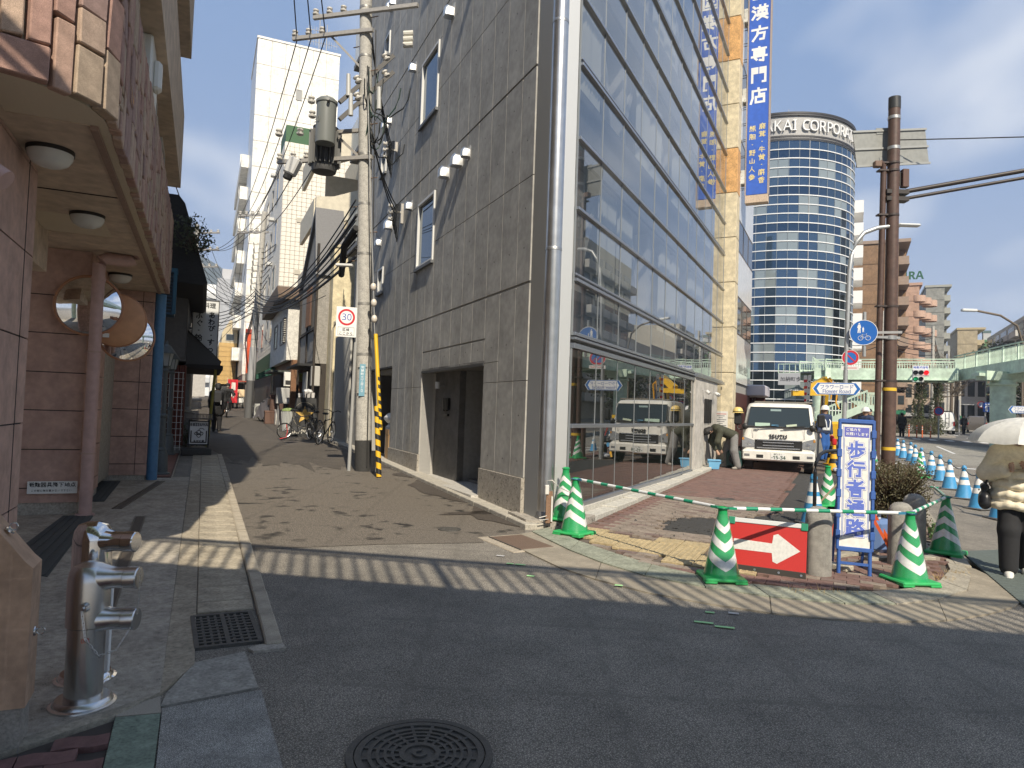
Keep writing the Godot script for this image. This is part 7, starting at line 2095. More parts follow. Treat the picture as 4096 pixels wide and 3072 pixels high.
	for m in 4: part(c, "glazing", rest[m], gm[m], IX, 0).set_meta("kind", "stuff")
	for i in 36:
		var a := deg_to_rad(-100.0 + i * 7.2)
		part(c, "mullion", N().bar(V(sin(a) * (rad + .01), y0 + 1.6, cos(a) * (rad + .01)), V(sin(a) * (rad + .01), y0 + 23.0, cos(a) * (rad + .01)), .05 if i % 6 else .09, .03), mk(K(.25, .29, .33) if i % 6 else K(.6, .6, .6), .4), IX, 0)
	part(c, "crown_band", N().lathe([U(rad - .3, y0 + 23.05), U(rad + .02, y0 + 23.1), U(rad + .02, y0 + 24.9), U(rad - .3, y0 + 24.95)], 80), mk(K(.36, .355, .345), .5, "wood", .7), Transform3D(), 20)
	for q: Array in [[23.05, .1], [23.28, .06], [24.9, .14], [25.08, .1]]:
		part(c, "dark_ring", N().lathe([U(rad - .3, y0 + q[0] - .06), U(rad + q[1], y0 + q[0] - .06), U(rad + q[1], y0 + q[0] + .07), U(rad - .3, y0 + q[0] + .07)], 80), mk(K(.04, .04, .045), .5), Transform3D(), 20)
	part(c, "roof", N().lathe([U(rad, y0 + 25.0), U(0, y0 + 25.02)], 60), mk(K(.3, .3, .3), .8))
	part(c, "lightning_rod", N().cyl(V(1.2, y0 + 25, 2), V(1.2, y0 + 27, 2), .03, -1, 5), mk(K(.4, .4, .4), .5))
	var ang := [1.0, 7.0, 13.5, 18.5, 26, 32, 38, 44, 50, 56, 62, 68, 73, 79, 85]
	var wd := "AKAICORPORATION"
	for k in 15:
		var a := deg_to_rad(ang[k])
		lt(c, wd[k], .78, Transform3D(Basis(Vector3.UP, a), V(sin(a) * (rad + .12), y0 + 24.05, cos(a) * (rad + .12))), mk(K(.75, .75, .74), .4), false, .14)
	var wb := rnode("white_balcony_block", "white apartment block showing a stack of boxy balconies behind the round tower", "building", -4, 100)
	fbox(wb, -4, 100, "wall", mk(K(.5, .5, .49), .7), -9, .1, 1, 31, 100.5, 112)
	for k in 9: fbox(wb, -4, 100, "balcony", mk(K(.8, .79, .76), .6), -2, 1.28, 5.3 + k * 2.92, 6.9 + k * 2.92, 99, 104)
	flats("brown_flats", "brown tiled apartment block with pale brown balcony rows facing the road", -6, 6.4, 120, 150, 29.3, 8, K(.235, .145, .082), K(.3, .225, .175), 1.4, 6)
	var pk := flats("pink_flats", "pink tiled apartment tower with rounded balconies", 6.5, 11.6, 152, 172, 28.2, 8, K(.42, .275, .205), K(.44, .29, .22), .3, 3)
	for k in 8:
		for i in 3:
			part(pk, "round_balcony", N().lathe([U(0, 0), U(1.3, 0), U(1.3, 1.2), U(1.15, 1.2), U(1.1, .1)], 14), mk(K(.47, .32, .245), .8, "wood", .6), Transform3D(Basis(), V(2.4 + i * 1.25, 4.4 + k * 2.96 - pk.position.y, -1.0 - i * 3.2)))
	lt(pk, "URA", 1.5, xf(V(1.2, 30.2 - pk.position.y, -.5)), mk(K(.02, .1, .05), .5), true, .3)
	flats("grey_flats", "grey apartment tower with olive grey balconies and white corner pipes", 15.5, 19.2, 186, 204, 33.5, 10, K(.24, .24, .215), K(.33, .33, .29), 1.2, 3)
	flats("beige_flats", "beige five-storey apartment block with wide wrap-round balconies", 24, 28.2, 205, 225, 25.8, 6, K(.36, .3, .2), K(.42, .345, .215), 1.5, 2)
	var gn := rnode("green_building", "dark green gabled hall beyond the beige flats", "building", 34, 215)
	fbox(gn, 34, 215, "wall", mk(K(.075, .19, .085), .7, SO, 5), 30.8, 37.5, 2, 24.3, 215, 240)
	fbox(gn, 34, 215, "chimney", mk(K(.45, .45, .45), .7), 31.0, 32.6, 24.3, 26.2, 216, 218)
	fbox(gn, 34, 215, "chimney_cap", mk(K(.1, .15, .15), .6), 30.9, 32.7, 26.2, 26.8, 215.9, 218.1)
	for q: Array in [[2.5, 6.5, 104, 119, 5.8, K(.3, .2, .14), "brown two-storey shop at the foot of the brown flats"], [7.5, 12, 122, 138, 8.5, K(.45, .36, .28), "cream shop building with dark upright windows"], [12.5, 17, 140, 165, 11, K(.5, .48, .44), "pale shop building behind the bare trees"], [18, 25, 170, 200, 12, K(.55, .54, .52), "white office block down the road"], [27, 44, 190, 230, 9, K(.35, .35, .36), "low grey buildings at the road's far end"]]:
		var rr: float = (q[0] + q[1]) / 2
		var sh := rnode("shop_building", q[6], "building", rr, q[2])
		fbox(sh, rr, q[2], "wall", mk(q[5], .8, SO, 2), q[0], q[1], 1.0, q[4], q[2], q[3])
		for i in 4:
			for k in 2:
				var a: float = lerpf(q[0], q[1], (i + .15) / 4.0); var e: float = lerpf(q[0], q[1], (i + .85) / 4.0)
				var y: float = lerpf(2.2, q[4], k * .5 + .08)
				fbox(sh, rr, q[2], "window", mk(K(.03, .035, .035), .1), a, e, y, y + (q[4] - 2.2) * .32, q[2] - .04, q[2])
		fbox(sh, rr, q[2], "awning", mk([K(.02, .16, .08), K(.5, .04, .05), K(.5, .5, .48), K(.05, .12, .35)][int(q[2]) % 4], .6), q[0], q[1], 3.0, 3.5, q[2] - .9, q[2])
	for q: Array in [[27, 40, 60, 84, 17, "tan apartment block across the road"], [26, 40, 88, 112, 26, "pale apartment tower across the road"], [27, 42, 116, 150, 15, "grey apartment block across the road"], [28, 42, 152, 190, 22, "beige apartment block across the road"]]:
		var rr: float = (q[0] + q[1]) / 2
		var bo := rnode("roadside_block", q[5], "building", rr, q[2])
		fbox(bo, rr, q[2], "wall", mk([K(.45, .42, .35), K(.5, .49, .46), K(.36, .36, .34), K(.5, .44, .34)][int(q[2]) % 4], .8, SO, 3), q[0], q[1], .4, q[4], q[2], q[3])
		var nf := int((q[4] - 3.5) / 3.0)
		for k in nf:
			for i in 5:
				var a: float = lerpf(q[2], q[3], (i + .12) / 5.0); var e: float = lerpf(q[2], q[3], (i + .88) / 5.0)
				fbox(bo, rr, q[2], "window", mk(K(.04, .045, .05), .1), q[0] - .05, q[0], 4.6 + k * 3.0, 6.2 + k * 3.0, a, e)
				fbox(bo, rr, q[2], "balcony", mk(K(.52, .5, .45), .8), q[0] - 1.2, q[0], 3.4 + k * 3.0, 4.5 + k * 3.0, a, e)

# ---------------------------------------------------------------- footbridge
func span(o: Node3D, a: Vector3, c: Vector3, w: float, gird := .78, rail_h := .95, lift := .1) -> void:
	var mint := mk(K(.5, .62, .5), .55, SO, 3.0, 0, 0, CL, 7)
	var d := (c - a).normalized()
	var sd := d.cross(Vector3.UP).normalized()
	var L := (c - a).length()
	var up := sd.cross(d).normalized()
	var fm := Transform3D(Basis(d, up, sd), a - o.position)
	part(o, "deck", N().bx(0, -.18, .06, L, -.06, w - .06), mk(K(.22, .24, .22), .8, CO, 2), fm, 0)
	for z: float in [.0, w]:
		part(o, "girder", N().bx(0, -gird, z - .05, L, lift, z + .05).bx(0, -gird, z - .16, L, -gird + .04, z + .16), mint, fm, 0)
	for k in int(L / 2.4): part(o, "cross_beam", N().bx(k * 2.4 + .5, -gird + .1, .06, k * 2.4 + .62, -.19, w - .06), mint, fm, 0)
	for z: float in [.0, w]:
		part(o, "handrail", N().bx(0, lift + rail_h - .06, z - .05, L, lift + rail_h, z + .05).bx(0, lift + rail_h - .19, z - .02, L, lift + rail_h - .155, z + .02), mint, fm, 0)
		var n := maxi(1, int(L / 1.8))
		for k in n:
			var b := N()
			var x0 := L * k / n
			b.bx(x0, lift, z - .035, x0 + .07, lift + rail_h - .06, z + .035)
			var m := int(L / n / .145)
			for i in range(1, m):
				var x := x0 + L / n * i / m
				b.bx(x - .016, lift, z - .016, x + .016, lift + rail_h - .155, z + .016)
			part(o, "railing_panel", b, mint, fm, 0)

func stair(o: Node3D, a: Vector3, c: Vector3, w: float) -> void:
	var mint := mk(K(.52, .64, .52), .55, SO, 3.0)
	var hd := V(c.x - a.x, 0, c.z - a.z)
	var sd := hd.normalized().cross(Vector3.UP)
	var n := int(absf(c.y - a.y) / .16)
	var off := -o.position
	for k in n:
		var u := (k + .5) / n
		var p := a.lerp(c, u) + off + sd * w * .5
		part(o, "step", N().bar(p - sd * w * .5, p + sd * w * .5, hd.length() / n, .08), mk(K(.3, .32, .3), .8), IX, 0)
	for e: float in [.0, w]:
		var p := a + off + sd * e; var q := c + off + sd * e
		part(o, "stringer", N().bar(p, q, .08, .45), mint, IX, 0)
		part(o, "handrail", N().bar(p + Vector3.UP * 1.0, q + Vector3.UP * 1.0, .07, .07), mint, IX, 0)
		var b := N()
		var m := int((q - p).length() / .2)
		for k in m + 1:
			var r := p.lerp(q, float(k) / m)
			b.bar(r + Vector3.UP * .2, r + Vector3.UP * 1.0, .03, .03)
		part(o, "railing_panel", b, mint, IX, 0)

func build_bridge() -> void:
	var mint := mk(K(.5, .62, .5), .55, SO, 3.0, 0, 0, CL, 7)
	var f := func(r: float, s: float, y: float) -> Vector3: return fr(r, s) * V(1, 0, 1) + V(0, y, 0)
	var o := thing("footbridge", "pale mint green steel footbridge ringing the junction on round piers", "footbridge", fr(7.5, 44))
	var dk := 5.25
	span(o, f.call(-2.2, 55.0, dk), f.call(6.25, 54.9, dk), 2.6, .68, .62)
	span(o, f.call(-3.3, 54.0, dk), f.call(-2.2, 55.0, dk), 2.6, .68, .62)
	var A := V(29.2, dk, -46.2)
	var B := V(17.4, 5.2, 1.9)
	span(o, B, A, 2.8, .62, .95)
	var Cc := V(-6.4, 5.2, -1.5)
	span(o, Cc, B + V(.4, 0, .1), 3.4, .9, 1.0)
	for p: Vector3 in [V(27.1, 0, -38.6), V(19.2, 0, .5), V(-5.5, 0, 1.2)]:
		var q := p - o.position
		var g := gy(p.x, p.z) - .4 - o.position.y
		var pr := part(o, "pier", N().cyl(V(q.x, g, q.z), V(q.x, 4.3 - o.position.y, q.z), .6, .6, 32), mint)
		part(pr, "pier_collar", N().lathe([U(.6, 3.95 - o.position.y), U(.72, 4.02 - o.position.y), U(.72, 4.1 - o.position.y), U(.6, 4.12 - o.position.y)], 32, V(q.x, 0, q.z)), mint)
		part(pr, "pier_head", N().bx(-1.5, 4.25, -.35, 1.5, 4.75, .35).bx(-1.9, 4.45, -.25, 1.9, 4.62, .25), mint, Transform3D(Basis(Vector3.UP, .25), V(q.x, -o.position.y, q.z)), 0)
	var e: Vector3 = f.call(-1.9, 52.5, 0)
	part(o, "pier", N().cyl(V(e.x, gy(e.x, e.z) - .2, e.z) - o.position, V(e.x, 4.6, e.z) - o.position, .42, -1, 24), mint)
	e = f.call(1.45, 52.6, 0)
	part(o, "pier", N().cyl(V(e.x, gy(e.x, e.z) - .2, e.z) - o.position, V(e.x, 2.5, e.z) - o.position, .3, -1, 20), mint)
	stair(o, f.call(-2.3, 51.5, 1.15), f.call(1.0, 51.5, 2.75), 1.9)
	span(o, f.call(1.0, 51.5, 2.72), f.call(2.6, 51.5, 2.72), 1.9, .3, .8)
	stair(o, f.call(1.0, 53.4, 2.75), f.call(-2.4, 53.4, 5.2), 1.6)
	var np := part(o, "name_board", N().bx(-.75, -.42, -.05, .75, .42, .05), mk(K(.45, .46, .48), .5), Transform3D(Basis(Vector3.UP, deg_to_rad(YF - 14)), f.call(-3.9, 53.2, 4.62) - o.position), 0)
	jt(np, "加納町歩道橋", .34, xf(V(-.6, .17, .052)), mk(K(.06, .06, .07), .5), 2.2)
	part(np, "rail", N().bx(-.78, .42, -.03, .8, .46, .03).bx(-.78, 1.05, -.03, .8, 1.1, .03).bx(-.78, .46, -.03, -.74, 1.05, .03).bx(-.4, .46, -.02, -.37, 1.05, .02).bx(.0, .46, -.02, .03, 1.05, .02).bx(.4, .46, -.02, .43, 1.05, .02), mint, IX, 0)
	var sp: Vector3 = f.call(3.86, 49.0, 0)
	var tl := thing("traffic_light", "five-lamp traffic light with a lit red lamp and green arrow in front of the footbridge", "traffic light", V(sp.x, gy(sp.x, sp.z) - .12, sp.z), YF)
	var yb := 4.36 - tl.position.y + .12
	var body := mk(K(.45, .46, .46), .5)
	part(tl, "upper_housing", N().bx(-.45, yb + .16, -.1, .45, yb + .56, .1, .03), body)
	part(tl, "lower_housing", N().bx(-.45, yb - .22, -.1, .16, yb + .155, .1, .03), body)
	part(tl, "mast_arm", N().bar(V(-.2, yb + .36, -.15), V(-.2, yb + .5, -5.6), .07, .07), body, IX, 0)
	for q: Array in [[-.28, .36, 0], [.0, .36, 0], [.28, .36, 1], [-.28, -.03, 2], [.0, -.03, 0]]:
		var lens := mk(K(.02, .02, .02), .3)
		if q[2]:
			lens = mk(K(.4, .02, .02) if q[2] == 1 else K(.01, .03, .02), .3).duplicate()
			if q[2] == 1:
				lens.emission_enabled = true
				lens.emission = Color(1.0, .06, .1)
				lens.emission_energy_multiplier = .8
		var h := part(tl, "signal_lens", N().cyl(V(q[0], yb + q[1], .1), V(q[0], yb + q[1], .12), .125, -1, 20), lens)
		part(h, "hood", N().lathe([U(.135, .0), U(.14, .16)], 18, Vector3.ZERO, PI, TAU), body, Transform3D(Basis(Vector3.RIGHT, PI / 2), V(q[0], yb + q[1], .1)))
		if q[2] == 2:
			var am := mk(K(.02, .3, .2), .4).duplicate()
			am.emission_enabled = true
			am.emission = Color(.1, 1.0, .62)
			am.emission_energy_multiplier = .7
			part(h, "arrow_lamp", N().bar(V(q[0] - .09, yb + q[1], .125), V(q[0] + .08, yb + q[1], .125), .03, .006).bar(V(q[0] - .09, yb + q[1], .127), V(q[0] - .01, yb + q[1] + .075, .127), .03, .006).bar(V(q[0] - .09, yb + q[1], .129), V(q[0] - .01, yb + q[1] - .075, .129), .03, .006), am, IX, 0)
	for q: Array in [[V(.28, yb + .36, .2), Color(1.0, .06, .1), .06], [V(-.28, yb - .03, .2), Color(.1, 1.0, .62), .03]]:
		var gl := OmniLight3D.new()
		gl.name = "signal_glow"
		gl.position = q[0]
		gl.light_color = q[1]
		gl.light_energy = q[2]
		gl.light_size = .1
		gl.omni_range = 20.0
		gl.omni_attenuation = 2.0
		gl.shadow_enabled = true
		tl.add_child(gl, true)
	var pl := part(tl, "word_plate", N().bx(-.42, yb + .57, -.01, .42, yb + .8, .01), mk(K(.72, .73, .74), .5), IX, 0)
	jt(pl, "時差式信号", .15, xf(V(-.4, yb + .765, .012)), mk(K(.03, .08, .45), .5), 2.2)
	for q: Array in [[V(40.3, 3.6, -60.0), .3, "round 50 speed limit sign over the far road", 0], [V(28.4, 2.64, -46.5), .3, "round no parking sign on a pole by the hedge", 1]]:
		var s := thing("round_sign", q[2], "sign", V(q[0].x, gy(q[0].x, q[0].z) - .12, q[0].z), YF)
		var yy: float = q[0].y - s.position.y
		part(s, "pole", N().cyl(V(0 if q[3] else -1.6, 0, -.06), V(0 if q[3] else -1.6, yy + .4, -.06), .05 if q[3] else .07, -1, 10), mk(K(.35, .35, .34), .5))
		if q[3] == 0: part(s, "arm", N().bar(V(-1.6, yy, -.06), V(0, yy, -.06), .05, .05), mk(K(.45, .45, .44), .5), IX, 0)
		part(s, "disc", N().cyl(V(0, yy, -.02), V(0, yy, .0), .3, -1, 28), mk(K(.7, .7, .7) if q[3] == 0 else K(.03, .1, .42), .4))
		part(s, "red_ring", N().lathe([U(.22, .004), U(.3, .004)], 28), mk(K(.55, .03, .03), .4), rx(V(0, yy, 0), Vector3.RIGHT, 90), 0)
		if q[3] == 0: lt(s, "50", .24, xf(V(0, yy, .006)), mk(K(.03, .08, .42), .4), false)
		else: part(s, "slash", N().bar(V(-.15, yy + .15, .006), V(.15, yy - .15, .006), .06, .004), mk(K(.55, .03, .03), .4), IX, 0)
	var gs := thing("direction_sign", "blue overhead direction sign beside the footbridge pier", "sign", P(40.2, -58.5), YF)
	gs.scale = Vector3.ONE * .55
	part(gs, "panel", N().bx(-1.2, 3.6, 0, 1.2, 5.0, .06), mk(K(.02, .09, .4), .4), IX, 0)
	part(gs, "white_print", N().bx(-.9, 3.7, .062, -.6, 4.4, .07).bx(-.9, 4.4, .062, .4, 4.55, .07).bx(.0, 3.7, .062, .3, 4.3, .07).bx(-.9, 4.7, .062, .9, 4.82, .07), mk(K(.7, .7, .72), .4), IX, 0)
	part(gs, "pole", N().cyl(V(-.9, -.2, -.1), V(-.9, 4.8, -.1), .09, -1, 10), mk(K(.3, .3, .3), .5))
	var fs := thing("street_name_sign", "second blue and white street name sign past the footbridge pier", "sign", P(20.62, -28.1), YF)
	name_sign(fs, 1.95, 1.0)

func name_sign(par: Node3D, y: float, k: float) -> void:
	var pl := PA([U(-.56, 0), U(-.45, .15), U(.45, .15), U(.56, 0), U(.45, -.15), U(-.45, -.15)])
	var s := func(f: float) -> PackedVector2Array:
		var o := PackedVector2Array()
		for p in pl: o.append(p * f * k)
		return o
	part(par, "white_edge", N().ext(s.call(1.0), -.015, .0), mk(K(.74, .75, .76), .4), xf(V(0, y, 0)), 0)
	part(par, "blue_field", N().ext(s.call(.965), .0, .003), mk(K(.02, .13, .42), .4), xf(V(0, y, 0)), 0)
	part(par, "white_field", N().ext(PA([U(-.46, 0) * k, U(-.385, .125) * k, U(.385, .125) * k, U(.46, 0) * k, U(.385, -.125) * k, U(-.385, -.125) * k]), .003, .006), mk(K(.74, .75, .76), .4), xf(V(0, y, 0)), 0)
	jt(par, "フラワーロード", .105 * k, xf(V(-.385 * k, y + .102 * k, .0065)), mk(K(.02, .08, .33), .4), 2.0)
	lt(par, "Flower Road", .085 * k, xf(V(0, y - .068 * k, .008)), mk(K(.02, .08, .33), .4), false, .002)
	part(par, "pole", N().cyl(V(.33 if k > .99 and y < 2.6 and par.position.z < -25 else .35, 0, -.06), V(.35, y + .5, -.06), .045, -1, 10), mk(K(.4, .4, .4), .5))

# ---------------------------------------------------------------- roadworks
const CONE_H := .68
func cone_r(y: float) -> float:
	return lerpf(.158, .042, clampf((y - .05) / .56, 0, 1))
func cone_band(y0: float, y1: float, zig: float, ph := .0, teeth := 2) -> MB:
	var b := N()
	var n := 48
	for i in n:
		var q := []
		for e in 2:
			var u := float(i + e) / n
			var a := TAU * u + ph
			var t := absf(fmod(u * teeth, 1.0) - .5) * 2.0
			if e == 1 and is_equal_approx(fmod(u * teeth, 1.0), .0): t = 1.0
			for y: float in [y0 + zig * t, y1 + zig * t]:
				var r := cone_r(y) + .0022
				q.append(V(cos(a) * r, y, sin(a) * r))
		b.qo(q[0], q[2], q[3], q[1], V(q[0].x, 0, q[0].z))
	return b
func cone(kind: int, label: String, at: Vector3, deg: float, group: String) -> Node3D:
	var key := "cone%d" % kind
	if TX.has(key): return dup(TX[key], at, deg, label, group)
	var o := thing(["green_cone", "blue_cone", "yellow_cone"][kind], label, "traffic cone", at, deg, group)
	TX[key] = o
	var col: Color = [K(.015, .3, .09), K(.05, .26, .5), K(.72, .4, .02)][kind]
	var m := mk(col, .32 if kind == 0 else .5, SO, .5)
	var wh := mk(K(.7, .7, .68), .35 if kind == 0 else .6, SO, .3)
	part(o, "body", N().lathe([U(cone_r(.03) + .01, .03), U(cone_r(.05), .055), U(cone_r(.61), .61), U(.042, .63), U(.042, .66), U(.034, .67), U(.03, .62)], 40), m)
	if kind == 0:
		part(o, "base", N().bx(-.19, .012, -.19, .19, .045, .19, .012).bx(-.19, 0, -.19, -.08, .02, -.08, .004).bx(.08, 0, -.19, .19, .02, -.08, .004).bx(-.19, 0, .08, -.08, .02, .19, .004).bx(.08, 0, .08, .19, .02, .19, .004), mk(K(.03, .36, .1), .45, SO, .5))
		part(o, "chevron_band", cone_band(.1, .185, .12, .0), wh)
		part(o, "chevron_band", cone_band(.27, .345, .1, .0), wh)
		part(o, "chevron_band", cone_band(.43, .49, .08, .0), wh)
		part(o, "clear_cover", N().lathe([U(cone_r(.07) + .006, .07), U(cone_r(.6) + .006, .6)], 40), glass(K(.9, 1, .9), .02, .0))
		part(o, "top_ring", N().lathe([U(.042, .645), U(.05, .648), U(.05, .66), U(.042, .665)], 24), m)
	elif kind == 1:
		part(o, "base", N().bx(-.19, .0, -.19, .19, .035, .19, .015), mk(K(.1, .1, .1), .8, CO, .3))
		part(o, "white_band", cone_band(.3, .4, .0), wh)
		part(o, "white_band", cone_band(.46, .58, .0), wh)
		part(o, "top_cap", N().lathe([U(.04, .62), U(.05, .63), U(.05, .66), U(.03, .7), U(0, .705)], 18), m)
	else:
		part(o, "base", N().bx(-.18, .0, -.18, .18, .035, .18, .015), mk(K(.7, .4, .03), .6))
		part(o, "black_band", cone_band(.2, .32, .0), mk(K(.015, .015, .015), .5))
		part(o, "black_band", cone_band(.44, .54, .0), mk(K(.015, .015, .015), .5))
		part(o, "warning_lamp", N().lathe([U(.03, .66), U(.055, .69), U(.06, .78), U(.05, .83), U(0, .85)], 16), mk(K(.5, .02, .02), .25))
	return o
func cone_bar(a: Vector3, c: Vector3, label: String, flip := false) -> void:
	var o := thing("cone_bar", label, "barrier bar", a, 0, "striped bars between the green cones")
	var d := c - a
	var L := d.length()
	var u := d / L
	var wh := mk(K(.66, .67, .66), .4, SO, .4)
	var gr := mk(K(.012, .24, .13), .4, SO, .4)
	var bl := mk(K(.03, .17, .28), .5)
	part(o, "tube", N().cyl(u * .1, d - u * .1, .017, -1, 14), wh)
	var n := int((L - .35) / .24)
	for k in n:
		var s := .22 + (L - .44) * k / n
		part(o, "green_sleeve", N().cyl(u * s, u * (s + .115), .0182, -1, 14), gr)
	for e in 2:
		var p := Vector3.ZERO if e == 0 else d
		var w := u if e == 0 else -u
		var rg := []
		for k in 17: rg.append(p + V(cos(TAU * k / 16) * .052, 0, sin(TAU * k / 16) * .052))
		part(o, "end_ring", N().tube(rg, .008, 6).bar(p + w * .05, p + w * .13, .035, .022), bl if e == (1 if flip else 0) else gr)
func bollard(label: String, at: Vector3) -> void:
	if not TX.has("boll"):
		var o := thing("bollard", label, "bollard", at, 0, "stone bollards at the corner")
		TX.boll = o
		var g := mk(K(.4, .38, .34), .9, "pit", .13, 1.3, 0, CL, .6)
		part(o, "shaft", N().lathe([U(.124, -.03), U(.122, .54)], 36), g)
		part(o, "dome", N().lathe([U(.122, .54), U(.118, .58), U(.1, .625), U(.065, .655), U(.03, .665), U(0, .667)], 36), g)
	else: dup(TX.boll, at, 40, label)

func build_works() -> void:
	var gl := "green cones round the torn-up paving"
	var A := P(1.99, -6.52, .035); var B := P(3.83, -6.7, .035); var C := P(5.08, -8.16, .03); var L1 := P(.8, -8.36, .035); var L2 := P(.72, -8.9, .1)
	cone(0, "green cone beside the red arrow board", A, -2, gl)
	cone(0, "green cone by the dry grass on the curved kerb", B, 6, gl)
	cone(0, "shaded green cone beside the walkway mat", C, 48, gl)
	cone(0, "green cone holding the striped bar beside the steel corner pipe", L1, 52, gl)
	cone(0, "green cone touching the corrugated corner, tied with rope", L2, 60, gl)
	cone(0, "green cone behind the striped blue and white cone, near the hoop barrier", fr(-.31, 12.75, .04), 0, gl)
	cone(0, "green cone behind the brown pole", rd(1.75, 22.2), 20, gl)
	cone(0, "green cone between the workers and the brown pole", fr(.55, 19.4, .03), 10, gl)
	var t := V(0, .655, 0)
	cone_bar(L1 + t, A + t, "striped bar from the pipe corner to the arrow board cone")
	cone_bar(A + t, B + t, "striped bar across the stone bollards", true)
	cone_bar(B + t, C + t, "striped bar from the kerb cone to the shaded cone")
	cone_bar(C + t, fr(1.15, 12.2, .55), "striped bar running behind the hedge")
	var bs := [[2.35, 14.57], [2.21, 15.8], [2.19, 17.5], [2.14, 19.4], [2.15, 21.42], [2.11, 23.18], [2.01, 24.96], [1.99, 26.95], [2.0, 29.0], [1.86, 30.6], [1.74, 31.9], [1.6, 33.4]]
	var prev := Vector3.ZERO
	for i in bs.size():
		var p := rd(bs[i][0], bs[i][1])
		cone(1, ["blue and white cone half hidden behind the woman's coat", "blue and white cone just beside the woman's bag", "blue and white cone with a worn patch in its white band"][i] if i < 3 else "blue and white cone in the row along the white lane line", p, 20.0 * i, "blue cones along the lane")
		var q := p + V(0, .655, 0)
		if i:
			var rope := []
			for k in 11:
				var u := k / 10.0
				rope.append(prev.lerp(q, u) - prev + Vector3.DOWN * .32 * u * (1 - u))
			one("barrier_rope", "twisted black and white rope slung between blue cones", "rope", N().tube(rope, .012, 6), mk(K(.1, .11, .12), .8), prev, 0, "ropes between the blue cones")
		prev = q
	cone(1, "blue and white cone standing in the dark trench strip by the bollard", fr(-.44, 10.7, .03), 0, "blue cones along the lane")
	cone(2, "yellow and black cone with a red lamp next to the truck", fr(-.35, 20.2, .04), 0, "yellow cones by the truck")
	cone(2, "yellow and black cone with a red lamp behind the other, nearer the excavator", fr(-.45, 22.4, .04), 0, "yellow cones by the truck")
	bollard("pale stone bollard between the arrow board and the pedestrian sign", P(3.04, -6.88, .03))
	bollard("stone bollard behind the kerb cone", P(4.16, -7.45, .03))
	bollard("grey shaded stone bollard beside the hedge", P(4.78, -8.28, .03))
	var ab := thing("arrow_board", "red board with a white arrow pointing right, propped by the green cone", "sign", P(2.5, -6.8, .04), -29)
	ab.transform = ab.transform * rx(Vector3.ZERO, Vector3.RIGHT, -8)
	part(ab, "panel", N().bx(-.36, .03, -.012, .36, .46, .0), mk(K(.52, .035, .03), .5, "pit", .35), IX, 0)
	part(ab, "arrow", N().ext(PA([U(-.31, .2), U(-.31, .3), U(.05, .29), U(.06, .37), U(.1, .385), U(.305, .245), U(.1, .105), U(.06, .12), U(.05, .2)]), .0, .002), mk(K(.68, .67, .63), .5, SO, .3), IX, 0)
	part(ab, "top_rail", N().bx(-.31, .46, -.02, .31, .505, .008, .004), mk(K(.66, .67, .66), .4), IX, 0)
	for x: float in [-.335, .335]: part(ab, "corner_clip", N().bx(x - .03, .44, -.022, x + .03, .51, .011, .004), mk(K(.03, .25, .14), .5), IX, 0)
	part(ab, "foot_rubber", N().bx(-.36, -.01, -.02, .36, .055, .006, .004), mk(K(.04, .035, .03), .8), IX, 0)
	for x: float in [-.1, .12, .32]: part(ab, "bolt", N().cyl(V(x, .025, .006), V(x, .025, .012), .011, -1, 10), mk(K(.5, .5, .5), .3, "", 1, 0, .9))
	part(ab, "back_stay", N().bar(V(.1, .42, -.02), V(.1, .02, -.25), .03, .015), mk(K(.3, .3, .3), .5), IX, 0)
	var ps := thing("pedestrian_sign", "tall white sign in a blue plastic frame with blue characters for pedestrians", "sign", P(3.41, -6.92, .04), -16)
	ps.transform = ps.transform * rx(Vector3.ZERO, Vector3.BACK, -1.2) * rx(Vector3.ZERO, Vector3.RIGHT, -5)
	var bl := mk(K(.035, .1, .33), .5, SO, .5)
	for x: float in [-.155, .155]:
		part(ps, "frame_side", N().bx(x - .014, .23, -.025, x + .014, 1.52, .02, .006), bl)
		for k in 6: part(ps, "clip_notch", N().bx(x - .022, .34 + k * .2, -.02, x + .022, .42 + k * .2, .026, .005), bl)
		part(ps, "leg", N().cyl(V(x * .9, 0, 0), V(x * .9, .26, 0), .019, -1, 12), bl)
		part(ps, "rear_leg", N().cyl(V(x * .9, .03, -.38), V(x * .9, 1.2, -.03), .014, -1, 8), bl)
	part(ps, "frame_top", N().bx(-.165, 1.475, -.026, .165, 1.525, .021, .012), bl)
	part(ps, "frame_bottom", N().bx(-.155, .22, -.026, .155, .262, .021, .006).bx(-.15, .09, -.012, .15, .115, .012), bl)
	part(ps, "sheet", N().bx(-.142, .26, .0, .142, 1.475, .004), mk(K(.7, .68, .62), .55, SO, .5), IX, 0)
	part(ps, "header_field", N().bx(-.112, 1.345, .004, .114, 1.445, .0052), mk(K(.12, .13, .44), .5), IX, 0)
	var w := mk(K(.72, .72, .72), .5)
	jt(ps, "ご協力を", .033, xf(V(-.1, 1.437, .0055)), w, 2.4)
	jt(ps, "お願いします", .033, xf(V(-.1, 1.393, .0055)), w, 2.4)
	for q: Array in [[-.112, .37, -.108, 1.335], [.11, .37, .114, 1.335], [-.108, .37, .11, .374], [-.122, .35, -.118, 1.455], [.12, .35, .124, 1.455]]:
		part(ps, "blue_line", N().bx(q[0], q[1], .004, q[2], q[3], .0052), mk(K(.05, .13, .45), .5), IX, 0)
	var db := mk(K(.1, .15, .5), .5)
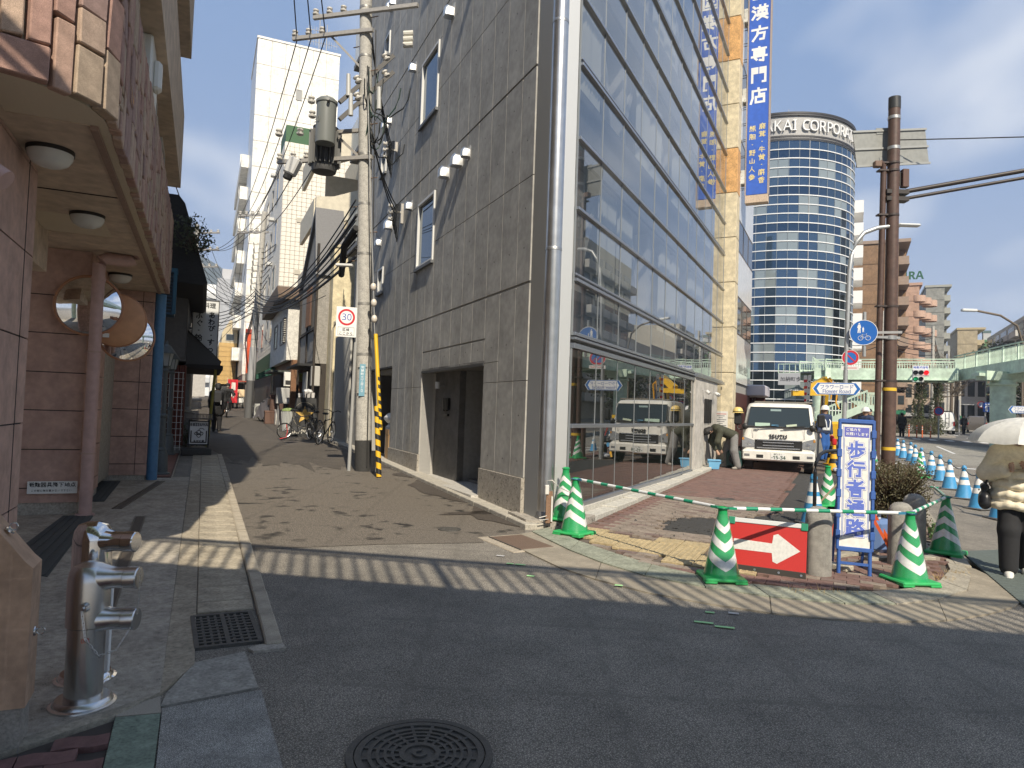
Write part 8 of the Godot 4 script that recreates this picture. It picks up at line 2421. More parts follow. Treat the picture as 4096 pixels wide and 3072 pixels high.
	for i in 5:
		var ch := "歩行者通路"[i]
		var tr := xf(V(-.085, 1.305 - i * .192, .0053))
		jt(ps, ch, .168, tr, db, 5.4, false, 1.06, "character_outline")
		jt(ps, ch, .168, tr, mk(K(.72, .71, .68), .5), 4.6, false, 1.06, "character_halo", .0013)
		jt(ps, ch, .168, tr, db, 2.9, false, 1.06, "character", .0026)
	var ob := thing("folding_board", "blue-framed folding board on orange legs turned away behind the bollard", "sign", P(4.1, -7.75, .04), 62)
	var og := mk(K(.62, .1, .02), .5)
	part(ob, "board", N().bx(-.28, .62, -.02, .28, 1.08, .0, .004), mk(K(.03, .03, .035), .6), rx(V(0, 0, .0), Vector3.RIGHT, -22), 0)
	part(ob, "frame", N().bx(-.31, .58, -.025, -.28, 1.12, .012).bx(.28, .58, -.025, .31, 1.12, .012).bx(-.31, 1.09, -.025, .31, 1.12, .012), mk(K(.02, .11, .36), .5), rx(V(0, 0, 0), Vector3.RIGHT, -22), 0)
	for x: float in [-.26, .26]:
		part(ob, "leg", N().bar(V(x, .0, .18), V(x, .95, -.34), .03, .03), og, IX, 0)
		part(ob, "leg", N().bar(V(x, .0, -.55), V(x, .85, -.28), .03, .03), og, IX, 0)
	var tk := thing("water_tank", "translucent blue plastic water container on the paving", "container", P(4.25, -8.1, .04), 20)
	part(tk, "body", N().bx(-.14, 0, -.14, .14, .38, .14, .05), mk(K(.12, .19, .36), .3))
	part(tk, "cap", N().cyl(V(0, .38, 0), V(0, .43, 0), .04, -1, 12), mk(K(.6, .6, .6), .5))
	part(tk, "handle", N().tube([V(-.08, .37, .08), V(-.08, .45, .08), V(.08, .45, .08), V(.08, .37, .08)], .015, 6), mk(K(.1, .16, .3), .4))
	for q: Array in [[3.95, -7.9, 30, "grey wooden plank lying behind the folding board"], [4.3, -7.7, 12, "pale scrap plank lying by the bollards"]]:
		var wp := thing("plank", q[3], "plank", P(q[0], q[1], .04), q[2])
		part(wp, "board", N().bx(-.45, 0, -.06, .45, .035, .06, .003), mk(K(.33, .3, .24), .9, "wood", .4), IX, 0)
		part(wp, "end_cap", N().bx(.4, -.002, -.062, .452, .037, .062), mk(K(.25, .22, .18), .9), IX, 0)
	var bk := thing("wooden_block", "pale weathered timber block under the pedestrian sign", "block", P(3.33, -7.15, .04), 35)
	part(bk, "block", N().bx(-.07, 0, -.16, .07, .05, .16, .006), mk(K(.42, .38, .3), .9, "wood", .3), IX, 0)
	part(bk, "strap", N().bx(-.072, 0, -.02, .072, .053, .02), mk(K(.3, .3, .28), .8), IX, 0)
	var br := thing("broom", "grey bristled broom head leaning by the hedge", "broom", P(4.55, -9.9, .05), 20)
	part(br, "handle", N().cyl(V(-.3, .02, -.2), V(.1, .55, 0), .014, -1, 8), mk(K(.3, .25, .16), .8))
	var bri := N()
	for k in 60:
		var a := RR(-.7, .7)
		bri.cyl(V(.1, .55, 0), V(.1 + sin(a) * .12 + .14, .55 + cos(a) * .22 - .06, RR(-.06, .06)), .003, .002, 3, false)
	part(br, "bristles", bri, mk(K(.09, .09, .1), .9), IX, 0)
	var hoop := thing("hoop_barrier", "black bent steel hoop barrier by the trench strip", "barrier", P(4.05, -9.3, .03), 0)
	part(hoop, "hoop", N().tube([V(0, 0, 0), V(0, .78, 0), V(.03, .9, -.04), V(.12, 1.0, -.14), V(.26, 1.04, -.3), V(.9, 1.05, -1.0), V(1.0, .98, -1.1), V(1.02, .85, -1.12), V(1.02, 0, -1.12)], .024, 10), mk(K(.012, .012, .013), .35))
	part(hoop, "foot_plate", N().cyl(V(0, 0, 0), V(0, .015, 0), .06, -1, 14).cyl(V(1.02, 0, -1.12), V(1.02, .015, -1.12), .06, -1, 14), mk(K(.1, .1, .1), .5))
	var sb := thing("sandbag", "white sandbag slumped at the foot of the yellow cone", "sandbag", fr(-.2, 19.8, .04), 30)
	part(sb, "sack", N().ball(V(0, .07, 0), V(.24, .08, .15), 14), mk(K(.5, .52, .55), .6, SO, .3))
	part(sb, "neck", N().ball(V(.24, .1, 0), V(.06, .05, .05), 8), mk(K(.5, .52, .55), .6))
	var cf := thing("corner_tie", "rusty plate and looped wire tied at the foot of the corner pipe", "tie", P(.5, -8.72, .06), 10)
	part(cf, "rusty_plate", N().bx(-.03, .03, -.01, .05, .42, .01), mk(K(.22, .13, .08), .8, "stain", .3), IX, 0)
	part(cf, "white_clamp", N().bx(-.05, .38, -.02, .0, .5, .03, .008).bx(.03, .05, .0, .05, .36, .03), mk(K(.6, .58, .54), .6))
	part(cf, "wire_loop", N().tube([V(0, .44, .02), V(-.05, .55, .02), V(.03, .56, .03), V(.12, .48, .04), V(.25, .42, .03), V(.34, .41, .02)], .006, 6).tube([V(-.02, .12, .02), V(-.12, .1, .04), V(-.11, .07, .05), V(.0, .08, .02)], .006, 6), mk(K(.42, .4, .37), .5, "", 1, 0, .6))
	var gs := N()
	for c: Array in [[2.66, -6.25, 70], [2.99, -6.22, 55], [4.28, -6.95, 60], [4.55, -7.2, 60], [4.15, -6.85, 30]]:
		for k in c[2]:
			var p := P(c[0] + rng.randfn(0, .09), c[1] + rng.randfn(0, .035), .035)
			var d := V(rng.randfn(0, 1), RR(.2, .9), rng.randfn(0, 1)).normalized() * RR(.03, .09)
			var s := d.cross(Vector3.UP).normalized() * .002
			gs.to(p - s, p + s, p + d, V(0, .3, 1))
	var gg := one("dry_grass", "tufts of dry straw-coloured grass along the curved kerb", "grass", gs, foliage(K(.42, .3, .12), K(.3, .2, .1)), Vector3.ZERO, 0, "", 0)
	gg.set_meta("kind", "stuff")
	leafy("hedge", "clipped brown-green hedge behind the pedestrian sign", fr(.62, 12.2, .46), V(.36, .36, 1.35), 9000, .032, K(.075, .065, .028), "hedge", true, Color(.1, .06, .035), YF)
	leafy("low_weeds", "small green weeds growing at the foot of the hedge", fr(1.05, 10.6, .1), V(.12, .14, .35), 420, .045, K(.07, .13, .035), "plant", false, Color(.08, .06, .04), YF)
	truck()
	machines()

func truck() -> void:
	var o := thing("dump_truck", "small white cab-over dump truck parked facing out on the pavement", "truck", P(6.63, -17.35, .02), -22.5)
	var wh := mk(K(.68, .665, .61), .28, SO, 1.5)
	var bk := mk(K(.018, .018, .018), .5)
	var ch := mk(K(.5, .5, .5), .25, "", 1, 0, .8)
	var rg := func(y: float, x: float, z0: float, z1: float, rad: float) -> PackedVector3Array:
		var p := PackedVector3Array()
		for q: Array in [[x, z1, 0], [x, z0, 0], [-x, z0, 1], [-x, z1, 1]]:
			pass
		for k in 7:
			var a := PI / 2 * k / 6
			p.append(V(x - rad + rad * sin(a), y, z1 - rad + rad * cos(a)))
		p.append(V(x, y, z0)); p.append(V(-x, y, z0))
		for k in 7:
			var a := PI / 2 * k / 6
			p.append(V(-x + rad - rad * cos(a), y, z1 - rad + rad * sin(a)))
		return p
	part(o, "cab", N().skin([rg.call(.46, .83, -1.45, .0, .1), rg.call(.78, .845, -1.45, .0, .12), rg.call(1.06, .84, -1.45, -.05, .14), rg.call(1.14, .835, -1.45, -.07, .15), rg.call(1.62, .77, -1.45, -.34, .18), rg.call(1.7, .74, -1.42, -.42, .2), rg.call(1.73, .62, -1.3, -.55, .2)], true, true, true), wh, Transform3D(), 30)
	var ws := N()
	var a := [V(-.74, 1.13, -.045), V(.74, 1.13, -.045), V(.68, 1.61, -.315), V(-.68, 1.61, -.315)]
	ws.q(a[0], a[1], a[2], a[3])
	part(o, "windscreen", ws, mk(K(.03, .04, .045), .03), xf(V(0, 0, .022)), 0)
	part(o, "windscreen_seal", N().tube([a[0], a[1], a[2], a[3], a[0]], .014, 6), bk, xf(V(0, 0, .02)))
	for x: float in [-1.0, 1.0]:
		var sw := N()
		sw.qo(V(x * .845, 1.14, -.32), V(x * .845, 1.14, -1.1), V(x * .792, 1.6, -1.1), V(x * .792, 1.6, -.5), V(x, 0, 0))
		var dw := part(o, "door", N().bx(x * .842, .5, -1.15, x * .852, 1.12, -.2), wh, IX, 0)
		part(dw, "side_window", sw, mk(K(.03, .035, .04), .03), IX, 0)
		part(dw, "handle", N().bx(x * .852, .98, -1.05, x * .87, 1.02, -.9), bk, IX, 0)
		var mr := part(o, "wing_mirror", N().bx(x * .97 - .085, 1.15, -.12, x * .97 + .085, 1.46, .0, .03), bk)
		part(mr, "mirror_arm", N().tube([V(x * .8, 1.06, -.12), V(x * .9, 1.03, -.04), V(x * .97, 1.06, -.05), V(x * .97, 1.16, -.06)], .015, 6), bk)
		part(mr, "under_mirror", N().ball(V(x * .78, 1.12, .03), V(.075, .085, .05), 12), bk)
		var hl := part(o, "headlight", N().ext(PA([U(x * .55, .62), U(x * .845, .6), U(x * .85, .8), U(x * .82, .865), U(x * .56, .78)]), -.12, .018), mk(K(.4, .41, .42), .12, "", 1, 0, .5), IX, 0)
		part(hl, "lamp_bowl", N().cyl(V(x * .68, .7, .018), V(x * .68, .7, .03), .055, .045, 16), mk(K(.72, .72, .72), .08, "", 1, 0, .9))
		part(hl, "side_indicator", N().bx(x * .8, .78, .012, x * .845, .84, .024), mk(K(.5, .22, .03), .3), IX, 0)
		part(o, "fog_lamp", N().bx(x * .66, .38, .055, x * .79, .44, .068, .005), mk(K(.3, .3, .31), .15, "", 1, 0, .5))
		part(o, "bumper_opening", N().bx(x * .34, .35, .055, x * .5, .43, .066), bk, IX, 0)
		for z: float in [-.35, -2.9]:
			var wl := part(o, "wheel", N().cyl(V(x * .8, .32, z), V(x * .6, .32, z), .32, -1, 28), mk(K(.015, .015, .015), .9))
			part(wl, "hub", N().cyl(V(x * .8, .32, z), V(x * .82, .32, z), .17, .12, 18), mk(K(.3, .3, .3), .5))
		part(o, "wiper", N().bar(V(x * .3 - .2, 1.12, .03), V(x * .3 + .3, 1.16, .015), .015, .02), bk, IX, 0)
	part(o, "bumper", N().bx(-.845, .28, -.08, .845, .54, .06, .035), wh)
	part(o, "grille", N().bx(-.55, .56, -.02, .55, .8, .008), bk, IX, 0)
	for q: Array in [[.795, .5], [.735, .36], [.66, .36], [.6, .5]]: part(o, "grille_bar", N().bx(-q[1], q[0] - .014, .0, q[1], q[0] + .014, .035, .006), ch)
	part(o, "panel_line", N().bx(-.6, .84, .0, -.594, 1.09, .004).bx(.594, .84, .0, .6, 1.09, .004), bk, rx(V(0, 0, .0), Vector3.RIGHT, 0), 0)
	lt(o, "ISUZU", .105, xf(V(0, .885, .0)), mk(K(.04, .04, .04), .3), true, .03, "maker_lettering")
	lt(o, "ELF", .05, rx(V(-.52, 1.04, -.03), Vector3.RIGHT, -8), mk(K(.3, .3, .3), .4), true, .02, "model_lettering")
	var np := part(o, "number_plate", N().bx(-.165, .315, .06, .165, .48, .068), mk(K(.68, .68, .66), .5), IX, 0)
	lt(np, "15-34", .085, xf(V(.03, .375, .07)), mk(K(.02, .06, .04), .5), true, .003)
	jt(np, "神戸401", .038, xf(V(-.1, .475, .069)), mk(K(.02, .06, .04), .5), 2.0)
	jt(np, "わ", .04, xf(V(-.15, .39, .069)), mk(K(.02, .06, .04), .5), 2.4)
	var db := part(o, "dashboard_papers", N().bx(-.55, 1.135, -.03, -.2, 1.22, -.02), mk(K(.45, .6, .5), .6), xf(V(0, 0, .02)), 0)
	part(db, "blue_card", N().bx(-.16, 1.135, -.015, .0, 1.18, -.005), mk(K(.1, .3, .5), .6), IX, 0)
	part(db, "roll", N().bar(V(.18, 1.16, -.01), V(.42, 1.19, -.02), .05, .05), mk(K(.5, .58, .45), .6), IX, 0)
	part(o, "sunshade_strip", N().bx(-.2, 1.52, -.245, .05, 1.57, -.235), mk(K(.3, .4, .4), .3), IX, 0)
	part(o, "chassis", N().bx(-.35, .42, -4.3, .35, .55, -.3), bk, IX, 0)
	part(o, "tipper_bed", N().bx(-.84, .6, -4.4, .84, 1.05, -1.55, .01), mk(K(.12, .14, .15), .6))
	part(o, "headboard", N().bx(-.84, 1.05, -1.62, .84, 1.68, -1.56, .01), mk(K(.13, .14, .14), .6))
	var tp := N()
	for i in 8:
		for j in 8:
			var v := []
			for e: Array in [[0, 0], [1, 0], [1, 1], [0, 1]]:
				var x: float = -.86 + 1.72 * (i + e[0]) / 8.0; var z: float = -4.3 + 2.7 * (j + e[1]) / 8.0
				v.append(V(x * (1.0 + .02 * sin(z * 7)), 1.55 - pow(absf(x) / .86, 4) * (.7 + .12 * sin(z * 5)) + .1 * sin(x * 5 + z * 2), z))
			tp.qo(v[0], v[1], v[2], v[3], Vector3.UP)
	part(o, "tarpaulin", tp, mk(K(.05, .052, .035), .7), Transform3D(), 60)
	part(o, "roof_sheet", N().bx(-.62, 1.735, -1.5, .78, 1.775, -.7, .01), mk(K(.16, .145, .12), .8, SO, .5))
	part(o, "side_board", N().bar(V(.86, .95, -1.6), V(.98, .4, -1.9), .03, .5), mk(K(.2, .2, .19), .6), IX, 0)
	var hm := thing("hard_hat", "yellow hard hat hung on the truck's wing mirror", "helmet", o.transform * V(-.97, 1.46, -.06), -22)
	part(hm, "shell", N().lathe([U(.0, .14), U(.05, .135), U(.1, .1), U(.125, .04), U(.128, .0)], 20), mk(K(.66, .48, .16), .35))
	part(hm, "brim", N().lathe([U(.125, .004), U(.15, -.004), U(.15, -.01), U(.12, -.004)], 20), mk(K(.66, .48, .16), .35))
	part(hm, "stripe", N().lathe([U(.1285, .01), U(.1275, .03)], 20), mk(K(.03, .05, .03), .5))

func machines() -> void:
	var cr := thing("plastic_crate", "light blue plastic crate at the foot of the grey wall", "crate", fr(-3.02, 17.95, .04), YF + 12)
	cr.scale = Vector3.ONE * .8
	var bl := mk(K(.16, .4, .62), .45)
	part(cr, "body", N().skin([N().ring(V(0, .0, 0), Vector3.UP, .2, 4, PI / 4), N().ring(V(0, .26, 0), Vector3.UP, .245, 4, PI / 4)], true, true, false), bl, IX, 0)
	part(cr, "lid", N().bx(-.2, .25, -.2, .2, .285, .2, .008), bl)
	for x: float in [-1, 1]: part(cr, "handle", N().bx(x * .165, .16, -.06, x * .2, .24, .06, .006), bl)
	var g := thing("plate_compactor", "dark green portable generator between the bending worker's feet", "generator", fr(-2.62, 18.62, .03), YF)
	part(g, "body", N().bx(-.19, .03, -.28, .19, .46, .2, .05), mk(K(.015, .05, .045), .5))
	part(g, "engine_face", N().cyl(V(0, .25, .2), V(0, .25, .235), .13, .11, 16), mk(K(.02, .02, .02), .6))
	part(g, "handle", N().tube([V(-.14, .44, 0), V(-.14, .55, 0), V(.14, .55, 0), V(.14, .44, 0)], .018, 8), mk(K(.012, .012, .012), .5))
	part(g, "foot", N().bx(-.2, 0, -.25, .2, .035, .18), mk(K(.01, .01, .01), .8))
	var e := thing("mini_excavator", "small yellow excavator with its boom raised behind the truck", "excavator", fr(-.9, 25.5, .03), YF)
	var ye := mk(K(.6, .36, .02), .45, SO, .8)
	part(e, "track", N().bx(-.75, 0, -1.0, -.45, .45, .9, .12), mk(K(.02, .02, .02), .9))
	part(e, "track", N().bx(.45, 0, -1.0, .75, .45, .9, .12), mk(K(.02, .02, .02), .9))
	part(e, "house", N().bx(-.7, .55, -1.0, .7, 1.2, .3, .08), ye)
	part(e, "boom", N().bar(V(.1, .9, .3), V(.2, 2.55, .9), .2, .24).bar(V(.2, 2.55, .9), V(-.35, 2.15, 1.5), .16, .2), ye, IX, 0)
	part(e, "dipper", N().bar(V(.25, 2.1, 1.2), V(-.75, 2.05, 1.7), .14, .16), ye, IX, 0)
	part(e, "hose", N().tube([V(.3, 2.6, .8), V(.55, 2.3, 1.0), V(.5, 1.8, 1.0), V(.6, 1.6, 1.0)], .03, 6).tube([V(.2, 2.6, .95), V(.42, 2.4, 1.1), V(.35, 1.9, 1.1)], .025, 6), mk(K(.6, .3, .02), .5))
	part(e, "ram", N().cyl(V(.1, 1.2, .6), V(.15, 2.3, 1.0), .05, -1, 10), mk(K(.5, .5, .5), .2, "", 1, 0, .9))
	for q: Array in [[V(8.62, 0, -20.6), -3.0, "white levelling staff standing behind the truck cab", 0], [V(8.78, 0, -20.7), 2.0, "red and white levelling staff beside the white one", 1]]:
		var s := thing("levelling_staff", q[2], "staff", P(q[0].x, q[0].z, .02), YF)
		s.rotation_degrees.z = q[1]
		part(s, "rod", N().bx(-.045, 0, -.02, .045, 2.6, .02, .004), mk(K(.64, .63, .6), .5), IX, 0)
		for k in 12:
			part(s, "mark", N().bx(-.02 if q[3] == 0 else -.046, .3 + k * .19, .02, .02 if q[3] == 0 else .046, (.34 if q[3] == 0 else .38) + k * .19, .0215), mk(K(.05, .05, .05) if q[3] == 0 else K(.55, .03, .03), .5), IX, 0)
	var yb := thing("chevron_barrier", "yellow and black chevron barrier board beside the truck bed", "barrier", fr(.05, 22.0, .03), YF)
	part(yb, "board", N().bx(-.3, .95, -.02, .3, 1.25, .0), mk(K(.7, .45, .03), .5), IX, 0)
	for k in 3: part(yb, "chevron", N().bar(V(-.25 + k * .2, .97, .002), V(-.15 + k * .2, 1.1, .002), .05, .003).bar(V(-.15 + k * .2, 1.1, .002), V(-.05 + k * .2, .97, .002), .05, .003), mk(K(.02, .02, .02), .5), IX, 0)
	part(yb, "leg", N().bx(-.27, 0, -.03, -.24, .97, -.0).bx(.24, 0, -.03, .27, .97, .0), mk(K(.1, .1, .1), .5), IX, 0)
	var sp := thing("barrow", "red-handled barrow and tools beside the truck bed", "barrow", fr(.1, 21.2, .03), YF)
	part(sp, "frame", N().tube([V(-.2, .9, -.3), V(-.2, .35, .2), V(0, .2, .6)], .02, 6).tube([V(.2, .9, -.3), V(.2, .35, .2), V(0, .2, .6)], .02, 6), mk(K(.4, .04, .03), .5))
	part(sp, "tray", N().bx(-.25, .4, -.2, .25, .6, .4, .05), mk(K(.12, .12, .12), .6))
	part(sp, "wheel", N().cyl(V(-.04, .18, .6), V(.04, .18, .6), .18, -1, 16), mk(K(.02, .02, .02), .9))

# ---------------------------------------------------------------- poles, signs, street trees, vehicles
func build_street() -> void:
	var at := P(9.57, -17.75, -.05)
	var p := thing("brown_mast", "thick brown steel mast with yellow bands, twin arms and a side conduit", "mast", at)
	var br := mk(K(.085, .05, .038), .5, SO, 1.0, 0, 0, CL, 1.6)
	part(p, "shaft", N().cyl(Vector3.ZERO, V(.05, 9.75, 0), .165, .14, 28), br)
	part(p, "cap", N().cyl(V(.05, 9.5, 0), V(.051, 9.8, 0), .147, .146, 28), mk(K(.03, .032, .034), .5))
	part(p, "conduit", N().tube([V(-.3, 0, .0), V(-.26, 4.0, 0), V(-.21, 7.85, 0), V(-.23, 8.0, .01), V(-.3, 8.07, .03), V(-.4, 8.02, .06)], .075, 14), br)
	part(p, "conduit_hood", N().box(V(-.4, 8.02, .05), V(.18, .16, .16), .02), mk(K(.16, .1, .07), .6), rx(Vector3.ZERO, Vector3.UP, 0))
	for y: float in [.72, 2.22]: part(p, "yellow_band", N().cyl(V(.004, y, 0), V(.004, y + .08, 0), .167, -1, 28), mk(K(.66, .42, .03), .5))
	for y: float in [2.45, 4.35, 6.7, 7.85, 8.05]: part(p, "strap", N().cyl(V(.02, y, 0), V(.02, y + .05, 0), .168, -1, 24).bx(-.36, y + .005, -.08, -.12, y + .045, .09), mk(K(.05, .035, .03), .5))
	for y: float in [8.43, 9.22]: part(p, "steel_clamp", N().cyl(V(.045, y, 0), V(.045, y + .08, 0), .152, -1, 24), mk(K(.42, .42, .41), .4, "", 1, 0, .7))
	for q: Array in [[7.32, 7.86, .06], [7.14, 7.68, .045]]:
		part(p, "arm", N().cyl(V(.2, q[0], .02), V(5.2, q[0] + (q[1] - q[0]) * 1.5, 1.2), q[2], q[2] * .9, 12), mk(K(.035, .025, .022), .5))
		part(p, "arm_bracket", N().bx(-.18, q[0] - .06, -.12, .4, q[0] + .06, .12, .01), mk(K(.03, .024, .02), .5))
	part(p, "speaker_box", N().bx(.24, 7.45, -.06, .4, 7.92, .1, .01), mk(K(.09, .045, .032), .6))
	part(p, "speaker_bracket", N().bx(.12, 7.5, -.02, .24, 7.85, .02), mk(K(.03, .024, .02), .5), IX, 0)
	part(p, "ped_bracket", N().cyl(V(0, 3.52, 0), V(0, 3.62, 0), .17, -1, 24).bx(-.75, 3.54, .1, .2, 3.6, .13), mk(K(.42, .42, .41), .4, "", 1, 0, .7))
	var sp := thing("road_sign", "grey back of a large rectangular sign panel on the brown mast", "sign", at + V(.05, 8.15, -.22), 10)
	sp.rotation_degrees.z = 8
	var gp := mk(K(.27, .275, .26), .55, SO, 1.2, 0, .2)
	for k in 2: part(sp, "panel", N().bx(-.95, -.05 + k * .46, -.02, 1.18, .395 + k * .46, .0), gp, IX, 0)
	for y: float in [-.06, .38, .84]: part(sp, "stiffener", N().bx(-.97, y, -.01, 1.2, y + .05, .035), mk(K(.34, .345, .33), .5, "", 1, 0, .3), IX, 0)
	for y: float in [.02, .78]: part(sp, "mount_plate", N().bx(-.28, y, .0, .42, y + .16, .012), mk(K(.3, .31, .3), .5, "", 1, 0, .4), IX, 0)
	one("overhead_wire", "taut black stay wire running right from the brown mast", "wire", N().tube([Vector3.ZERO, V(1.5, -.03, .3), V(8, -.2, 1.8)], .015, 6), mk(K(.015, .015, .015), .5), at + V(.2, 8.7, .0))
	var bs := thing("path_sign", "round blue sign with a walking adult, child and bicycle", "sign", V(8.74, 3.92, -17.42), -24)
	var bl := mk(K(.015, .12, .44), .4)
	var w := mk(K(.74, .74, .74), .45)
	part(bs, "disc", N().cyl(V(0, 0, -.015), V(0, 0, .0), .315, -1, 44), bl)
	part(bs, "white_edge", N().lathe([U(.305, .003), U(.318, .003), U(.318, -.017), U(.305, -.017)], 44), w, rx(Vector3.ZERO, Vector3.RIGHT, 90))
	part(bs, "pipe", N().cyl(V(.02, -.6, -.05), V(.02, .52, -.05), .042, -1, 14), mk(K(.36, .37, .37), .45, "", 1, 0, .4))
	part(bs, "bracket", N().bx(.0, -.03, -.05, .85, .03, -.03), mk(K(.36, .36, .36), .4), IX, 0)
	var fig := func(c: Vector2, h: float) -> MB:
		var b := N()
		var z := .003
		b.cyl(V(c.x, c.y + h * .44, 0), V(c.x, c.y + h * .44, z), h * .07, -1, 12)
		b.ext(PA([U(c.x - h * .11, c.y + h * .34), U(c.x + h * .11, c.y + h * .34), U(c.x + h * .17, c.y + h * .02), U(c.x + h * .11, c.y + h * .0), U(c.x + h * .13, c.y - h * .5), U(c.x + h * .03, c.y - h * .5), U(c.x, c.y - h * .1), U(c.x - h * .06, c.y - h * .5), U(c.x - h * .15, c.y - h * .5), U(c.x - h * .11, c.y), U(c.x - h * .19, c.y + h * .02)]), 0, z)
		return b
	part(bs, "adult_figure", fig.call(U(-.1, .115), .25), w, IX, 0)
	part(bs, "child_figure", fig.call(U(-.01, .075), .13), w, IX, 0)
	var bk := N()
	for x: float in [-.07, .1]:
		var rg := []
		for k in 17: rg.append(V(x + cos(TAU * k / 16) * .055, -.14 + sin(TAU * k / 16) * .055, .003))
		bk.tube(rg, .006, 4)
	bk.bar(V(-.07, -.14, .003), V(-.03, -.05, .003), .012, .004).bar(V(-.03, -.06, .003), V(.07, -.06, .003), .012, .004).bar(V(.1, -.14, .003), V(.06, -.03, .003), .012, .004).bar(V(.07, -.06, .003), V(.01, -.14, .003), .012, .004).bar(V(.01, -.14, .003), V(-.03, -.06, .003), .012, .004).bar(V(-.07, -.14, .003), V(.01, -.14, .003), .01, .004).bar(V(.05, -.03, .003), V(.08, -.025, .003), .014, .004).bar(V(-.05, -.045, .003), V(-.01, -.045, .003), .016, .004)
	part(bs, "bicycle_symbol", bk, w)
	var lp := thing("street_lamp", "galvanised street lamp post with a long curved arm", "street lamp", P(8.4, -17.71, -.02))
	var gz := mk(K(.42, .43, .43), .4, SO, 1.0, 0, .5)
	part(lp, "post", N().tube([V(0, 0, 0), V(.05, 3.0, 0), V(.1, 5.2, 0), V(.15, 5.6, 0), V(.26, 5.95, 0), V(.46, 6.2, 0), V(.8, 6.34, 0), V(1.35, 6.42, 0)], .055, 14), gz)
	part(lp, "luminaire", N().bx(1.32, 6.4, -.09, 1.88, 6.47, .09, .03), mk(K(.62, .63, .62), .35))
	part(lp, "base_sleeve", N().cyl(V(0, 0, 0), V(.012, .7, 0), .07, .068, 16), gz)
	part(lp, "clamp", N().cyl(V(.045, 2.7, 0), V(.046, 2.76, 0), .065, -1, 14), gz)
	var no := thing("no_parking_sign", "round blue and red no parking sign with an arrow plate on the lamp post", "sign", V(8.52, 3.3, -17.63), -24)
	part(no, "disc", N().cyl(V(0, 0, -.015), V(0, 0, .0), .195, -1, 40), mk(K(.02, .14, .46), .4))
	part(no, "red_ring", N().lathe([U(.135, .002), U(.19, .002)], 40), mk(K(.52, .03, .04), .4), rx(Vector3.ZERO, Vector3.RIGHT, 90), 0)
	part(no, "slash", N().bar(V(-.11, .11, .003), V(.11, -.11, .003), .03, .002, Vector3.BACK), mk(K(.52, .03, .04), .4), IX, 0)
	part(no, "white_edge", N().lathe([U(.188, .003), U(.198, .003), U(.198, -.016), U(.188, -.016)], 40), w, rx(Vector3.ZERO, Vector3.RIGHT, 90))
	part(no, "arrow_plate", N().bx(-.2, -.31, -.01, .2, -.215, .0), mk(K(.68, .67, .65), .5), IX, 0)
	part(no, "red_arrow", N().ext(PA([U(-.15, -.262), U(-.1, -.235), U(-.1, -.254), U(.15, -.254), U(.15, -.27), U(-.1, -.27), U(-.1, -.289)]), .0, .002), mk(K(.5, .03, .03), .5), IX, 0)
	part(no, "bracket", N().bx(-.03, -.1, -.08, .03, .1, -.015), gz, IX, 0)
	var ns := thing("street_name_sign", "blue and white street name sign on the lamp post in front of the footbridge", "sign", V(8.17, 2.5, -17.6), -24)
	name_sign(ns, .0, 1.0)
	ns.get_node("pole").queue_free()
	part(ns, "bracket", N().bx(-.1, .15, -.03, -.06, .2, .0).bx(.2, -.12, -.05, .3, .12, -.015), gz, IX, 0)
	var l2 := thing("street_lamp", "far street lamp arching over the footbridge", "street lamp", P(36.5, -50.0))
	part(l2, "post", N().tube([V(0, 0, 0), V(0, 7.0, 0), V(-.4, 8.2, 0), V(-1.6, 8.9, 0), V(-3.4, 9.2, 0)], .08, 10), mk(K(.15, .12, .09), .5))
	part(l2, "luminaire", N().bx(-4.4, 9.1, -.15, -3.3, 9.3, .15, .05), mk(K(.6, .6, .58), .4))
	var v := thing("van", "white panel van with a roof ladder seen from behind at the crossing", "van", P(38.0, -61.5, -.12), YF - 6)
	var wh := mk(K(.7, .7, .68), .3)
	var dk := mk(K(.02, .024, .028), .06)
	part(v, "body", N().skin([vring(.35, .82, .05), vring(.95, .85, .0), vring(1.15, .84, .02), vring(1.75, .76, .16), vring(1.92, .66, .3)], true, true, true), wh, Transform3D(), 30)
	part(v, "rear_window", N().bx(-.68, 1.2, -.02, .68, 1.68, .02), dk, rx(V(0, 0, -.05), Vector3.RIGHT, -7), 0)
	for x: float in [-1, 1]:
		part(v, "tail_lamp", N().bx(x * .72, .75, -.02, x * .84, 1.1, .02), mk(K(.4, .02, .02), .3), IX, 0)
		part(v, "side_window", N().bx(x * .8, 1.2, -3.4, x * .835, 1.62, -.4), dk, rx(Vector3.ZERO, Vector3.BACK, 0), 0)
		for z: float in [-.75, -3.3]: part(v, "wheel", N().cyl(V(x * .84, .32, z), V(x * .64, .32, z), .32, -1, 20), mk(K(.015, .015, .015), .9))
	part(v, "bumper", N().bx(-.84, .32, -.05, .84, .55, .08, .03), wh)
	part(v, "number_plate", N().bx(-.17, .7, .0, .17, .85, .03), mk(K(.6, .6, .58), .5), IX, 0)
	part(v, "ladder", N().bar(V(.15, .6, .1), V(.15, 1.95, -.15), .03, .03).bar(V(.42, .6, .1), V(.42, 1.95, -.15), .03, .03).bar(V(.15, 1.0, .05), V(.42, 1.0, .05), .02, .02).bar(V(.15, 1.4, -.03), V(.42, 1.4, -.03), .02, .02).bx(-.5, 1.95, -2.5, .6, 2.05, -.3), mk(K(.05, .05, .05), .5), IX, 0)
	var cr := thing("car", "dark minivan beyond the white van, half hidden by the umbrella", "car", P(45.6, -68.5, -.12), YF - 6)
	part(cr, "body", N().skin([vring(.3, .84, .05), vring(.9, .87, .0), vring(1.1, .85, .05), vring(1.6, .7, .3), vring(1.7, .6, .5)], true, true, true), mk(K(.1, .09, .08), .3), Transform3D(), 30)
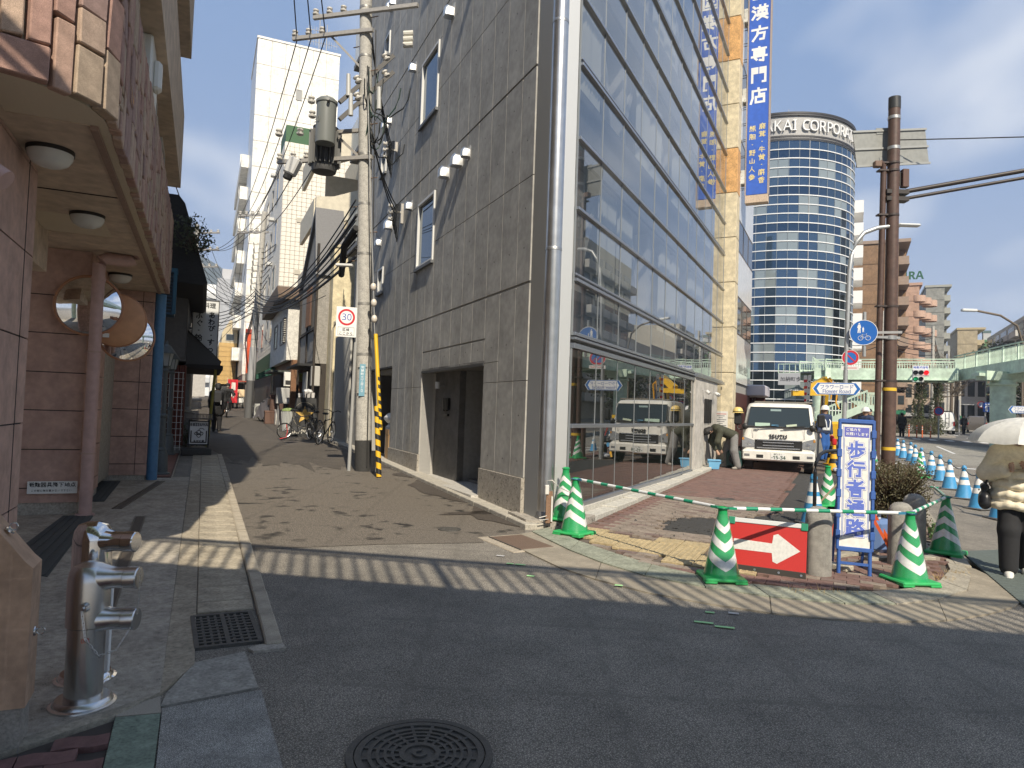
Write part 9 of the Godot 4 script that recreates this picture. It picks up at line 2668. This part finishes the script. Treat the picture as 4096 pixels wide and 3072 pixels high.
	part(cr, "rear_window", N().bx(-.65, 1.12, -.1, .65, 1.55, .02), dk, rx(V(0, 0, -.08), Vector3.RIGHT, -20), 0)
	for x: float in [-1, 1]: part(cr, "tail_lamp", N().bx(x * .7, .85, -.02, x * .86, 1.05, .02), mk(K(.35, .02, .02), .3), IX, 0)
	for x: float in [-1, 1]: part(cr, "wheel", N().cyl(V(x * .84, .32, -.7), V(x * .64, .32, -.7), .32, -1, 20), mk(K(.015, .015, .015), .9))
	for k in 4:
		var d := thing("delineator_post", "orange flexible post by the roadside hedge", "post", rd(3.9 + k * .42, 58.5 - (k % 2) * 1.0), 0, "orange posts at the hedge")
		part(d, "post", N().cyl(Vector3.ZERO, V(0, .85, 0), .045, .035, 10), mk(K(.62, .13, .04), .5))
		part(d, "white_band", N().cyl(V(0, .55, 0), V(0, .62, 0), .041, -1, 10).cyl(V(0, .7, 0), V(0, .77, 0), .039, -1, 10), mk(K(.7, .7, .68), .5))
	var ped := setting("far_pavement", N(), mk(K(.26, .24, .21), .85, CO, 1.5))
	var fp := N()
	fp.qo(rd(1.3, 59.5, .13), rd(7.2, 62, .13), rd(8.0, 120, .13), rd(1.3, 120, .13), Vector3.UP)
	fp.qo(rd(1.3, 59.5, .13), rd(7.2, 62, .13), rd(7.2, 62, .0), rd(1.3, 59.5, .0), Vector3.BACK)
	part(ped, "slab", fp, mk(K(.26, .24, .21), .85, CO, 1.5), IX, 0)
	for q: Array in [[4.1, 62.5, 2.3, "long clipped roadside hedge behind the orange posts"], [7.6, 78, 2.0, "clipped hedge beyond the white van"]]:
		leafy("hedge", q[3], rd(q[0], q[1], .65), V(q[2], .55, .8), 3000, .1, K(.06, .065, .025), "hedge", true, Color(.08, .06, .04), YF)
	ivy_tree("bare street tree with an ivy-clad trunk nearer the brown mast", rd(4.9, 63.5), 6.6, 3, true)
	ivy_tree("bare street tree with an ivy-clad trunk behind the orange posts", rd(6.3, 66.0), 6.2, 5, true)
	ivy_tree("bare pollarded street tree beyond the white van", rd(10.2, 92), 9.0, 9, false)
	ivy_tree("bare pollarded street tree before the pale shops", rd(12.0, 104), 9.5, 11, false)
	ivy_tree("bare pollarded street tree near the direction sign", rd(13.8, 118), 10, 13, false)
	leafy("evergreen_tree", "dark evergreen crown beside the footbridge pier", V(43, 5.2, -56), V(3.2, 3.2, 2.5), 2600, .32, K(.03, .04, .018), "tree")
	leafy("evergreen_tree", "olive tree crowns rising over the footbridge in front of the green hall", fr(27.5, 165) + V(0, 12.0, 0), V(6, 4.5, 4), 2200, .7, K(.06, .065, .025), "tree")
	var a1 := rd(2.2, 61.5); var a2 := rd(6.4, 70); var a3 := rd(10.8, 100)
	util_pole("utility_pole", "pale utility pole just right of the brown mast", a1, V(0, 9.6, 0), .17, .12)
	util_pole("utility_pole", "utility pole between the ivy-clad trees and the van", a2, V(0, 9.3, 0), .17, .12)
	util_pole("utility_pole", "slim utility pole far down the main road", a3, V(0, 9.5, 0), .17, .12)
	util_pole("utility_pole", "utility pole behind the round blue path sign", fr(-.6, 74), V(0, 10.5, 0), .17, .12)
	for k in 5:
		wire(a1 + V(0, 7 + .5 * k, 0), a2 + V(0, 6.8 + .5 * k, 0), .3 + .1 * k, .03, "black cable sagging between roadside poles", "cables down the main road")
		wire(a2 + V(0, 6.8 + .5 * k, 0), a3 + V(0, 6.5 + .5 * k, 0), .7 + .2 * k, .035, "black cable sagging between roadside poles", "cables down the main road")
		wire(fr(-.6, 74) + V(0, 7.5 + .5 * k, 0), a1 + V(0, 7 + .5 * k, 0), .4, .03, "black cable sagging between roadside poles", "cables down the main road")
		wire(a3 + V(0, 6.5 + .5 * k, 0), rd(17, 150, 8.0 + k * .5), .8, .045, "black cable sagging between roadside poles", "cables down the main road")

func vring(y: float, x: float, back: float) -> PackedVector3Array:
	var p := PackedVector3Array()
	for q: Array in [[x - .08, -back], [x, -back - .1], [x, -4.2], [x - .1, -4.35], [-x + .1, -4.35], [-x, -4.2], [-x, -back - .1], [-x + .08, -back]]: p.append(V(q[0], y, q[1]))
	return p

func ivy_tree(label: String, at: Vector3, hh: float, sd: int, ivy: bool) -> void:
	var o := thing("street_tree", label, "tree", at)
	var r2 := RandomNumberGenerator.new()
	r2.seed = sd
	var bark := mk(K(.12, .095, .07), .9, "wood", .6, .3)
	part(o, "trunk", N().cyl(Vector3.ZERO, V(.1, hh * .55, 0), .2, .14, 12).cyl(V(.1, hh * .55, 0), V(0, hh * .8, .1), .14, .07, 10), bark)
	var b := N()
	var lv := N()
	for k in 12:
		var p := V(.05, hh * r2.randf_range(.42, .8), 0)
		var d := V(r2.randfn(), r2.randf_range(.1, 1.0), r2.randfn()).normalized()
		var len_ := hh * r2.randf_range(.14, .3)
		var q := p + d * len_
		b.cyl(p, q, .055, .03, 6, false)
		for j in 7:
			var d2 := (d + V(r2.randfn(), r2.randf_range(-.2, 1.0), r2.randfn()) * .8).normalized()
			var s := p.lerp(q, r2.randf_range(.4, 1.0))
			var e := s + d2 * len_ * r2.randf_range(.3, .7)
			b.cyl(s, e, .022, .008, 4, false)
			for m in 4:
				var d3 := (d2 + V(r2.randfn(), r2.randfn(), r2.randfn()) * .7).normalized()
				var s3 := s.lerp(e, r2.randf_range(.3, 1.0))
				b.cyl(s3, s3 + d3 * len_ * .3, .01, .004, 3, false)
	part(o, "crown", b, bark, IX, 0)
	if ivy:
		for k in 2600:
			var y := hh * .72 * r2.randf()
			var a := r2.randf() * TAU
			var rr := (.24 + .22 * r2.randf()) * (1.0 + .35 * sin(y * 2.1 + a)) * (.9 if y < hh * .5 else .7)
			var p := V(cos(a) * rr + .1 * y / hh, y, sin(a) * rr)
			var d := V(cos(a) + r2.randfn() * .6, r2.randfn() * .6, sin(a) + r2.randfn() * .6).normalized() * r2.randf_range(.06, .13)
			var s := d.cross(V(r2.randfn(), 1, r2.randfn())).normalized() * .05
			lv.tri(p - s, p + s, p + d)
		part(o, "ivy_leaves", lv, foliage(K(.05, .065, .02), K(.05, .06, .02)), IX, 0).set_meta("kind", "stuff")

# ---------------------------------------------------------------- people
func nets(bones: Array, cell: float, k: float) -> MB:
	var lo := V(1e9, 1e9, 1e9); var hi := -lo
	for q: Array in bones:
		for e in 2:
			var r: float = q[2 + e] + k + cell * 3
			lo = lo.min(q[e] - Vector3.ONE * r)
			hi = hi.max(q[e] + Vector3.ONE * r)
	var n := Vector3i(((hi - lo) / cell).ceil()) + Vector3i.ONE
	var f := PackedFloat32Array()
	f.resize(n.x * n.y * n.z)
	f.fill(1.0)
	for q: Array in bones:
		var a: Vector3 = q[0]; var ba: Vector3 = q[1] - q[0]
		var ll := maxf(ba.length_squared(), 1e-9)
		var rm := maxf(q[2], q[3]) + k + cell * 2.5
		var i0 := Vector3i(((a.min(q[1]) - Vector3.ONE * rm - lo) / cell).floor()).clamp(Vector3i.ZERO, n - Vector3i.ONE)
		var i1 := Vector3i(((a.max(q[1]) + Vector3.ONE * rm - lo) / cell).ceil()).clamp(Vector3i.ZERO, n - Vector3i.ONE)
		for z in range(i0.z, i1.z + 1):
			for y in range(i0.y, i1.y + 1):
				var row := (z * n.y + y) * n.x
				for x in range(i0.x, i1.x + 1):
					var p := lo + V(x, y, z) * cell - a
					var t := clampf(p.dot(ba) / ll, 0, 1)
					var d := (p - ba * t).length() - lerpf(q[2], q[3], t)
					var o := f[row + x]
					var h := clampf(.5 + .5 * (d - o) / k, 0, 1)
					f[row + x] = lerpf(d, o, h) - k * h * (1 - h)
	var b := N()
	var vx := {}
	var cs := [Vector3i(0, 0, 0), Vector3i(1, 0, 0), Vector3i(0, 1, 0), Vector3i(1, 1, 0), Vector3i(0, 0, 1), Vector3i(1, 0, 1), Vector3i(0, 1, 1), Vector3i(1, 1, 1)]
	var es := [[0, 1], [2, 3], [4, 5], [6, 7], [0, 2], [1, 3], [4, 6], [5, 7], [0, 4], [1, 5], [2, 6], [3, 7]]
	var st := [1, n.x, n.x * n.y]
	var off := PackedInt32Array()
	for c: Vector3i in cs: off.append(c.x + c.y * st[1] + c.z * st[2])
	for z in n.z - 1:
		for y in n.y - 1:
			var row := (z * n.y + y) * n.x
			for x in n.x - 1:
				var i := row + x
				var m := 0
				for c in 8:
					if f[i + off[c]] < .0: m += 1
				if m == 0 or m == 8: continue
				var s := Vector3(); var cnt := 0
				for e: Array in es:
					var fa := f[i + off[e[0]]]; var fb := f[i + off[e[1]]]
					if (fa < .0) != (fb < .0):
						s += Vector3(cs[e[0]]).lerp(Vector3(cs[e[1]]), fa / (fa - fb))
						cnt += 1
				vx[i] = lo + (V(x, y, z) + s / cnt) * cell
	for i: int in vx:
		for ax in 3:
			var j: int = i + st[ax]
			if j >= f.size() or (f[i] < .0) == (f[j] < .0): continue
			var u: int = st[(ax + 1) % 3]; var v: int = st[(ax + 2) % 3]
			if vx.has(i - u) and vx.has(i - v) and vx.has(i - u - v):
				var o := Vector3()
				o[ax] = 1.0 if f[i] < .0 else -1.0
				b.qo(vx[i], vx[i - u], vx[i - u - v], vx[i - v], o)
	return b

func limb(a: Vector3, m: Vector3, e: Vector3, r0: float, r1: float, r2: float) -> Array:
	return [[a, m, r0, r1], [m, e, r1, r2]]
func hand(bones: Array, w: Vector3, dir: Vector3, side: Vector3, curl: float) -> void:
	var nrm := dir.cross(side).normalized()
	var palm := w + dir * .075
	bones.append([w + dir * .01, palm + side * .018, .024, .02])
	bones.append([w + dir * .01, palm - side * .022, .022, .018])
	for i in 4:
		var base := palm + side * (.032 - .021 * i)
		var l: float = [.036, .042, .039, .031][i]
		var d1 := dir.rotated(side, -curl * .5); var d2 := dir.rotated(side, -curl * 1.3); var d3 := dir.rotated(side, -curl * 2.0)
		var p1 := base + d1 * l; var p2 := p1 + d2 * l * .7
		bones.append([base, p1, .0095, .009]); bones.append([p1, p2, .009, .0085]); bones.append([p2, p2 + d3 * l * .5, .0085, .0075])
	var tb := w + dir * .03 + side * .026
	var t1 := tb + (dir * .5 + side * .8).normalized() * .035
	bones.append([tb, t1, .013, .01]); bones.append([t1, t1 + (dir + side * .2 - nrm * .3).normalized() * .032, .01, .008])

func person(label: String, at: Vector3, deg: float, j: Dictionary, c: Dictionary, cell := .022) -> Node3D:
	var o := thing("person", label, "person", at, deg)
	var k := cell * 1.2 + .012
	var hd: Vector3 = j.head; var nk: Vector3 = j.neck; var hp: Vector3 = j.hip
	var look: Vector3 = j.get("look", Vector3.BACK)
	var up := (hd - nk).normalized()
	var sd := look.cross(up).normalized() * -1.0
	var sw: Vector3 = (j.sl - j.sr) * .5
	var hw := sw.normalized() * .075
	var body := []
	body.append([hd + up * .045 - look * .012, hd - up * .02 - look * .01, .088, .078])
	body.append([hd - up * .03 + look * .015, hd - up * .085 + look * .03, .062, .036])
	body.append([nk - up * .02, hd - up * .08 - look * .01, .058, .05])
	body.append([hd - up * .005 + look * .075, hd - up * .035 + look * .098, .01, .015])
	for s: float in [-1, 1]: body.append([hd + sd * s * .083 + up * .012, hd + sd * s * .085 - up * .03, .014, .011])
	body.append([nk - up * .08, hp, .1, .115])
	body.append([j.sl, j.sr, .055, .055])
	body.append_array(limb(j.sl, j.el, j.wl, .045, .037, .027)); body.append_array(limb(j.sr, j.er, j.wr, .045, .037, .027))
	body.append_array(limb(hp + hw, j.kl, j.al, .08, .055, .038)); body.append_array(limb(hp - hw, j.kr, j.ar, .08, .055, .038))
	if cell > .016:
		for e: Array in [[j.wl, j.el], [j.wr, j.er]]:
			var d: Vector3 = (e[0] - e[1]).normalized()
			body.append([e[0], e[0] + d * .09, .03, .03])
			for q in 5: body.append([e[0] + d * .08, e[0] + d * (.15 - .012 * absf(q - 1.5)) + d.cross(Vector3.RIGHT).normalized() * (q - 2) * .018, .012, .009])
	part(o, "body", nets(body, cell, k), mk(c.skin, .6), IX, 70)
	for s: float in [-1, 1]: part(o, "eye", N().ball(hd + look * .078 + sd * s * .032 + up * .008, V(.012, .007, .008), 8), mk(K(.02, .018, .016), .3))
	part(o, "mouth", N().ball(hd + look * .074 - up * .062, V(.022, .005, .008), 8), mk(c.skin * .6, .5))
	if c.has("hair"):
		var hr := [[hd + up * .06 - look * .02, hd - up * .01 - look * .05, .092, .075]]
		for s: float in [-1, 1]: hr.append([hd + up * .05 + sd * s * .03, hd - up * (.05 if not c.has("long") else .14) + sd * s * .06 - look * .03, .075, .03])
		hr.append([hd + up * .09 + look * .03, hd + up * .075 + look * .055, .045, .03])
		part(o, "hair", nets(hr, cell, k), mk(c.hair, .7, "wood", .2), IX, 70)
	var tp: Array = []
	var th: float = c.get("thick", .028)
	tp.append([nk - up * .07 + sw * .35, hp + hw * .6, .085 + th, .095 + th]); tp.append([nk - up * .07 - sw * .35, hp - hw * .6, .085 + th, .095 + th])
	tp.append([nk - up * .015, nk - up * .06, .058 + th * .4, .07 + th])
	tp.append([j.sl, j.sr, .052 + th, .052 + th])
	var cl: Vector3 = j.wl.lerp(j.el, .12); var cr: Vector3 = j.wr.lerp(j.er, .12)
	tp.append_array(limb(j.sl, j.el, cl, .05 + th, .042 + th, .032 + th * .8)); tp.append_array(limb(j.sr, j.er, cr, .05 + th, .042 + th, .032 + th * .8))
	if c.has("coat"):
		for s: float in [-1, 1]: tp.append([hp + hw * s, (hp + hw * s).lerp(j.kl if s > 0 else j.kr, c.coat), .11 + th, .1 + th])
	var tm: StandardMaterial3D = c.top if c.top is StandardMaterial3D else mk(c.top, .8, SO, .4)
	part(o, "jacket", nets(tp, cell, k), tm, IX, 70)
	var tr: Array = []
	var tt: float = c.get("flare", .018)
	tr.append_array(limb(hp + hw, j.kl, j.al, .095 + tt * .3, .066 + tt, .052 + tt)); tr.append_array(limb(hp - hw, j.kr, j.ar, .095 + tt * .3, .066 + tt, .052 + tt))
	part(o, "trousers", nets(tr, cell, k), mk(c.trousers, .85, SO, .4), IX, 70)
	for e: Array in [[j.al, j.get("tl", look)], [j.ar, j.get("tr", look)]]:
		var t: Vector3 = e[1]
		var a: Vector3 = e[0] - V(0, .035, 0)
		part(o, "shoe", nets([[a - t * .045, a + t * .06 - V(0, .012, 0), .042, .04], [a + t * .06 - V(0, .014, 0), a + t * .15 - V(0, .02, 0), .04, .03]], minf(cell, .016), .02), mk(c.shoes, .6), IX, 70)
	return o
func stance(h: float, stride := .0) -> Dictionary:
	var u := h / 1.7
	return {head = V(0, 1.585, .01) * u, neck = V(0, 1.43, 0) * u, hip = V(0, .93, 0) * u, sl = V(.175, 1.37, 0) * u, sr = V(-.175, 1.37, 0) * u,
		el = V(.23, 1.1, -.02 + stride * .3) * u, er = V(-.23, 1.1, -.02 - stride * .3) * u, wl = V(.23, .86, .05 + stride * .5) * u, wr = V(-.23, .86, .05 - stride * .5) * u,
		kl = V(.09, .5, .03 - stride * .45) * u, kr = V(-.09, .5, .03 + stride * .5) * u, al = V(.09, .09 + absf(stride) * .08, -stride) * u, ar = V(-.09, .09, stride * .8) * u}

func build_people() -> void:
	var skin := K(.42, .26, .18)
	var j := stance(1.56, .16)
	j.el = V(.25, 1.02, .06); j.er = V(-.27, 1.03, .05)
	j.wl = V(.12, 1.1, .16); j.wr = V(-.11, 1.08, .23)
	j.head = V(0, 1.42, .03); j.neck = V(0, 1.29, 0); j.sl = V(.16, 1.235, 0); j.sr = V(-.16, 1.235, 0)
	j.look = V(0, -.35, .94).normalized()
	var puff := mk(K(.74, .66, .5), .6, SO, .3)
	var w := person("person in a cream puffer coat and black trousers walking with an umbrella and shoulder bag", P(5.29, -7.3, .025), -32, j, {skin = skin, hair = K(.03, .025, .02), long = true, top = puff, thick = .05, coat = .22, trousers = K(.016, .016, .018), flare = .032, shoes = K(.62, .6, .55)}, .014)
	var q := []
	for k in 5:
		var y := 1.13 - k * .105
		for i in 16:
			var a := TAU * i / 16.0; var a2 := TAU * (i + 1) / 16.0
			var rx_ := .185 + .012 * k; var rz := .14 + .008 * k
			q.append([V(cos(a) * rx_, y + .01 * sin(i * 2.1 + k), sin(a) * rz), V(cos(a2) * rx_, y + .01 * sin((i + 1) * 2.1 + k), sin(a2) * rz), .04, .04])
	for s: Array in [[j.sl, j.el, j.wl], [j.sr, j.er, j.wr]]:
		for k in 3:
			var c: Vector3 = s[0].lerp(s[1], .25 + .3 * k)
			q.append([c, c + (s[1] - s[0]).normalized() * .015, .098 - .006 * k, .098 - .006 * k])
		for k in 2:
			var c: Vector3 = s[1].lerp(s[2], .15 + .4 * k)
			q.append([c, c + (s[2] - s[1]).normalized() * .015, .085 - .01 * k, .085 - .01 * k])
	part(w, "quilting", nets(q, .016, .02), puff, IX, 70)
	var hb := []
	for s: Array in [[j.wl, V(-1, 0, 0)], [j.wr, V(1, 0, 0)]]:
		hand(hb, s[0] - V(0, 0, .02), V(s[1].x * .55, .25, .75).normalized(), V(0, 1, 0), .9)
	part(w, "hands", nets(hb, .0055, .008), mk(skin, .55), IX, 70)
	var wt: Transform3D = w.transform
	var bag := thing("shoulder_bag", "black leather shoulder bag hanging at the walking person's side", "bag", wt * V(-.29, .68, .03), -32)
	part(bag, "pouch", nets([[V(0, .03, -.13), V(0, .03, .13), .055, .055], [V(0, .2, -.09), V(0, .2, .09), .04, .04], [V(0, .1, -.12), V(0, .1, .12), .05, .05]], .014, .05), mk(K(.012, .012, .014), .35), IX, 70)
	part(bag, "strap", N().tube([V(.0, .22, -.09), V(.06, .42, -.06), V(.13, .615, -.02), V(.08, .45, .06), V(.0, .22, .09)], .013, 6), mk(K(.012, .012, .014), .4))
	part(bag, "buckle", N().ball(V(-.05, .17, .05), V(.008, .012, .012), 8), mk(K(.5, .42, .25), .3, "", 1, 0, 1.0))
	var um := thing("umbrella", "pale cream eight-panelled umbrella held low over the walking person", "umbrella", wt * V(.06, 1.02, .06), -32)
	um.transform = um.transform * rx(Vector3.ZERO, Vector3.RIGHT, 3)
	var pk := .6
	var cloth := mk(K(.76, .75, .7), .55, SO, .5).duplicate()
	cloth.backlight_enabled = true
	cloth.backlight = Color(.75, .73, .66)
	var rad := .51
	for g in 8:
		var b := N()
		var a0 := TAU * g / 8.0 + .2
		var grid := []
		for i in 9:
			var t := i / 8.0
			var row := []
			for e in 7:
				var u := e / 6.0
				var a := a0 + TAU / 8.0 * u
				var sag := sin(PI * u)
				var r := rad * sin(t * 1.25) / sin(1.25) * (1.0 - .075 * sag * t)
				var y := pk - .24 * pow(t, 1.9) + .012 * sag * t - .03 * sag * t * t + .002 * sin(t * 40 + u * 9)
				row.append(V(cos(a) * r, y, sin(a) * r))
			grid.append(row)
		for i in 8:
			for e in 6: b.qo(grid[i][e], grid[i][e + 1], grid[i + 1][e + 1], grid[i + 1][e], Vector3.UP)
		part(um, "canopy_panel", b, cloth, IX, 70)
		var rb := []
		for i in 9:
			var t := i / 8.0
			rb.append(V(cos(a0) * rad * sin(t * 1.25) / sin(1.25), pk - .24 * pow(t, 1.9) - .008, sin(a0) * rad * sin(t * 1.25) / sin(1.25)))
		part(um, "rib", N().tube(rb, .003, 4), mk(K(.4, .4, .4), .4))
	part(um, "shaft", N().cyl(V(0, -.1, 0), V(0, pk + .05, 0), .006, -1, 8), mk(K(.5, .5, .5), .3, "", 1, 0, .8))
	part(um, "handle", N().cyl(V(0, -.16, 0), V(0, -.02, 0), .015, -1, 10), mk(K(.06, .04, .03), .5))
	var jm := stance(1.6, .08)
	var mn := person("person in a long black coat with a backpack walking away up the alley", al(.47, 25.5), YA + 180, jm, {skin = skin, hair = K(.012, .012, .012), top = K(.012, .012, .013), thick = .045, coat = .55, trousers = K(.012, .012, .014), shoes = K(.015, .015, .015)})
	part(mn, "backpack", N().bx(-.15, .95, -.3, .15, 1.36, -.13, .05), mk(K(.014, .014, .016), .6))
	part(mn, "backpack_tag", N().bx(-.11, .92, -.31, -.09, 1.05, -.29), mk(K(.4, .4, .4), .6), IX, 0)
	var cp := al(1.08, 35.9)
	bicycle("bicycle ridden towards the camera in the shaded alley", cp, YA - 90, K(.04, .04, .045))
	var jc := stance(1.6)
	jc.hip = V(0, .92, -.22); jc.neck = V(0, 1.36, -.02); jc.head = V(0, 1.51, .04); jc.sl = V(.18, 1.3, -.04); jc.sr = V(-.18, 1.3, -.04)
	jc.el = V(.27, 1.13, .14); jc.er = V(-.27, 1.13, .14); jc.wl = V(.25, 1.02, .32); jc.wr = V(-.25, 1.02, .32)
	jc.kl = V(.13, .75, .18); jc.kr = V(-.13, .62, .16); jc.al = V(.13, .42, .02); jc.ar = V(-.13, .26, .02)
	person("person in dark clothes with a white mask riding a bicycle in the alley", cp, YA, jc, {skin = K(.5, .4, .34), hair = K(.02, .02, .02), top = K(.015, .015, .016), trousers = K(.012, .012, .014), shoes = K(.03, .03, .03)})
	var jb := stance(1.66)
	jb.hip = V(0, .84, .0); jb.neck = V(-.02, .98, .5); jb.head = V(-.02, .93, .65); jb.look = V(0, -.85, .5).normalized()
	jb.sl = V(.18, .95, .42); jb.sr = V(-.2, .95, .42); jb.el = V(.2, .68, .5); jb.er = V(-.24, .68, .46); jb.wl = V(.1, .5, .38); jb.wr = V(-.16, .46, .36)
	jb.kl = V(.2, .46, .06); jb.kr = V(-.22, .46, .05); jb.al = V(.26, .09, -.02); jb.ar = V(-.27, .09, -.02); jb.tl = V(.2, 0, 1).normalized(); jb.tr = V(-.2, 0, 1).normalized()
	person("person in an olive jacket and grey work trousers bending over the generator", fr(-2.66, 18.45, .03), YF - 55, jb, {skin = skin, hair = K(.012, .011, .01), top = K(.045, .047, .03), thick = .035, trousers = K(.17, .165, .16), flare = .03, shoes = K(.25, .23, .2)}, .02)
	for e: Array in [[9.85, -22.0, 20, "person in navy workwear and a white helmet behind the pedestrian sign"], [11.45, -22.6, -60, "person in a reflective vest and white helmet beside the brown mast"]]:
		var jw := stance(1.72)
		var p := person(e[3], P(e[0], e[1], .0), e[2], jw, {skin = skin, top = K(.02, .035, .085), thick = .035, trousers = K(.02, .09, .3), shoes = K(.05, .05, .05)})
		part(p, "helmet", N().lathe([U(0, .155), U(.06, .145), U(.105, .1), U(.125, .04), U(.13, .02), U(.15, .01), U(.13, .0)], 20, jw.head + V(0, .01, 0)), mk(K(.72, .72, .7), .35))
		for s: float in [-.09, .09]: part(p, "reflective_strap", N().tube([V(s * .6, 1.02, .155), V(s, 1.25, .15), V(s * 1.15, 1.44, .04), V(s, 1.25, -.14), V(s * .6, 1.02, -.15)], .022, 6), mk(K(.6, .62, .62), .3))
		part(p, "reflective_belt", N().lathe([U(.168, .98), U(.17, 1.0), U(.17, 1.04), U(.166, 1.06)], 18), mk(K(.6, .62, .62), .3))
	for e: Array in [[3.35, 56.8, 150, "person in a long black coat waiting at the crossing", .6], [2.8, 57.4, 170, "person in a dark jacket standing by the hedge", .0], [9.2, 74, -10, "person in a black jacket on the far pavement past the van", .0], [8.2, 76, 10, "person in dark clothes behind the white van", .0], [.75, 33.0, 30, "person in a dark coat behind the helmeted workers", .2]]:
		var cc := {skin = skin, hair = K(.015, .015, .015), top = K(.013, .013, .014), thick = .04, trousers = K(.015, .015, .017), shoes = K(.02, .02, .02)}
		if e[4] > 0: cc.coat = e[4]
		person(e[3], rd(e[0], e[1]), e[2], stance(1.7, .1), cc, .03)
